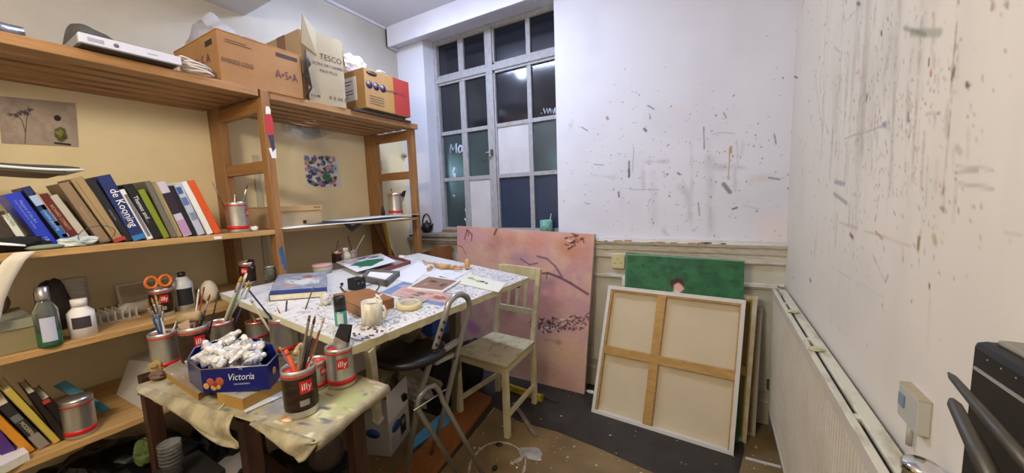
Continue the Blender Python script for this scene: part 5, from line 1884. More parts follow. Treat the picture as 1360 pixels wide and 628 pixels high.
# mug
q = T(494.5, 430)
s = mpp(q)
mg = thing('mug', 'white mug streaked with cream paint on the table near the corner', 'mug', q)
r, h = s * 13.3, s * 31
MB().shell(r, h, s * 1.2, s * 2, 32, M=MT(q, tilt=True)).build('mug_body', mat('mug_paint', 'd8d4c8', 'c4bca4', .35, scale=26, stretch=(1, 1, .35), bump=.2, lo=.52, hi=.6), mg)
hd = [q + nrm * h * z_ + Vector((r * (.95 + .42 * math.sin(PI * t)), r * .55, 0)) for t, z_ in [(k / 8, .2 + .6 * k / 8) for k in range(9)]]
MB().tube(hd, s * 1.8, 8).build('handle', c_('mug_handle', 'c4bca8', .35), mg)
MB().lathe([(0, h * .8), (r * .9, h * .8), (0, h * .801)], 24, M=MT(q, tilt=True)).build('liquid', c_('dirty_water', '6c6858', .2), mg)
# crumpled foil cup
q = T(434, 404)
lump('foil_cup', 'small crumpled translucent cup on the table near the book', 'cup', (q.x, q.y, q.z + .022), (.024, .024, .022), mat('foil_pale', 'c8c8c4', rough=.3, bump=.5, scale=40), 12, .3)
# round paint lid used as a palette
q = T(489, 443)
pc = Pic(60, 60, 'd8d4d4')
for _ in range(26):
    a = random.uniform(0, 2 * PI)
    pc.blob(.5 + .34 * math.cos(a), .5 + .34 * math.sin(a), .06, .05, random.choice(['6c4c64', '8c3c44', '3c3c54', '9c8c9c', '5c2c34', 'b4a4b0', '84745c']), .9, .4, .8)
pl_ = MB().lathe([(0, 0), (s * 20, 0), (s * 21, .004), (s * 20.4, .0045), (s * 19.6, .002), (0, .002)], 32, M=MT(q, tilt=True))
pal = thing('palette_plate', 'round white plate dabbed with dark red and violet paint by the table corner', 'palette', q)
pl_.build('plate', c_('plate_white', 'd4d0cc', .4), pal)
mb = MB()
for _ in range(24):
    a = random.uniform(0, 2 * PI)
    rr = s * random.uniform(9, 18)
    mb = MB()
    mb.blobmesh(q + Vector((rr * math.cos(a), rr * math.sin(a), .004 - TA * rr * math.cos(a))), (s * random.uniform(1.2, 2.6), s * random.uniform(1, 2), .0025), _, .2, 8, 5)
    mb.build('paint_dab', hm(random.choice(['6c4c64', '8c3c44', '3c3c54', '9c8c9c', '5c2c34', 'b4a4b0', '84745c'])), pal)
# masking tape roll
q = T(543.5, 408)
s = mpp(q)
tp_ = thing('masking_tape', 'roll of pale yellow masking tape lying flat at the table edge', 'tape', q)
MB().lathe([(s * 11.5, 0), (s * 16.5, 0), (s * 16.5, s * 7), (s * 11.5, s * 7), (s * 11.5, 0)], 36, M=MT(q, tilt=True)).build('tape_body', mat('tape_yellow', 'd3c896', rough=.5), tp_)
MB().lathe([(s * 10.6, .0005), (s * 11.4, .0005), (s * 11.4, s * 6.8), (s * 10.6, s * 6.8), (s * 10.6, .0005)], 36, M=MT(q, tilt=True)).build('tape_core', c_('core_grey', 'b4aca0'), tp_)


def card(name, label, corners, base, blobs=(), rects=(), lines=(), border=None, lift=.001, cat='card', res=70, h=.0012, noise=None):
    pic = Pic(res, max(12, int(res * .7)), base)
    if noise:
        pic.noise(noise, 8, .35, .7, .9)
    for r_ in rects:
        pic.rect(*r_)
    for b_ in blobs:
        pic.blob(*b_[:5], .95, .4, .7)
    for l_ in lines:
        pic.line(*l_[:6], .9)
    if border:
        for r_ in ((0, 0, 1, .09), (0, .91, 1, 1), (0, 0, .07, 1), (.93, 0, 1, 1)):
            pic.rect(*r_, border)
    return tslab(name, label, cat, corners, h, None, lift=lift, pic=pic)


card('photo_card', 'white bordered card with a brown rocky picture on the table', [(540, 382), (588, 387), (612, 372), (570, 365.5)], '8c6c5a', [(.4, .6, .15, .06, '4c3430'), (.75, .45, .1, .1, '5c403a'), (.3, .35, .1, .05, 'a88878')], border='dcdad4', lift=.004, h=.008)
card('collage_sheet', 'sheet with salmon and brown picture strips near the table edge', [(518, 391), (592, 402), (603, 391), (540, 378)], 'c8a49c', [(.2, .6, .12, .1, 'c88078'), (.45, .5, .14, .12, '7c5a58'), (.8, .4, .14, .18, '8c5c48'), (.62, .6, .08, .06, 'b07870'), (.4, .25, .1, .05, '4c4c54')], border=None, lift=.003, noise='b88c88')
card('blue_card', 'bluish card under the collage sheet at the table edge', [(505, 388), (586, 406.5), (606, 391), (536, 374)], '7088b0', [(.2, .7, .2, .1, 'a0acc4'), (.5, .5, .3, .2, 'b8bcc8')], lift=.0008)
card('print_card', 'reddish print beside the masking tape', [(528, 396), (556, 404), (570, 397), (545, 391)], 'b09890', [(.3, .6, .12, .12, '8c3c3c'), (.6, .4, .2, .1, 'c8b8b0')], lift=.0045)
card('paper_sheet', 'cream paper with yellow green paint shapes near the chair', [(600, 374), (662, 388), (672, 376), (622, 364)], 'dcdac8', [], lift=.002)
card('paper_sheet', 'plain white sheet in the middle of the table', [(515, 369), (548, 376), (578, 352), (555, 348)], 'e2e2e6', [], lift=.0006)
card('paper_sheet', 'white sheet with faint scribbles near the middle of the table', [(560, 364), (600, 372), (628, 358), (590, 352)], 'dcdce0', lines=[(.2, .5, .5, .6, .02, 'b0b0b4'), (.5, .3, .8, .4, .02, 'b8b8bc')], lift=.0004)
# painted spectacles-like green shape
g = MB()
gq = T(632, 371, .006)
for px, py, a, b_, c_i in ((625, 369, .018, .012, 0), (636, 373, .02, .011, 0), (630, 371, .012, .008, 1), (641, 374, .016, .006, 2), (646, 376, .010, .004, 2)):
    q = T(px, py, .006)
    g.blobmesh(q, (a, b_, .004), px, .2, 12, 6, mi=c_i)
tag(g.build('dried_paint', [c_('paint_lime', '9cb43c', .4), c_('paint_lilacw', 'b8b4c4', .4), c_('paint_slate', '4c5464', .4)], loc=gq), 'dried lime green and slate paint skins on the cream paper', 'paint')
brush(T(607, 373, .006), T(584, 367, .006), 'short black pencil stub lying behind the brown card', '2c2c30', '2c2c30', .003, 'stick', name='pencil')
# wooden lay figure
lf = thing('artist_mannequin', 'jointed pale wooden lay figure lying on its side on the table', 'mannequin', T(590, 352))
wd_ = mat('limewood', 'c8a070', 'b88e5c', .45, scale=12)
z_ = .018
for nm, pts, rs in (('torso', [(578, 352), (588, 354), (597, 354)], [.012, .019, .013]), ('pelvis', [(597, 354), (603, 355)], [.014, .012]), ('upper_leg', [(603, 354), (614, 354.5)], [.009, .007]), ('lower_leg', [(614, 354.5), (627, 356)], [.007, .004]),
                    ('upper_leg', [(603, 357), (614, 357.5)], [.009, .006]), ('upper_arm', [(577, 350), (567, 349)], [.008, .006]), ('forearm', [(567, 349), (562, 346)], [.007, .006]), ('head', [(573, 355), (568, 357)], [.012, .009])):
    MB().tube([T(*v, z_) for v in pts], rs, 10).build(nm, wd_, lf)
q = T(621, 358)
s = mpp(q)
jarlike('wooden_egg', 'upright egg shaped wooden piece at the far edge of the table', 'ornament', q, [(0, 0), (s * 2.4, s * .5), (s * 4, s * 6), (s * 3.6, s * 11), (s * 1.6, s * 14.6), (0, s * 15)], wd_)
lump('tissue', 'little white tissue ball at the far left edge of the table', 'tissue', tuple(T(533, 341, .012)), (.02, .02, .012), paper, 19, .4)

# ============================================================ BRUSH BENCH (low table with canvas cloth)
ZB = .83
bn = thing('side_bench', 'small dark wooden bench covered with paint-stained canvas cloth', 'table', (-1.35, .57, 0))
BT = [Vector((-1.70, .40, ZB - .03)), Vector((-.90, .49, ZB - .03)), Vector((-.94, .745, ZB - .03)), Vector((-1.70, .745, ZB - .03))]
MB().hexa(BT, [v + Vector((0, 0, .024)) for v in BT]).build('bench_top', darkwood, bn, bevel=.002)
for x, y, zt in ((-1.775, .415, .835), (-1.20, .475, .8), (-1.0, .685, .8), (-1.775, .73, .83)):
    MB().box((x - .022, y - .022, 0), (x + .022, y + .022, zt)).build('leg', darkwood, bn, bevel=.003)
for a, b in (((-1.775, .415, .76), (-1.775, .73, .76)), ((-1.775, .42, .78), (-1.2, .475, .77)), ((-1.2, .475, .35), (-1.0, .685, .35)), ((-1.2, .475, .77), (-1.0, .685, .77)), ((-1.775, .73, .3), (-1.0, .685, .3))):
    MB().bar(a, b, .022, .045).build('rail', darkwood, bn, bevel=.002)

# canvas cloth: one sheet with two hanging falls
w_, h_ = 150, 70
pic = Pic(w_, h_, 'a59b7e')
pic.noise('9c9478', 10, .35, .7, .9).noise('8a7a64', 14, .55, .8, .6)
pic.blob(.86, .5, .16, .14, 'b8b884', .8, .8, .9).blob(.93, .6, .10, .10, 'a4b070', .7, .8, .9).blob(.78, .35, .10, .08, '8c7c80', .7, .8, .9).blob(.72, .2, .08, .05, '6c6c74', .7, .6, .9)
pic.blob(.82, .25, .08, .05, 'b49a94', .8, .6, .9).blob(.68, .3, .06, .05, '84888c', .7, .6, .9).blob(.9, .3, .05, .05, 'c8c49c', .8, .6, .9).blob(.12, .4, .08, .09, '8c6c5c', .8, .6, .9).blob(.2, .3, .05, .08, '5c6458', .7, .6, .9).blob(.05, .3, .06, .1, 'b0a080', .8)
for _ in range(70):
    pic.blob(random.uniform(.55, 1), random.random(), random.uniform(.008, .03), random.uniform(.006, .02), random.choice(['6c6c74', '8c9c5c', 'b49a94', '54585c', 'c8c49c', '7c5c54', '98a070', '5c6c5c', 'd0c8a8']), .9, .5, .9)
for _ in range(50):
    pic.blob(random.uniform(0, .5), random.random(), random.uniform(.008, .03), random.uniform(.006, .02), random.choice(['6c6458', '8c6c5c', '5c6458', 'c0b8a0', '7c746c']), .6, .7, .9)
pic.speckle(160, .002, .008, ['6c7464', 'a8a890', '8c7c84', '545c6c', 'c8c4a8', '94a47c'], alpha=.7, long=.4)
ct = thing('canvas_cloth', 'paint-stained canvas cloth draped over the small bench with two hanging corners', 'cloth', (-1.3, .57, ZB - .005))
A_, B_, C_, D_ = Vector((-1.71, .375, ZB)), Vector((-.868, .478, ZB)), Vector((-.92, .755, ZB)), Vector((-1.705, .755, ZB))
body = MB().hexa([v - Vector((0, 0, .005)) for v in (A_, B_, C_, D_)], [v - Vector((0, 0, .0006)) for v in (A_, B_, C_, D_)])
picgrid('cloth_top', pic, bil(A_, B_, C_, D_), vc, parent=ct, extra=(body, 'b8b08c', None))
clm = mat('cloth_fall', 'a89e80', '82785f', .85, scale=14, bump=.4, lo=.42, hi=.62)


def fall(t0, t1, bots, name='cloth_fall', ripple=.006):
    n = 24
    nb = len(bots)

    def fn(u, v):
        a = t0.lerp(t1, u)
        k = u * (nb - 1)
        i = min(int(k), nb - 2)
        b = bots[i].lerp(bots[i + 1], k - i)
        p = a.lerp(b, v)
        p = p + Vector((.0, -1, 0)) * (.018 * math.sin(PI * min(1, v * 1.2)) * (1 - .3 * v) + ripple * math.sin(11 * u + 2) * v)
        return p
    MB().sheet(fn, n, 12, .003).build(name, clm, ct)


y_ = .462
# left fall: from the left end to the slit above the middle leg
fall(Vector((-1.71, .377, ZB)), Vector((-1.19, .440, ZB)), [P(203, 528, y=.37), P(230, 549, y=.385), P(265, 572, y=.40), P(300, 592, y=.415), P(312, 598, y=.42), P(319, 594, y=.425)])
MB().sheet(lambda u, v: Vector((-1.71 + .0 * u, .377 + .375 * u, ZB)) + Vector((-.035 * math.sin(PI * v / 2), 0, -.05 * v * (1 - .4 * u))), 10, 5, .003).build('cloth_fall', clm, ct)
# right fall: a pointed corner
fall(Vector((-1.10, .449, ZB)), Vector((-.868, .478, ZB)), [P(346, 558, y=.445), P(372, 590, y=.45), P(398, 613, y=.455), P(408, 610, y=.46), P(420, 590, y=.465), P(432, 582, y=.47)])
MB().sheet(lambda u, v: Vector((-.868, .478, ZB)).lerp(Vector((-.92, .755, ZB)), u) + Vector((.010 * math.sin(PI * v), 0, -.028 * v - .004 * math.sin(9 * u) * v)), 14, 4, .004).build('cloth_fall', clm, ct)

# wooden panels under the tin
pan = mat('panel_edge', 'b08a44', '9c7634', .5, scale=8)


def panel_slab(name, label, cs, h, z0, paint):
    t = [P(*q, z=z0 + h) for q in cs]
    b = [v - Vector((0, 0, h)) for v in t]
    c = sum(b, Vector((0, 0, 0))) / 4
    pp = Pic(50, 40, paint)
    pp.noise('8c8c84', 6, .4, .7, .7).speckle(40, .01, .05, ['6c6c6c', 'b8a894', '5c6458', 'c4beb0'], alpha=.7)
    bd = MB().hexa(b, [v - Vector((0, 0, .0005)) for v in t])
    o = picgrid(name, pp, bil(*t), vc, loc=c, extra=(bd, 'a88848', pan))
    return tag(o, label, 'panel')


panel_slab('wood_canvas_board', 'small yellow-edged wooden panel sticking out left of the blue tin', [(263, 523), (215, 491), (245, 473), (308, 495)], .022, ZB + .001, '8c7c68')
panel_slab('wood_canvas_board', 'yellow-edged wooden panel under the right end of the blue tin', [(322, 530), (288, 521), (338, 488), (389, 497)], .036, ZB + .001, 'a09c94')
tag(MB().hexa([P(*q, z=ZB + .001) for q in ((326, 548), (382, 523), (370, 512), (320, 540))], [P(*q, z=ZB + .003) for q in ((326, 548), (382, 523), (370, 512), (320, 540))]).build('paper_scrap', c_('scrap_blue', 'c4ccd4', .7), loc=P(350, 530, z=ZB + .001)),
    'pale bluish paper scrap on the cloth between the panel and the front can', 'paper')
ZPN = ZB + .0235

# blue octagonal tin with paint tubes
def SZ(px, py, z):
    return P(px, py, z=z)


zr = ZPN + .083
rim = [SZ(249, 476, zr), SZ(263, 490, zr), SZ(357, 483, zr), SZ(368, 465, zr), SZ(352, 451, zr), SZ(303, 445, zr)]
rim = [SZ(248, 478, zr), SZ(266, 491, zr), SZ(355, 485, zr), SZ(369, 470, zr), SZ(362, 457, zr), SZ(340, 449, zr), SZ(285, 452, zr), SZ(258, 462, zr)]
cen = sum(rim, Vector((0, 0, 0))) / 8
cen.z = ZPN
tn = thing('biscuit_tin', 'royal blue octagonal biscuit tin with silver script, filled with paint tubes', 'tin', cen)
rpx = [(248, 478), (266, 491), (355, 485), (369, 470), (362, 457), (340, 449), (285, 452), (258, 462)]
rim = [SZ(*q_, zr + .018 * (q_[0] - 248) / 120) for q_ in rpx]
rb = [v - Vector((0, 0, .075)) for v in rim]
inn = lambda v, k: Vector((cen.x + (v.x - cen.x) * k, cen.y + (v.y - cen.y) * k, v.z))
mb = MB()
vs = rb + rim + [inn(v, .97) for v in rim] + [inn(v, .97) + Vector((0, 0, .003)) for v in rb]
fs = [tuple(reversed(range(8)))] + [(i, (i + 1) % 8, 8 + (i + 1) % 8, 8 + i) for i in range(8)] + [(8 + i, 8 + (i + 1) % 8, 16 + (i + 1) % 8, 16 + i) for i in range(8)] + [(16 + i, 16 + (i + 1) % 8, 24 + (i + 1) % 8, 24 + i) for i in range(8)] + [tuple(24 + i for i in range(8))]
mb.add(vs, fs)
mb.build('tin_body', mat('tin_blue', '141c6c', rough=.25, metal=.3), tn)
mb = MB()
mb.tube([v for v in rim], .0022, 6, closed=True)
mb.build('rolled_rim', mat('rim_silver', '9c9ca8', rough=.3, metal=1), tn)
fx = (rb[2] - rb[1])
fn_ = fx.normalized()
mb = MB()
pm = rb[1].lerp(rb[2], .6) + Vector((0, 0, .045))
outw = Vector((fn_.y, -fn_.x, 0))
lettering(mb, 'Victoria', .030, pm + outw * .0004, fn_, (0, 0, 1), xs=.9, slant=.3)
lettering(mb, 'FINE ASSORTMENT', .006, pm + outw * .0004 - Vector((0, 0, .022)), fn_, (0, 0, 1))
lettering(mb, 'THE', .007, pm + outw * .0004 + Vector((0, 0, .025)), fn_, (0, 0, 1))
mb.build('tin_lettering', c_('tin_print', 'c8ccd8', .4), tn)
mb = MB()
for k, (u, z, rr, mi) in enumerate(((.06, .022, .010, 0), (.13, .034, .013, 1), (.2, .024, .012, 2), (.27, .034, .014, 1), (.17, .016, .010, 0), (.24, .018, .009, 0))):
    q = rb[1].lerp(rb[2], u) + Vector((0, 0, z)) + outw * .0006
    MB().lathe([(0, 0), (rr, 0), (rr * .8, .0008), (0, .001)], 14, 0, frame(q, fn_, (0, 0, 1))).build('biscuit_picture', [c_('biscuit_a', 'b88c4c', .5), c_('biscuit_b', '9c4834', .5), c_('biscuit_c', '7c3028', .5)][mi], tn)
q = rb[2].lerp(rb[3], .5) + Vector((0, 0, .04))
o2 = Vector(((rb[3] - rb[2]).normalized().y, -(rb[3] - rb[2]).normalized().x, 0))
mb.lathe([(0, 0), (.012, 0), (.01, .0008), (0, .001)], 14, 0, frame(q + o2 * .0008, rb[3] - rb[2], (0, 0, 1)))
mb.build('biscuit_picture', c_('biscuit_a', 'b88c4c'), tn)

tm = mat('tube_white', 'dcdad8', 'c4c2c0', .35, scale=20, metal=.2)
tcaps = c_('tube_cap', 'e4e2dc', .4)


def paint_tube():
    t = local('paint_tube', 'proto tube', 'tube')
    L = .068
    b = MB()
    prof = []
    ns = 9
    vs, fs = [], []
    for i in range(ns + 1):
        u = i / ns
        rx = .0155 + .005 * (1 - u)
        ry = .0145 * (u ** .5) + .0016
        if i == ns:
            rx = ry = .0125
        for k in range(16):
            a = 2 * PI * k / 16
            vs.append((rx * math.cos(a), ry * math.sin(a) * (1 + .22 * math.sin(7 * u * PI + (k % 5))), u * L * .86))
    for i in range(ns):
        for k in range(16):
            fs.append((i * 16 + k, i * 16 + (k + 1) % 16, (i + 1) * 16 + (k + 1) % 16, (i + 1) * 16 + k))
    fs.append(tuple(reversed(range(16))))
    fs.append(tuple(ns * 16 + k for k in range(16)))
    b.add(vs, fs, 0, False)
    b.build('tube_body', tm, t)
    MB().lathe([(.0085, L * .86), (.0095, L * .9), (.0095, L * 1.08), (.008, L * 1.1), (0, L * 1.1)], 10, smooth=False).build('tube_cap', tcaps, t)
    l = MB()
    for k in range(6):
        l.prism([(-.012, .018 + k * .006), (.012, .018 + k * .006), (.012, .0195 + k * .006 + .001 * (k % 2)), (-.012, .0195 + k * .006)], .0148, .0152, 0, Matrix.Rotation(PI / 2, 4, 'X') @ Matrix.Diagonal((1, 1, -1, 1)))
    l.build('tube_print', c_('tube_print_grey', '6c6c70', .6), t)
    return t


TUBE = paint_tube()
spots_t = [(262, 472, 1.5, 1.2), (275, 482, .3, 1.35), (285, 470, 2.4, 1.1), (292, 482, -.5, 1.4), (300, 462, 1.0, 1.25), (310, 474, .2, 1.45), (318, 455, 2.0, .9), (325, 465, -.9, 1.2), (333, 478, .1, 1.45), (338, 460, 1.3, 1.1), (347, 472, 2.8, 1.3), (352, 462, -.4, 1.35), (298, 478, 2.0, 1.45), (270, 463, 2.9, 1.2), (306, 449, .7, 1.0), (286, 458, -.8, 1.3), (343, 482, 1.9, 1.5)]
pos_word = ['at the left corner', 'along the near left rim', 'left of the middle pile', 'along the near rim left of centre', 'behind the centre', 'in the very middle', 'standing up tallest at the back', 'right of the middle', 'along the near rim right of centre', 'at the back right', 'at the right end', 'in the right corner',
            'crossing another near the front', 'at the far left rim', 'sticking up at the far rim', 'buried at the back left', 'lowest at the near right rim']
for i, (px, py, az, el) in enumerate(spots_t):
    q = SZ(px, py, zr - .010)
    q.z = zr - .012 + .007 * (i % 3)
    v = q - Vector((cen.x, cen.y, q.z))
    q = Vector((cen.x, cen.y, q.z)) + v * .86
    M = Matrix.Translation(q) @ Matrix.Rotation(az, 4, 'Z') @ Matrix.Rotation(el, 4, 'Y') @ Matrix.Rotation(random.uniform(-.6, .6), 4, 'Z') @ Matrix.Translation((0, 0, -.045)) @ Matrix.Diagonal((.98, .98, 1.12, 1))
    lb = 'crumpled white paint tube in the blue tin ' + pos_word[i]
    if i == 0:
        TUBE.matrix_world = M
        TUBE['label'] = lb
        TUBE['group'] = 'paint tubes in the blue tin'
        LABELS[lb] = 1
    else:
        dup(TUBE, M, lb)
for i in range(12):
    a_ = 2 * PI * i / 12 + .3
    q = Vector((cen.x, cen.y, zr - .004 + .009 * (i % 3))) + Vector((.085 * math.cos(a_) * (.5 + .4 * (i % 2)), .042 * math.sin(a_), 0))
    M = Matrix.Translation(q) @ Matrix.Rotation(a_ * 2.3, 4, 'Z') @ Matrix.Rotation(1.25 + .25 * math.sin(i * 2.1), 4, 'Y') @ Matrix.Rotation(i * .7, 4, 'Z') @ Matrix.Translation((0, 0, -.04)) @ Matrix.Diagonal((.9, .9, 1, 1))
    LABELS.pop('crumpled white paint tube among the heap filling the blue tin', None)
    dup(TUBE, M, 'crumpled white paint tube among the heap filling the blue tin')
# a bed of wrung-out tubes below
lump('paint_rags', 'crumpled white wrappers filling the bottom of the blue tin', 'rag', (cen.x, cen.y, ZPN + .034), (.105, .05, .030), tm, 77, .3, nu=26, nv=12)

# the cans on the bench
def bcan(px, py, w, proto, label, facing=0, h=1, z=ZB + .001):
    return putcan(proto, P(px, py, z=z), w, label, facing, h=h)


cF = bcan(402, 546, 47, DCAN, 'dark printed coffee can at the front of the bench, full of brushes', .35, 1.0)
cR = bcan(455, 509, 39, CAN, 'silver coffee can with one wide black brush at the right end of the bench', .1, 1.0)
cB = bcan(420, 513, 34, CAN, 'silver coffee can mostly hidden behind the front dark can', .8, .8)
cL = bcan(222, 488, 40, CAN, 'leftmost silver coffee can on the bench, packed with blue handled brushes', 2.6, .95)
cL2 = bcan(263, 484, 41, DCAN, 'second coffee can from the left with a torn paper in it', .35, 1.0, ZB + .001)
cM = bcan(297, 458, 36, CAN, 'silver coffee can behind the tin with clear handled brushes', 2.2, .7)
cT = bcan(381, 466, 40, CAN, 'silver coffee can by the table edge with tall thin handles', 2.4, .9)
gj = bcan(343, 448, 30, CAN, 'small silver can behind the blue tin, between two taller cans', 3.3, .6)

bunch(cF, [(411, 420, '6c6458', '4c4038', .004, 'stick', 'tall grey wooden stick'), (419, 418, '4c4440', '6c4428', .0035, 'round', 'dark paintbrush with brown bristles'), (430, 423, 'c8bca8', 'b49a88', .0032, 'stick', 'pale pointed stick leaning right'),
           (405, 452, 'b8a888', '9c8c6c', .004, 'stick', 'paint-crusted beige handle'), (398, 458, '7c7468', 'a09078', .0035, 'stick', 'short grey handle'), (414, 448, '2c2a2a', '4c4440', .004, 'stick', 'black crusted handle'),
           (380, 466, 'd8602c', 'd8602c', .006, 'stick', 'orange capped marker'), (372, 462, '8c5c8c', 'a4a44c', .003, 'stick', 'thin purple and yellow handle'), (424, 440, '943c34', '6c4c3c', .003, 'stick', 'red thin handle')],
      'in the front dark can', 'brushes in the front dark can')
bunch(cR, [(459, 427, '8c8c88', '121216', .0065, 'flat', 'wide flat brush with black bristles')], 'in the silver can at the right end', 'brushes in the right end can')
bunch(cL, [(193, 400, '2c4c7c', '9c6c34', .0035, 'round', 'blue handled round brush, farthest left'), (201, 395, '34507c', 'a87438', .0035, 'round', 'blue handled round brush, second from left'), (206, 391, 'd8d4cc', 'b88844', .0035, 'round', 'white handled brush with golden bristles'),
           (212, 396, '1c3454', '8c5c2c', .0035, 'round', 'navy handled round brush'), (216, 405, '24406c', 'b07c40', .004, 'round', 'short blue brush at the right'), (235, 425, 'c4c8c4', 'd8d8d4', .003, 'stick', 'clear plastic handle leaning right'), (198, 404, '7c8c94', '9c6428', .003, 'round', 'grey blue handled brush')],
      'in the leftmost can', 'brushes in the leftmost can')
bunch(cL2, [(279, 390, '1c1c24', '6c3818', .004, 'round', 'black brush with rust brown bristles'), (264, 385, 'd4d0c8', 'e0dcd4', .0028, 'stick', 'thin white stick'), (290, 388, '1c1c1c', '2c2420', .003, 'stick', 'thin black stick leaning right'),
            (271, 382, '8c3c2c', '54281c', .0028, 'stick', 'reddish brown stick')], 'in the second can from the left', 'brushes in the second can from the left')
q = cL2[0] + Vector((.0, -.005, cL2[2] + .02))
tag(MB().tube([q + Vector((-.028, -.02, .012)), q + Vector((.026, .02, .018))], .019, 18).build('cork_cylinder', mat('cork', 'b09c74', '94805c', .8, scale=40), loc=q - Vector((0, 0, .02))), 'pale cork cylinder lying across the mouth of the second can', 'cork')
q = cL2[0] + Vector((0, 0, cL2[2] - .03))
tag(MB().hexa([q + Vector((-.03, -.03, 0)), q + Vector((.03, -.02, 0)), q + Vector((.03, -.018, 0)), q + Vector((-.03, -.028, 0))], [q + Vector((-.035, -.032, .04)), q + Vector((.033, -.02, .065)), q + Vector((.033, -.018, .065)), q + Vector((-.035, -.03, .04))])
    .build('paper_scrap', c_('scrap_buff', 'c0a890', .7), loc=q), 'torn buff paper tucked upright in the second can', 'paper')
bunch(cM, [(321, 366, 'b0b49c', 'c08c34', .006, 'round', 'thick clear handled brush with golden tip'), (328, 362, 'a8b0a8', 'e0dccc', .006, 'round', 'thick clear handled brush with cream tip'), (333, 378, '2c4474', 'b08c44', .0045, 'round', 'blue handled wide brush'),
           (331, 372, 'a4aca0', 'c49440', .004, 'round', 'clear handled brush with yellow bristles')], 'in the can behind the tin', 'brushes in the can behind the tin')
bunch(cT, [(331, 386, '2c3450', '343c5c', .0035, 'stick', 'long navy handle leaning far left'), (333, 398, 'b8b49c', 'a8a48c', .0045, 'stick', 'long pale handle leaning far left'), (381, 400, '24242c', '1c1c20', .0035, 'stick', 'upright black handle'),
           (416, 382, '54504c', '6c6864', .003, 'stick', 'long grey handle leaning right'), (387, 418, '3c3434', '2c2828', .004, 'stick', 'short dark handle'), (368, 408, 'a43c3c', 'c8c4bc', .0025, 'stick', 'thin red and white wire handle'), (395, 415, '6c3c2c', '4c2c24', .004, 'stick', 'dark brown handle')],
      'in the can by the table edge', 'brushes in the can by the table edge')
brush(P(392, 470, z=ZB + .12), P(400, 458, z=ZB + .13), 'stubby cork handle resting in front of the can by the table edge', 'a89468', 'b8a478', .011, 'stick', name='cork_stopper')
bunch(gj, [(336, 418, 'c8b46c', 'b8a050', .0028, 'stick', 'short yellow stick')], 'in the small can behind the tin', 'brushes in the small can behind the tin')
for i, (px, py, zz_, rr, col, lb, nm) in enumerate(((352, 432, ZB + .0, .035, 'c8ccc8', 'crumpled clear plastic bag behind the tin', 'plastic_bag'), (325, 425, ZB, .02, '8c8c84', 'small metal pot beside the clear handled brushes', 'metal_pot'), (345, 428, ZB, .02, '6c6c6c', 'grey ink bottle behind the tin', 'ink_bottle'))):
    if i == 0:
        q = P(352, 452, z=ZB)
        lump(nm, lb, 'bag', (q.x - .03, q.y + .07, ZB + .045), (.045, .03, .045), mat('bag_clear', 'b8bcb8', rough=.2, alpha=.6, bump=.4, scale=30), 66, .35)
tag(MB().lathe([(0, 0), (.021, 0), (.021, .0015), (0, .002)], 24, M=MT(P(382, 556, z=ZB + .001), .0, (1, .7, 1))).build('orange_sticker', mat('sticker_orange', 'c8763c', 'e0c0a0', .5, scale=60, lo=.45, hi=.55), loc=P(382, 556, z=ZB + .001)), 'small round orange slice sticker on the cloth before the front can', 'sticker')
wv = [P(262, 524, z=ZB + .002), P(282, 530, z=ZB + .003), P(292, 538, z=ZB + .004), P(287, 545, z=ZB + .004)]
tag(MB().tube([P(*q, z=ZB + .006) for q in ((318, 520), (305, 528), (296, 538), (290, 543))], .0018, 6).build('wire', c_('wire_white', 'c8c8c4'), loc=P(305, 528, z=ZB + .003)), 'bent white wire hanging at the front edge below the tin', 'wire')
q = P(188, 492, z=ZB)
lump('kraft_paper', 'crumpled kraft paper on the left post of the bench', 'paper', (-1.765, .44, .855), (.022, .022, .02), c_('kraft', '9c8454', .8), 17, .35)
lump('brown_rag', 'stained brown rag beside the leftmost can', 'rag', (-1.70, .42, ZB + .014), (.03, .02, .014), c_('rag_brown', '6c5440', .9), 18, .35)

# ============================================================ CREAM CHAIR
ch = thing('dining_chair', 'worn cream painted wooden chair with a spattered seat facing the table', 'chair', (-1.24, 1.9, 0))
FR, BR, BL, FL = Vector((-1.05, 1.705, 0)), Vector((-1.06, 2.095, 0)), Vector((-1.372, 2.12, 0)), Vector((-1.425, 1.735, 0))
HS = .455


def leg(a, b, w=.034, nm='leg'):
    MB().bar(a, b, w, w, up=(0, 1, 0)).build(nm, cream, ch, bevel=.003)


leg(FR, FR + Vector((0, 0, HS - .02)))
leg(FL, FL + Vector((0, 0, HS - .02)))
for q, tx in ((BR, .035), (BL, .045)):
    leg(q, q + Vector((.0, .0, HS)))
TR_, TL_ = P(716, 357, y=2.14), P(666, 351, y=2.15)
leg(BR + Vector((0, 0, HS - .01)), TR_, .032, 'back_post')
leg(BL + Vector((0, 0, HS - .01)), TL_, .032, 'back_post')
for a, b in ((FR, BR), (FL, BL)):
    MB().bar(a + Vector((0, 0, .42)), b + Vector((0, 0, .42)), .02, .05).build('seat_rail', cream, ch, bevel=.002)
    MB().bar(a + Vector((0, 0, .13)), b + Vector((0, 0, .13)), .018, .03).build('stretcher', cream, ch, bevel=.002)
MB().bar(FR + Vector((0, 0, .42)), FL + Vector((0, 0, .42)), .02, .05).build('seat_rail', cream, ch, bevel=.002)
MB().bar(BR + Vector((0, 0, .42)), BL + Vector((0, 0, .42)), .02, .05).build('seat_rail', cream, ch, bevel=.002)
pic = Pic(110, 110, 'c4b994')
pic.noise('9c9068', 12, .48, .75, .8).noise('c8c0a0', 14, .5, .7, .8).speckle(120, .004, .02, ['6c6044', 'd4ccb0', '84785c', '5c5440'], alpha=.6, long=.4)
pic.line(.4, .5, .48, .3, .012, '5c3c2c', .8)
sc4 = [FL + Vector((-.022, -.025, HS)), FR + Vector((.022, -.025, HS)), BR + Vector((.018, -.004, HS)), BL + Vector((-.018, -.004, HS))]
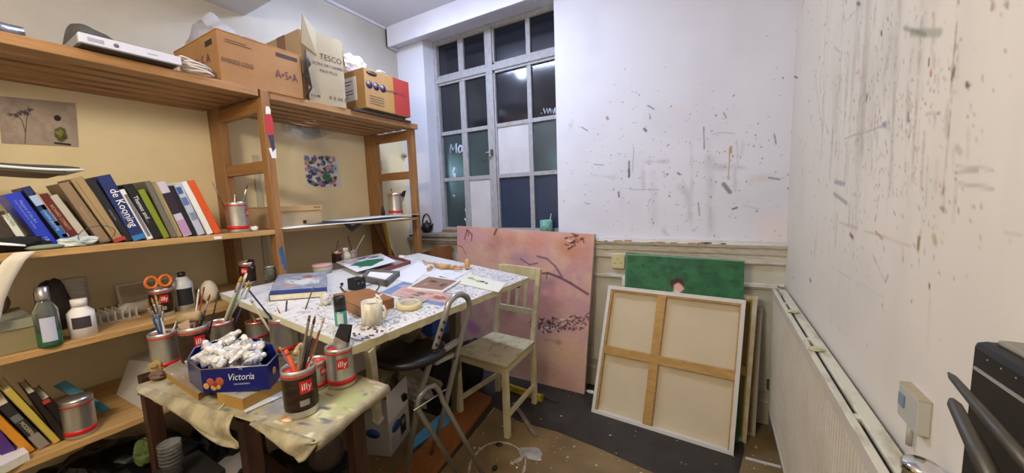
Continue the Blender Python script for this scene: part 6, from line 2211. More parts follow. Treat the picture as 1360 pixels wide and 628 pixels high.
bd = MB().hexa([v - Vector((0, 0, .018)) for v in sc4], [v - Vector((0, 0, .0006)) for v in sc4])
picgrid('seat', pic, bil(*sc4), vc, parent=ch, extra=(bd, 'b0a47c', None))


def bp(u, z):
    """point of the chair's back plane: u 0 = left post, 1 = right post"""
    f = (z - HS) / (TR_.z - HS)
    l = (BL + Vector((0, 0, HS))).lerp(TL_, f)
    r = (BR + Vector((0, 0, HS))).lerp(TR_, f)
    return l.lerp(r, u)


MB().bar(bp(.03, .905), bp(.97, .905), .018, .085).build('top_rail', cream, ch, bevel=.003)
MB().bar(bp(.03, .645), bp(.97, .645), .016, .04).build('lower_back_rail', cream, ch, bevel=.002)
for u in (.28, .5, .72):
    MB().bar(bp(u, .64), bp(u, .87), .022, .012, up=(0, 1, 0)).build('back_slat', cream, ch, bevel=.002)

# ============================================================ FOLDING PERCH STOOL
so = thing('folding_stool', 'folding stool with round black seat and silver tube backrest', 'stool', (-1.2, 1.25, 0))
stm = mat('stool_tube', '9c9c9a', rough=.32, metal=.45)
Nf, Ff = P(536, 648, z=.012), P(572, 606, z=.012)
near = [Nf, PD(558, 520, 1.55), PD(575, 470, 1.48), PD(591, 420, 1.43)]
far = [PD(623, 412, 1.57), PD(607, 470, 1.6), PD(590, 545, 1.69), Ff]
arch = [PD(596, 402, 1.43), PD(604, 393, 1.455), PD(612, 390.5, 1.49), PD(620, 394, 1.53), PD(623.5, 402, 1.56)]
MB().tube(near + arch + far, .0125, 12).build('back_frame', stm, so)
MB().tube([Nf, Nf + Vector((-.03, .0, -.0)), Ff + Vector((-.035, 0, 0)), Ff], .011, 10).build('foot_bar', stm, so)
n2, f2 = P(613, 638, z=.012), P(645, 636, z=.012)
MB().tube([n2, PD(553, 540, 1.53), PD(556, 528, 1.53), PD(566, 515, 1.555), PD(577, 512, 1.6), PD(584, 520, 1.64), PD(588, 532, 1.65), f2], .0115, 12).build('leg_frame', stm, so)
MB().tube([PD(549, 545, 1.50), PD(594, 516, 1.68)], .004, 8).build('hinge_rod', chrome, so)
sp = PD(545, 467, 1.5)
MB().lathe([(0, -.022), (.12, -.022), (.147, -.012), (.15, .004), (.14, .014), (.10, .019), (0, .019)], 40, M=MT(sp, .6, (1, 1, 1))).build('seat', c_('seat_black', '0e0e10', .4), so)
b0, b1_ = PD(575, 470, 1.48), PD(607, 470, 1.6)
MB().bar(PD(583, 468, 1.48), PD(609, 452, 1.6), .022, .022).build('crossbar', stm, so, bevel=.003)
MB().bar(PD(578, 482, 1.48), PD(603, 470, 1.6), .018, .018).build('crossbar', stm, so, bevel=.003)
MB().bar(sp + Vector((.05, -.03, -.03)), PD(578, 478, 1.49), .02, .02).build('seat_bracket', c_('bracket_dark', '2c2c2e', .5), so)
MB().bar(sp + Vector((.05, .06, -.03)), PD(604, 474, 1.6), .02, .02).build('seat_bracket', c_('bracket_dark', '2c2c2e'), so)
MB().cbox(PD(578, 470, 1.465), (.035, .035, .045)).build('hinge_knuckle', black, so, bevel=.005)
mb = MB()
for k in range(4):
    q = PD(590 - 3.4 * k, 428 + 10 * k, 1.425 + .01 * k)
    hb = MB().blobmesh(q + (EYE - q).normalized() * .0095, (.0055, .0055, .008), 1, 0, 8, 6, smooth=True)
    hb.build('peg_hole', c_('hole_black', '0a0a0a', .6), so)
ring = [PD(553, 530, 1.54) + Vector((.016 * math.cos(t), .0, .016 * math.sin(t))) for t in np.linspace(0, 2 * PI, 16)[:-1]]
MB().tube(ring, .002, 6, closed=True).build('wire_ring', chrome, so)

# ============================================================ CANVASES
def canvas_pts(bl, br, tr, tl):
    return [Vector(v) for v in (bl, br, tr, tl)]


# pink painting
kb, kt = 2.345, 2.452
PK = [Vector((-1.915, 2.335, .0)), Vector((-.786, 2.347, .0)), P(789.5, 311, y=2.452), P(607, 300, y=2.452)]
PK[0] = Vector((PK[3].x + .03, 2.34, 0))
pic = Pic(260, 250, 'cfa598')
pic.noise('c89a94', 40, .35, .7, .9).noise('c0949c', 60, .45, .75, .6).noise('d2ae98', 26, .45, .75, .8)
pk = lambda px, py: ((px - 606) / (789.5 - 606 - (py - 311) * .07 + 0), 1 - (py - (300 + (px - 606) * .06)) / (213 + (px - 606) * -.0))


def pkm(px, py):
    """bilinear inverse on the painting's outline in the photograph"""
    best = None
    x0l, x0r = 606 - .0 * (py - 300), 790 - (py - 311) * .067
    u = (px - x0l) / (x0r - x0l)
    t = 300 + 11 * u
    b_ = 480 + 44 * u
    return u, 1 - (py - t) / (b_ - t)


def pb(px, py, rx, ry, col, al=.8, soft=.8, rough=.7):
    u, v = pkm(px, py)
    pic.blob(u, v, rx / 180, ry / 180, col, al, soft, rough)


def pline(pts, wd, col, al=.9):
    for a, b in zip(pts, pts[1:]):
        pic.line(*pkm(*a), *pkm(*b), wd / 180, col, al, .7)


pb(675, 325, 35, 22, 'bc8478', .7)
pb(660, 320, 22, 14, 'b07c6c', .7)
pb(720, 322, 40, 12, 'cc8a74', .7)
pb(765, 330, 22, 20, 'c48464', .7)
pb(640, 318, 24, 12, 'd0a0a4', .6)
pb(700, 345, 20, 14, 'a88898', .7)
pb(728, 405, 28, 22, 'c88a88', .8)
pb(748, 390, 26, 16, 'd4a098', .6)
pb(735, 385, 24, 14, 'd49c9c', .7)
pb(775, 350, 10, 14, 'c89094', .7)
pb(630, 435, 20, 10, 'b06a9c', .6)
pb(625, 430, 12, 7, 'c060a8', .5)
pb(680, 400, 26, 34, 'a86a74', .55)
pb(690, 395, 14, 22, '8c3c4c', .5)
pb(750, 470, 50, 26, 'cca888', .9)
pb(700, 440, 40, 20, 'cc9c84', .6)
pb(745, 495, 45, 20, 'c8a492', .7)
pb(700, 480, 40, 18, 'b8907c', .6)
pb(742, 453, 14, 4, '8c6c78', .6)
pb(620, 380, 20, 40, 'c08088', .6)
pb(760, 420, 18, 30, 'caa496', .5)
pline([(722, 364), (735, 363), (748, 368), (762, 376), (781, 390)], 2.6, '5c3c4c')
pline([(722, 341), (734, 344), (744, 354), (752, 368)], 2.0, '6c4c60')
pline([(700, 344), (712, 352), (722, 350)], 1.6, '6c4858')
pline([(734, 364), (733, 370)], 1.4, '5c3c4c')
pline([(605, 326), (614, 328), (620, 338)], 1.3, '8c5c5c')
pline([(618, 318), (622, 306), (630, 312), (629, 320)], 1.5, '5c2c24')
pline([(624, 306), (624, 314)], 1.2, '5c2c24')
pline([(664, 312), (668, 304)], 3, '7c4434')
for _ in range(26):
    x, y = random.uniform(756, 778), random.uniform(314, 334)
    if y > 334 - (x - 752) * .2:
        continue
    pline([(x, y), (x + random.uniform(-7, 7), y + random.uniform(-6, 2))], random.uniform(1, 2.4), random.choice(['54302c', '6c443c', 'e0c8bc', '4c2c30', 'c07850']))
for _ in range(110):
    x = random.gauss(737, 12)
    y = random.gauss(432, 4.5)
    pline([(x, y), (x + random.uniform(-4, 5), y + random.uniform(-4, 3))], random.uniform(1, 2.4), random.choice(['4c3030', '3c2828', '6c5050', '8c7070', 'd8c8c4', '5c3c44']))
for _ in range(40):
    x = random.uniform(755, 782)
    y = 430 - (x - 755) * .25 + random.gauss(0, 5)
    pline([(x, y), (x + random.uniform(-3, 5), y + random.uniform(-4, 4))], random.uniform(.8, 1.8), random.choice(['4c3030', '5c4040', '7c5c5c']))
pline([(718, 420), (724, 432)], 1.2, '4c3030')
pp = thing('pink_painting', 'large unframed pink abstract painting with a dark branch leaning on the wall', 'painting', (PK[0] + PK[1]) / 2)
nb_ = (PK[1] - PK[0]).cross(PK[3] - PK[0]).normalized()
if nb_.y > 0:
    nb_ = -nb_
DK = -nb_ * .035
picgrid('painted_canvas', pic, bil(*PK), vcmat('oil_paint', .55, .35, .4, 30), parent=pp)
mb = MB().hexa([PK[0] + DK, PK[1] + DK, PK[1] - nb_ * .0006, PK[0] - nb_ * .0006], [PK[3] + DK, PK[2] + DK, PK[2] - nb_ * .0006, PK[3] - nb_ * .0006])
mb.build('canvas_edge', mat('edge_pale', 'c8b8a8', 'b8a08c', .7, scale=12), pp)


def stretcher(name, label, q, depth, bw, rail_w, backm, framem, barm, crossv=None, crossh=None, front=True, edge=None):
    """a canvas seen from the back: q = outline BL, BR, TR, TL nearest the viewer; the cloth is on the far side"""
    bl, br, tr, tl = q
    n = (br - bl).cross(tl - bl).normalized()
    if n.y > 0:
        n = -n
    back = -n * depth
    o = thing(name, label, 'canvas', (bl + br) / 2)
    f = bil(*q)
    W, Hh = (br - bl).length, (tl - bl).length
    u, v = bw / W, bw / Hh

    def strip(u0, v0, u1, v1, m, nm, d0=0.0, d1=1.0, bev=.0015):
        c = [f(u0, v0), f(u1, v0), f(u1, v1), f(u0, v1)]
        MB().hexa([x + back * d1 for x in c], [x + back * d0 for x in c]).build(nm, m, o, bevel=bev)
    strip(0, 0, 1, v, framem, 'stretcher_bar', 0, .85)
    strip(0, 1 - v, 1, 1, framem, 'stretcher_bar', 0, .85)
    strip(0, v, u, 1 - v, framem, 'stretcher_bar', 0, .85)
    strip(1 - u, v, 1, 1 - v, framem, 'stretcher_bar', 0, .85)
    ru, rv = rail_w / W, rail_w / Hh
    if crossh is not None:
        strip(u, crossh - rv / 2, 1 - u, crossh + rv / 2, barm, 'cross_bar', .12, .6)
    if crossv is not None:
        strip(crossv - ru / 2, v, crossv + ru / 2, 1 - v, barm, 'cross_bar', .1, .6)
    # raw inner lip
    k = .012
    strip(u, 1 - v - k / Hh, 1 - u, 1 - v, barm, 'inner_lip', .15, .8)
    strip(u, v, u + k / W, 1 - v - k / Hh, barm, 'inner_lip', .15, .8)
    strip(1 - u - k / W * .6, v, 1 - u, 1 - v - k / Hh, barm, 'inner_lip', .15, .8)
    strip(0, 0, 1, 1, backm, 'canvas_back', .86, 1.0, 0)
    return o


primed = c_('primed_edge', 'd8d4cc', .6)
rawc = mat('raw_canvas', 'd4c6a8', 'cec0a2', .85, scale=4)
pine = mat('stretcher_pine', 'c09a5c', 'ad8548', .5, scale=9, stretch=(2, 2, 6))
WQ = canvas_pts(P(785, 547, z=.001), P(974, 606, z=.001), P(991, 399, y=2.305), P(808, 379, y=2.325))
stretcher('canvas_back_view', 'square stretched canvas turned to show its cross-braced back, in front of the others', WQ, .035, .022, .052, rawc, primed, pine, .435, .50)
W2 = canvas_pts((-.42, 2.28, .0), P(991, 589, z=0), P(1007, 391, y=2.405), (-.46, 2.41, .80))
W2[2].z = .815
stretcher('canvas_back_view', 'second canvas with a pale edge, its right side showing behind the front one', W2, .03, .022, .05, c_('dark_canvas', '8c7448', .8), mat('primed_edge2', 'd0c8b4', 'b8aa80', .6, scale=12), mat('pine_dark', 'a88c3c', '94762c', .5, scale=10), None, .48)
W3 = canvas_pts((-.1, 2.345, .0), P(1003, 580, z=0), P(1013, 409, y=2.46), (-.12, 2.465, .76))
stretcher('canvas_back_view', 'rearmost grey edged canvas, only its right edge showing near the radiator', W3, .02, .02, .04, c_('dark_canvas2', '9c907c', .8), c_('edge_grey', 'a8a090', .7), pine)
# green painting
G = [Vector((-.47, 2.375, .0)), Vector((.145, 2.36, 0)), P(989, 346, y=2.40), P(831, 335, y=2.40)]
G[0] = Vector((G[3].x, 2.235, 0))
G[1] = Vector((G[2].x - .01, 2.235, 0))
pic = Pic(150, 220, '1f5c38')
pic.noise('2c6c44', 18, .35, .7, .9, cellx=5) if False else pic.noise('2c6c44', 18, .35, .7, .9)
pic.noise('174a30', 10, .55, .8, .7)
for _ in range(60):
    u = random.random()
    v = random.random()
    pic.line(u, v, u + random.uniform(-.05, .05), v - random.uniform(.02, .14), .012, random.choice(['2a6844', '1a5034', '34744c', '205c3c']), .5, 1)
pic.line(0, .985, 1, .995, .014, '7ca48c', .8).line(.004, 0, .004, 1, .02, '4c8468', .7)
uh = .475
pic.blob(uh, .832, .062, .062, '3c2420', 1, .25, .4).blob(uh + .01, .808, .048, .045, 'd8a898', 1, .25, .3).blob(uh - .005, .775, .04, .035, 'e0d0c8', 1, .3, .3)
gp = thing('green_painting', 'green painting with the top of a small dark haired head, behind the front canvas', 'painting', (G[0] + G[1]) / 2)
ng = (G[1] - G[0]).cross(G[3] - G[0]).normalized()
if ng.y > 0:
    ng = -ng
picgrid('painted_canvas', pic, bil(*G), vcmat('oil_paint', .55), parent=gp)
MB().hexa([G[0] - ng * .02, G[1] - ng * .02, G[1] - ng * .0006, G[0] - ng * .0006], [G[3] - ng * .02, G[2] - ng * .02, G[2] - ng * .0006, G[3] - ng * .0006]).build('canvas_edge', c_('edge_tan', 'b8ac90', .7), gp)

# socket on the dado
a = P(821, 347, y=YB - .02)
sk = thing('wall_socket', 'yellowed cream socket on the panelling left of the green painting', 'socket', (a.x, YB - .02, a.z - .045))
MB().box((a.x - .045, YB - .03, a.z - .05), (a.x + .045, YB, a.z + .055)).build('face_plate', c_('socket_cream', 'cfc698', .45), sk, bevel=.004)
for dx, dz in ((0, .018), (-.02, -.012), (.02, -.012)):
    MB().cbox((a.x + dx, YB - .0302, a.z + dz), (.012, .001, .005)).build('pin_slot', c_('slot_brown', '6c5c34'), sk)
a = P(829, 374, y=YB - .03)
tag(MB().box((a.x - .014, YB - .04, a.z - .03), (a.x + .014, YB - .0, a.z + .03)).build('white_plug', white, loc=(a.x, YB, a.z - .03), bevel=.004), 'small white plug on the panelling beside the green painting', 'plug')

# ============================================================ THINGS ON THE WINDOW SILL
ZS = 1.1255
q = P(567, 300, y=2.52)
tp = thing('teapot', 'small black round teapot with a hoop handle on the sill', 'teapot', (q.x, 2.52, ZS))
s = mpp(q)
M = MT((q.x, 2.52, ZS))
MB().lathe([(0, 0), (s * 4.5, 0), (s * 7.5, s * 4), (s * 8, s * 7), (s * 6, s * 12), (s * 3, s * 13.5), (0, s * 14)], 24, M=M).build('pot_body', c_('iron_black', '16161a', .45), tp)
MB().lathe([(s * 1.2, s * 13.5), (s * 1.6, s * 16), (0, s * 16.6)], 12, M=M).build('lid_knob', c_('iron_black', '16161a'), tp)
MB().tube([(q.x + s * 7.5 * math.cos(t), 2.52, ZS + s * 10 + s * 15 * math.sin(t)) for t in np.linspace(.15, PI - .15, 14)], s * .8, 8).build('hoop_handle', c_('iron_black', '16161a'), tp)
MB().tube([(q.x + s * 6, 2.515, ZS + s * 5), (q.x + s * 10, 2.51, ZS + s * 8), (q.x + s * 12, 2.51, ZS + s * 12)], [s * 2, s * 1.4, s * 1], 8).build('spout', c_('iron_black', '16161a'), tp)
tag(MB().hexa([P(*v, z=ZS) for v in ((577, 306), (640, 310), (640, 303), (590, 301))], [P(*v, z=ZS) + Vector((0, 0, .02)) for v in ((577, 306), (640, 310), (640, 303), (590, 301))]).build('wood_offcut', c_('offcut_brown', '8c6c48', .7), loc=P(600, 305, z=ZS)) if False else
    MB().box((-2.24, 2.60, ZS), (-1.75, 2.66, ZS + .022)).build('wood_offcut', c_('offcut_brown', '8c6c48', .7), loc=(-2, 2.63, ZS), bevel=.003), 'long brown wood offcut lying at the back of the window sill', 'wood')
q = P(725.5, 300, y=2.60)
s = mpp(q)
mg2 = thing('pot', 'chipped pale green pot holding a thin white brush on the sill', 'pot', (q.x, 2.6, ZS))
MB().shell(s * 8.3, P(725, 292, y=2.6).z - ZS, .004, .004, 28, M=MT((q.x, 2.6, ZS))).build('pot_body', mat('pot_teal', '5c9c8c', '8cb4a0', .5, scale=40, lo=.45, hi=.55), mg2)
brush(Vector((q.x + .01, 2.6, ZS + .01)), P(732, 284, y=2.61), 'thin white brush in the pale green pot on the sill', 'd8d8d4', 'e4e0dc', .003, 'stick')

# ============================================================ RADIATOR
rd = thing('radiator', 'long ribbed cream panel radiator with paint-stained top along the right wall', 'radiator', (.315, 1.55, .2))
RX0, RY0, RY1, RZ0, RZ1 = .288, .70, 2.37, .19, .868
mb = MB()
nrib = 76
vs, fs = [], []
pitch = (RY1 - RY0 - .04) / nrib
pts = []
y = RY0 + .02
for k in range(nrib):
    pts += [(y, 0), (y + pitch * .22, .005), (y + pitch * .62, .005), (y + pitch * .84, 0)]
    y += pitch
pts.append((y, 0))
for (yy, d) in pts:
    vs += [(RX0 - d + .004, yy, RZ0 + .02), (RX0 - d + .004, yy, RZ1 - .035)]
for i in range(len(pts) - 1):
    fs.append((2 * i, 2 * i + 1, 2 * i + 3, 2 * i + 2))
mb.add(vs, fs, 0)
mb.box((RX0 + .003, RY0, RZ0), (RX0 + .012, RY1, RZ1))
mb.box((RX0 - .002, RY0, RZ1 - .036), (RX0 + .012, RY1, RZ1)).box((RX0 - .004, RY0, RZ0), (RX0 + .012, RY1, RZ0 + .022))
radm = mat('radiator_paint', 'c8c2b4', 'beb7a6', .45, scale=5)
mb.build('front_panel', radm, rd, bevel=.001)
topm = mat('radiator_top_worn', 'ccc8b4', '9c927c', .5, scale=22, stretch=(1, .35, 1), bump=.2, lo=.5, hi=.7)
MB().box((RX0 - .004, RY0, RZ1), (RX0 + .014, RY1, RZ1 + .006)).build('top_edge', topm, rd, bevel=.002)
MB().box((.322, RY0, RZ0), (.334, RY1, RZ1 - .006)).build('rear_panel', radm, rd, bevel=.002)
MB().box((.312, RY0, RZ1 - .006), (.345, RY1, RZ1 + .006)).build('rear_top_edge', topm, rd, bevel=.003)
for y in (1.1, 1.62, 2.1):
    MB().box((RX0 + .010, y - .01, RZ1 - .03), (.325, y + .01, RZ1 + .004)).build('hanging_bracket', topm, rd, bevel=.002)
MB().lathe([(0, 0), (.03, 0), (.034, .012), (.03, .03), (0, .034)], 16, M=frame((.285, 2.41, .30), (0, 1, 0), (0, 0, 1)) @ Matrix.Rotation(0, 4, 'X')).build('valve_wheel', c_('valve_dark', '4c463c', .6), rd)
MB().tube([(.31, 2.38, .24), (.31, 2.43, .24), (.31, 2.43, 0)], .009, 10).build('pipe', c_('pipe_paint', 'b0a894', .5), rd)
for i, (y, m_) in enumerate(((1.93, 'b4b48c'), (1.50, 'b8b494'))):
    lump('dried_paint', ['crust of yellowish paint on the radiator top near its far end', 'crust of yellowish paint midway along the radiator top'][i], 'paint', (.308, y, RZ1 + .012), (.022, .016, .006), c_('crust_' + m_, m_, .6), 50 + i, .3, freq=3)

# pipe above, by the chair rail, in the corner
struct(MB().tube([(.33, 2.5, .86), (.345, 2.44, .875)], .008).build('trim_9', trimm))

# electrical box on the right wall
nt_, ft_ = P(1239.7, 534, x=XR), P(1210, 511, x=XR)
nb_z = P(1234.7, 582, x=XR).z
xf = P(1219.8, 537, y=nt_.y).x
ex = thing('switch_box', 'grey white surface switch box with a worn tan top on the right wall', 'switch', ((XR + xf) / 2, (nt_.y + ft_.y) / 2, nb_z))
q_ = [(XR, nt_.y), (xf, nt_.y + .002), (xf, ft_.y - .004), (XR, ft_.y)]
zt = (nt_.z + ft_.z) / 2
MB().hexa([(x, y, nb_z) for x, y in q_], [(x, y, zt) for x, y in q_]).build('box_body', c_('box_greywhite', 'b0b0a6', .5), ex, bevel=.002)
MB().hexa([(x, y, zt) for x, y in q_], [(x + (.001 if x < XR else 0), y, zt + .002) for x, y in q_]).build('top_face', mat('box_tan', 'a89c80', '8c8068', .6, scale=20), ex)
MB().box((xf - .003, ft_.y - .035, (zt + nb_z) / 2 - .008), (xf, ft_.y - .012, (zt + nb_z) / 2 + .018)).build('rocker', c_('rocker_blue', '6c8494', .4), ex, bevel=.001)
MB().tube([(XR - .008, (nt_.y + ft_.y) / 2 + .01, nb_z - .05), (XR - .008, (nt_.y + ft_.y) / 2 + .01, nb_z)], .005, 10).build('conduit', c_('conduit', 'a8a498', .5), ex)

# chrome capped jar standing on the radiator
q = P(1224, 628, x=.318)
cj_ = thing('chrome_jar', 'jar with a ridged chrome lid standing at the near end of the radiator', 'jar', (.318, q.y, RZ1 + .006))
zl = P(1224, 613, x=.318).z
MB().lathe([(0, 0), (.022, 0), (.023, .01), (.023, zl - RZ1 - .03), (0, zl - RZ1 - .03)], 24, M=MT((.318, q.y, RZ1 + .006))).build('jar_body', c_('jar_dark', '3c3a38', .3), cj_)
mb = MB()
vs, fs = [], []
prof = [(.025, zl - .022), (.026, zl - .006), (.022, zl - .001), (0, zl)]
mb.lathe([(0, zl - .022)] + prof, 40, M=Matrix.Translation((.318, q.y, 0)))
mb.build('chrome_lid', chrome, cj_)

# black appliance at the right edge
dvx = .245
q = P(1290, 446, x=dvx)
y1 = q.y
zt = q.z
bd_ = thing('heater', 'black upright appliance with a grey top and dotted panel at the right edge', 'appliance', (.30, y1 - .2, 0))
lo_, hi_ = (dvx, .02, .62), (.352, y1, zt)
MB().box(lo_, (.352, y1, zt - .002)).build('casing', c_('case_black', '121212', .5), bd_, bevel=.008)
MB().box((dvx + .012, .03, zt - .003), (.35, y1 - .012, zt + .003)).build('top_plate', c_('case_grey', '7c776c', .5), bd_, bevel=.003)
zl2 = zt - .03
MB().box((dvx - .0015, .03, zl2 - .002), (dvx + .001, y1 - .012, zl2 + .001)).build('silver_line', c_('line_silver', '8c8a84', .3), bd_)
for k in range(11):
    MB().lathe([(0, 0), (.0013, 0), (0, .0006)], 8, M=frame((dvx - .0005, y1 - .03 - .02 * k, zt - .015), (0, -1, 0), (0, 0, 1))).build('indicator_dot', c_('dot_grey', '7c7a74'), bd_)
for (x, y) in ((.27, .06), (.33, .06), (.27, y1 - .03), (.33, y1 - .03)):
    MB().cbox((x, y, .31), (.014, .014, .622)).build('leg', c_('case_black', '121212'), bd_)
ar = thing('folded_stand', 'pair of rounded black bars like folded stand arms before the black appliance', 'stand', (.2, .4, 0))
A0, A1, B0, B1 = P(1260, 495, x=.20), P(1385, 640, x=.20), P(1264, 530, x=.185), P(1340, 680, x=.185)
armm = c_('arm_black', '34322c', .45)
MB().tube([A0, A0.lerp(A1, .06), A0.lerp(A1, .5), A1], [.001, .003, .0045, .005], 12).build('arm', armm, ar)
MB().tube([B0, B0.lerp(B1, .06), B0.lerp(B1, .5), B1], [.002, .0045, .006, .0065], 12).build('arm', armm, ar)
for q in (A1, B1):
    MB().tube([q, (q.x, q.y, 0)], .008, 8).build('upright', armm, ar)
MB().tube([A1, B1], .007, 8).build('joint', armm, ar)

# ============================================================ FLOOR: mat and litter
mp = [P(636, 528, z=0), P(690, 560, z=0), P(740, 573, z=0), P(800, 597, z=0), P(882, 634, z=0), P(980, 634, z=0), Vector((.17, 2.2, 0)), Vector((.17, YB - .03, 0)), Vector((-1.95, YB - .03, 0)), Vector((-1.95, 2.15, 0))]
mb = MB().prism([(v.x, v.y) for v in mp], .0005, .003)
fo_ = mb.build('floor_sheet', mat('rubber_sheet', '26231f', '35322d', .55, scale=7, bump=.1), loc=(-.7, 2.2, 0))
tag(fo_, 'dark charcoal sheet laid on the floor under the canvases and chair', 'mat')
litter = [('e0dcd4', 45), ('b8b4ac', 25), ('8c8884', 16)]
polyv = [(v.x, v.y) for v in mp]
chips = MB()
for col_i in range(110):
    x, y = random.uniform(-1.5, .3), random.uniform(1.25, 2.35)
    r = random.uniform(.002, .007)
    if not (x > -.62 and y > 2.12):
        chips.blobmesh((x, y, .0045), (r, r * random.uniform(.4, 1), .0018), col_i, .3, 6, 4, mi=col_i % 3)
o = chips.build('paint_chips', [c_('chip_a', 'd8d4cc', .7), c_('chip_b', 'a8a49c', .7), c_('chip_c', '7c7c84', .7)], loc=(-.6, 1.8, 0))
tag(o, 'scattered pale paint chips over the floor and charcoal sheet', 'debris')
o['kind'] = 'stuff'
# chalky rings on the floor: dried pot marks
def ringmark(name, label, c, r, a0, a1, w, col, seed):
    rnd = random.Random(seed)
    vs, fs = [], []
    n = 40
    for k in range(n + 1):
        t = a0 + (a1 - a0) * k / n
        ww = w * (.4 + rnd.random() * .9)
        for rr in (r - ww / 2, r + ww / 2):
            vs.append((c[0] + rr * math.cos(t), c[1] + rr * math.sin(t), .0012))
    for k in range(n):
        fs.append((2 * k, 2 * k + 1, 2 * k + 3, 2 * k + 2))
    vs2 = [(x, y, .0004) for x, y, z in vs]
    N = len(vs)
    mb = MB().add(vs + vs2, fs + [tuple(N + i for i in reversed(f)) for f in fs] + [(2 * k, 2 * k + 2, N + 2 * k + 2, N + 2 * k) for k in range(n)] + [(2 * k + 3, 2 * k + 1, N + 2 * k + 1, N + 2 * k + 3) for k in range(n)])
    tag(mb.build(name, c_('ring_' + col, col, .8), loc=(c[0], c[1], 0)), label, 'stain')


def floormark(name, label, px, w, col, seed):
    """a chalky dried line following picture points over the floor"""
    rnd = random.Random(seed)
    pts = [P(*q, z=0) for q in px]
    fine = []
    for i in range(len(pts) - 1):
        p0, p1, p2, p3_ = pts[max(i - 1, 0)], pts[i], pts[i + 1], pts[min(i + 2, len(pts) - 1)]
        for k in range(8):
            t = k / 8
            fine.append(.5 * ((2 * p1) + (p2 - p0) * t + (2 * p0 - 5 * p1 + 4 * p2 - p3_) * t * t + (3 * p1 - p0 - 3 * p2 + p3_) * t ** 3))
    fine.append(pts[-1])
    vs = []
    for i, p in enumerate(fine):
        d = (fine[min(i + 1, len(fine) - 1)] - fine[max(i - 1, 0)])
        n_ = Vector((-d.y, d.x, 0)).normalized()
        ww = w * rnd.uniform(.35, 1.3)
        vs += [p + n_ * ww * rnd.uniform(.4, .7), p - n_ * ww * rnd.uniform(.4, .7)]
    N = len(vs)
    fs = [(2 * k, 2 * k + 1, 2 * k + 3, 2 * k + 2) for k in range(len(fine) - 1)]
    mb = MB().add([v + Vector((0, 0, .0014)) for v in vs] + [v + Vector((0, 0, .0003)) for v in vs],
                  fs + [tuple(N + i for i in reversed(f)) for f in fs] + [(2 * k, 2 * k + 2, N + 2 * k + 2, N + 2 * k) for k in range(len(fine) - 1)] + [(2 * k + 3, 2 * k + 1, N + 2 * k + 1, N + 2 * k + 3) for k in range(len(fine) - 1)])
    tag(mb.build(name, mat('mark_' + col, col, '8c7c62', .8, scale=30, lo=.45, hi=.7), loc=pts[0]), label, 'stain')


floormark('paint_ring', 'chalky white ring mark on the floor in front of the chair', [(622, 634), (626, 612), (640, 595), (656, 588), (675, 589), (691, 598), (698, 612), (694, 630)], .012, 'b8b0a0', 1)
floormark('paint_ring', 'chalky arc on the floor between the stool and the chair leg', [(592, 560), (604, 564), (622, 563), (640, 556), (654, 545), (660, 530)], .014, 'b0a898', 2)
floormark('paint_ring', 'thin chalky arc low on the floor crossing behind the stool legs', [(552, 616), (572, 618), (588, 612), (602, 600), (612, 584)], .010, 'a8a090', 3)
floormark('paint_ring', 'short white smear on the floor beside the dried grey blob', [(678, 616), (690, 610), (700, 600)], .022, 'b8b0a0', 4)

q = P(705, 603, z=0)
lump('dried_paint', 'flattened grey white dried paint blob on the floor right of the ring', 'paint', (q.x, q.y, .006), (.06, .045, .006), mat('blob_grey', '8c8c94', 'b8b4ac', .5, scale=20), 41, .4)
q = P(663, 591, z=0)
lump('dried_paint', 'small black dried paint scrap on the floor ring', 'paint', (q.x, q.y, .005), (.02, .014, .005), c_('scrap_black', '1c1c1c', .5), 42, .4)
q = P(603, 546, z=0)
lump('paper_scrap', 'small crumpled cream paper ball on the floor beside the plank', 'paper', (P(634, 547, z=0).x, P(634, 547, z=0).y, .015), (.03, .02, .015), c_('ball_cream', 'c8c0a4', .8), 43, .4)
q = P(657, 624, z=0)
lump('rubber_foot', 'black rubber ferrule lying at the lower edge of the floor', 'ferrule', (q.x, q.y, .012), (.012, .018, .012), black, 44, .05, True)
# yellow spirit level
lv = thing('spirit_level', 'yellow spirit level lying on the dark sheet under the chair', 'level', P(690, 518, z=0))
a, b = P(662, 508, z=.03), P(719, 528, z=.03)
MB().bar(a + Vector((0, .0, -.004)), b + Vector((0, 0, -.004)), .022, .045).build('level_body', c_('level_yellow', 'c8b424', .4), lv, bevel=.002)
MB().bar(b, b + (b - a).normalized() * .012, .024, .047).build('end_cap', c_('cap_dkyellow', '8c7c1c'), lv)
m_ = a.lerp(b, .45)
MB().cbox(m_ + Vector((0, -.011, -.002)), (.05, .006, .02)).build('bubble_vial', c_('vial', '8c8c34', .2), lv)
tag(MB().tube([P(716, 525, z=.008), P(741, 534, z=.008)], .006, 8).build('screwdriver', c_('driver_dark', '3c342c', .5), loc=P(728, 530, z=.002)), 'short dark screwdriver lying past the end of the yellow level', 'tool')
a, b = P(689, 545, z=.006), P(712, 579, z=.006)
tag(MB().bar(a.lerp(b, -.35), b, .028, .008).build('metal_strip', mat('strip_rust', '6c5c50', '8c8078', .6, scale=20), loc=b), 'flat brownish metal strip on the floor beside the chair leg', 'strip')
a, b = P(990, 608, z=.004), P(1037, 620, z=.004)
tag(MB().bar(a, b, .014, .006).build('white_batten', c_('batten_white', 'd4d0c8', .6), loc=a), 'thin white batten on the floor near the radiator', 'strip')
q = P(779, 522, z=0)
lump('paper_scrap', 'white paper scrap at the foot of the pink painting', 'paper', (P(781, 521, z=0).x + .02, P(781, 521, z=0).y, .010), (.03, .012, .010), paper, 45, .3)

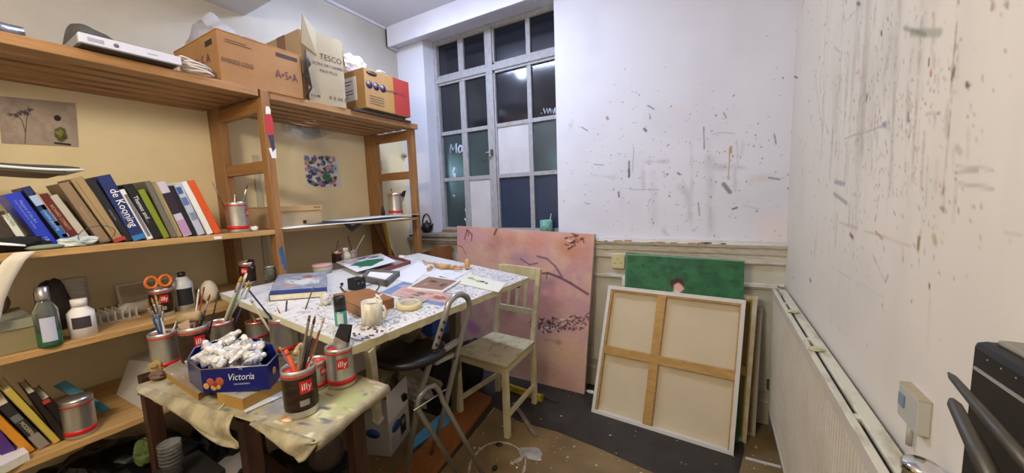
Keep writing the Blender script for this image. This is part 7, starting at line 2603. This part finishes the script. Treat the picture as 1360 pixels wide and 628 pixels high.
# plank and its neighbours
pl4 = [P(505, 650, z=.045), P(566, 640, z=.045), P(653, 527, z=.045), P(629, 517, z=.045)]
tag(MB().hexa([v - Vector((0, 0, .03)) for v in pl4], pl4).build('wooden_plank', mat('plank_orange', '8c5426', '9c6230', .5, scale=8, stretch=(4, 4, 1)), loc=pl4[2] - Vector((0, 0, .045)), bevel=.003), 'orange brown wooden plank lying on the floor under the stool', 'plank')
tag(MB().hexa([v - Vector((0, 0, .045)) for v in (pl4[0].lerp(pl4[3], .1), pl4[1].lerp(pl4[2], .1), pl4[1].lerp(pl4[2], .9) + Vector((.03, .04, 0)), pl4[0].lerp(pl4[3], .9))],
             [v - Vector((0, 0, .031)) for v in (pl4[0].lerp(pl4[3], .1), pl4[1].lerp(pl4[2], .1), pl4[1].lerp(pl4[2], .9) + Vector((.03, .04, 0)), pl4[0].lerp(pl4[3], .9))]).build('dark_batten', c_('batten_dk', '3c3828', .7), loc=pl4[2]), 'dark batten lying beneath the orange plank', 'plank')
b4 = [P(541, 588, z=.09), P(548, 596, z=.05), P(598, 560, z=.05), P(592, 543, z=.09)]
tag(MB().hexa([v - Vector((.01, -.02, .03)) for v in b4], b4).build('blue_box', c_('box_blue', '3c84b8', .5), loc=b4[1] - Vector((0, 0, .05)), bevel=.002), 'long bright blue flat box lying beside the plank', 'box')
# white printed carton
X0, Y0 = -1.78, 1.20
q0, q1, q2 = P(519, 607, z=0), P(477, 600, z=0), P(545, 572, z=0)
vx = (q2 - q0)
wv_ = Vector((-vx.y, vx.x, 0)).normalized() * .2
cq = [q0, q2, q2 + wv_, q0 + wv_]
H_ = .19
wc = thing('printed_carton', 'open white carton with blue ovals and a phone picture under the table', 'box', (cq[0] + cq[2]) / 2)
MB().hexa(cq, [v + Vector((0, 0, H_)) for v in cq]).build('carton_body', c_('carton_white', 'b8b4b0', .6), wc, bevel=.002)
fo2 = [v + Vector((0, 0, H_)) for v in cq]
MB().hexa([fo2[0], fo2[1], fo2[1] + Vector((0, 0, .004)), fo2[0] + Vector((0, 0, .004))], [fo2[0] + Vector((-.06, .05, .13)), fo2[1] + Vector((-.06, .05, .13)), fo2[1] + Vector((-.06, .054, .134)), fo2[0] + Vector((-.06, .054, .134))]).build('flap', c_('carton_white2', 'c4c0bc', .6), wc)
outn = Vector((vx.y, -vx.x, 0)).normalized()
mb = MB().lathe([(0, 0), (.05, 0), (.05, .001), (0, .001)], 28, M=frame(q0.lerp(q2, .35) + Vector((0, 0, .135)) + outn * .0006, vx, (0, 0, 1)), sy=.6)
mb.build('blue_oval', c_('oval_blue', '2c4c94', .5), wc)
o3 = (cq[3] - cq[0]).normalized()
mb = MB().lathe([(0, 0), (.045, 0), (.045, .001), (0, .001)], 28, M=frame(cq[0] + o3 * .1 + Vector((0, 0, .13)) - vx.normalized() * .0006, -o3, (0, 0, 1)), sy=.6)
mb.build('blue_oval', c_('oval_blue', '2c4c94'), wc)
mb = MB().prism([(-.03, -.055), (.03, -.055), (.033, .03), (.02, .055), (-.02, .055), (-.033, .03)], 0, .001, 0, frame(q0.lerp(q2, .66) + Vector((0, 0, .1)) + outn * .0006, vx, (0, 0, 1)))
mb.prism([(-.018, .0), (.018, .0), (.018, .035), (-.018, .035)], .001, .0016, 1, frame(q0.lerp(q2, .66) + Vector((0, 0, .1)) + outn * .0006, vx, (0, 0, 1)))
mb.build('phone_picture', [c_('pic_black', '1c1c20'), c_('pic_grey', '84847c')], wc)
mb = MB()
for k in range(5):
    mb.cbox((0, 0, 0), (.05, .0, .0)) if False else None
    mb.prism([(-.03, -.002), (.03 - .008 * (k % 3), -.002), (.03 - .008 * (k % 3), .002), (-.03, .002)], 0, .0008, 0, frame(q0.lerp(q2, .2) + Vector((0, 0, .09 - .014 * k)) + outn * .0006, vx, (0, 0, 1)))
mb.build('printed_lines', c_('print_grey', '8c8880'), wc)
lb_ = q0.lerp(q2, .75) + Vector((-.02, .02, H_ + .05))
MB().cbox(lb_, (.035, .035, .035)).build('black_tag', black, wc)
# plastic bags and further boxes below the table
lump('plastic_bag', 'white crumpled plastic bag behind the printed carton under the table', 'bag', tuple(P(556, 560, z=.0) + Vector((-.12, .14, .17))), (.16, .13, .17), mat('bag_white2', 'a8a49c', '94908a', .35, scale=10, bump=.3), 61, .25, nu=30, nv=18, freq=5)
lump('plastic_bag', 'whitish carrier bag beside the trestle leg under the table', 'bag', (-1.85, 1.95, .19), (.16, .12, .19), mat('bag_white2', 'a8a49c'), 62, .25, nu=30, nv=18, freq=5)
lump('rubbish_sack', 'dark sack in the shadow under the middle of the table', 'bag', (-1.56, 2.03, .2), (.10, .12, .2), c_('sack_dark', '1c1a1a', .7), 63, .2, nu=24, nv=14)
bq = PD(574, 446, 2.4)
bc = thing('plastic_crate', 'bright blue plastic box seen under the table edge behind the stool', 'crate', (bq.x, bq.y, 0))
MB().box((bq.x - .07, bq.y - .06, .52), (bq.x + .06, bq.y + .10, .84)).build('crate_body', c_('crate_blue', '1c50a4', .5), bc, bevel=.006)
MB().box((bq.x - .075, bq.y - .065, .0), (bq.x + .065, bq.y + .105, .52)).build('crate_base', c_('crate_dark', '121316', .6), bc, bevel=.004)
MB().box((bq.x - .075, bq.y - .065, .70), (bq.x + .065, bq.y + .105, .72)).build('crate_rim', c_('crate_blue2', '2c64b8', .5), bc, bevel=.002)
tag(MB().box((-1.38, 1.72, .0), (-1.28, 2.0, .60)).build('folded_easel', c_('easel_black', '161618', .6), loc=(-1.33, 1.86, 0), bevel=.01), 'black upright case standing between the blue crate and the chair', 'case') if False else None
# cardboard, paper, pot and cups below the bench
def panelp(name, label, cs, z, th, m, cat='card'):
    t = [P(*q, z=zz) for q, zz in zip(cs, z)]
    tag(MB().hexa([v - Vector((0, 0, th)) for v in t], t).build(name, m, loc=t[0] - Vector((0, 0, th))), label, cat)


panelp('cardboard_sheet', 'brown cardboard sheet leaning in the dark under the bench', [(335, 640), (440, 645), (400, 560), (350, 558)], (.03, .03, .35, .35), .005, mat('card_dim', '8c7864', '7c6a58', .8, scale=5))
panelp('paper_sheet', 'grey paper lying on the floor beneath the bench', [(270, 640), (330, 640), (335, 590), (300, 600)], (.2, .2, .25, .22), .004, c_('paper_grey', 'a8a4a0', .8))
panelp('paper_sheet', 'white folded sheet near the bench leg at the lower edge', [(405, 645), (455, 640), (448, 606), (425, 600)], (.05, .05, .08, .08), .004, paper)
q = PD(432, 592, 1.55)
po = thing('glazed_pot', 'dark brown grey glazed pot standing under the bench', 'pot', (q.x, q.y, q.z - .09))
MB().lathe([(0, 0), (.055, 0), (.075, .05), (.07, .11), (.055, .14), (.062, .155), (.056, .155), (.05, .14), (.06, .1), (.05, .02), (0, .015)], 28, M=MT(po.location)).build('pot_body', mat('glaze_brown', '3c3430', '544844', .3, scale=15), po)
zpo = po.location.z
st2 = thing('storage_crate', 'low black crate on the floor carrying the glazed pot', 'crate', (q.x, q.y, 0))
MB().box((q.x - .12, q.y - .1, 0), (q.x + .1, q.y + .1, zpo)).build('crate_body', c_('crate_black', '141414', .7), st2, bevel=.004)
q = PD(228, 612, 1.15)
cz = q.z - .06
cu_ = thing('cup_stack', 'stack of clear plastic cups in the dark at the bottom left under the bench', 'cups', (q.x, q.y, cz))
for k in range(6):
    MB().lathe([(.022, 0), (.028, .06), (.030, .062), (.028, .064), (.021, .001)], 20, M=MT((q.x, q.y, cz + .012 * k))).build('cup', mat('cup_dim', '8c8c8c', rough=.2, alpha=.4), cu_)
bx_ = thing('storage_crate', 'dark box on the floor under the clear cup stack', 'crate', (q.x, q.y, 0))
MB().box((q.x - .1, q.y - .08, 0), (q.x + .1, q.y + .1, cz)).build('crate_body', c_('crate_black', '141414'), bx_, bevel=.004)
lump('green_rag', 'dull green rag on the dark heap near the bench leg', 'rag', tuple(PD(192, 600, 1.5)), (.03, .03, .06), c_('rag_green', '5c6c38', .8), 71, .3)
tag(MB().tube([PD(150, 612, 1.6), PD(172, 602, 1.6)], .003, 6).build('wire', chrome, loc=PD(150, 612, 1.6)), 'shiny metal rod glinting in the dark under the bottom shelf', 'rod')
# things behind the table at the wall
tag(MB().bar((-2.42, 2.28, 0), P(510, 297, x=-2.42), .03, .012, up=(1, 0, 0)).build('yellow_rule', c_('rule_yellow', 'b89c20', .5), loc=(-2.42, 2.3, 0)), 'long yellow rule leaning against the wall behind the shelf end', 'rule')
a0, a1 = P(531, 336, x=-2.35), P(506, 296, x=-2.45)
mb = MB().bar(Vector((-2.36, a0.y + .25, .3)), a1 + Vector((0, -.06, 0)), .05, .02, up=(1, 0, 0))
tag(mb.build('wood_offcut', c_('offcut_dark', '7c4c28', .6), loc=(-2.36, a0.y + .2, .3)), 'brown board leaning beside the yellow rule', 'board')
bxq = P(578, 334, y=2.38)
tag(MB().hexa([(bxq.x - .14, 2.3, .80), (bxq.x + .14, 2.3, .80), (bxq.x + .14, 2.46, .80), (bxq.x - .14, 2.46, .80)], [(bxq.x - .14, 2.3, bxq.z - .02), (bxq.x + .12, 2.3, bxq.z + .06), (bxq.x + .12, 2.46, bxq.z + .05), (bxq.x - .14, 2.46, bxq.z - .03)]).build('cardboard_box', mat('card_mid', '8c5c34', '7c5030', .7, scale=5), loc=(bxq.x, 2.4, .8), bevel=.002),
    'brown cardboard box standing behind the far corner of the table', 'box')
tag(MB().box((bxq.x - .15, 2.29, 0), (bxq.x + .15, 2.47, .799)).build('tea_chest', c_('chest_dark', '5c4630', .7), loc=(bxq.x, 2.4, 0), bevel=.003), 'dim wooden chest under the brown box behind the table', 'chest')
lump('black_bag', 'small black bag beside the brown cardboard box behind the table', 'bag', (bxq.x - .2, 2.40, .86), (.05, .06, .05), c_('black_cloth', '121214'), 72, .2)
tag(MB().box((bxq.x - .27, 2.32, 0), (bxq.x - .155, 2.47, .809)).build('plinth', c_('chest_dark2', '4c4036', .7), loc=(bxq.x - .2, 2.4, 0)), 'narrow dark stand beneath the small black bag', 'stand')

# keep the two prototypes that were never moved out of the origin honest
for nm in ('coffee_can',):
    pass
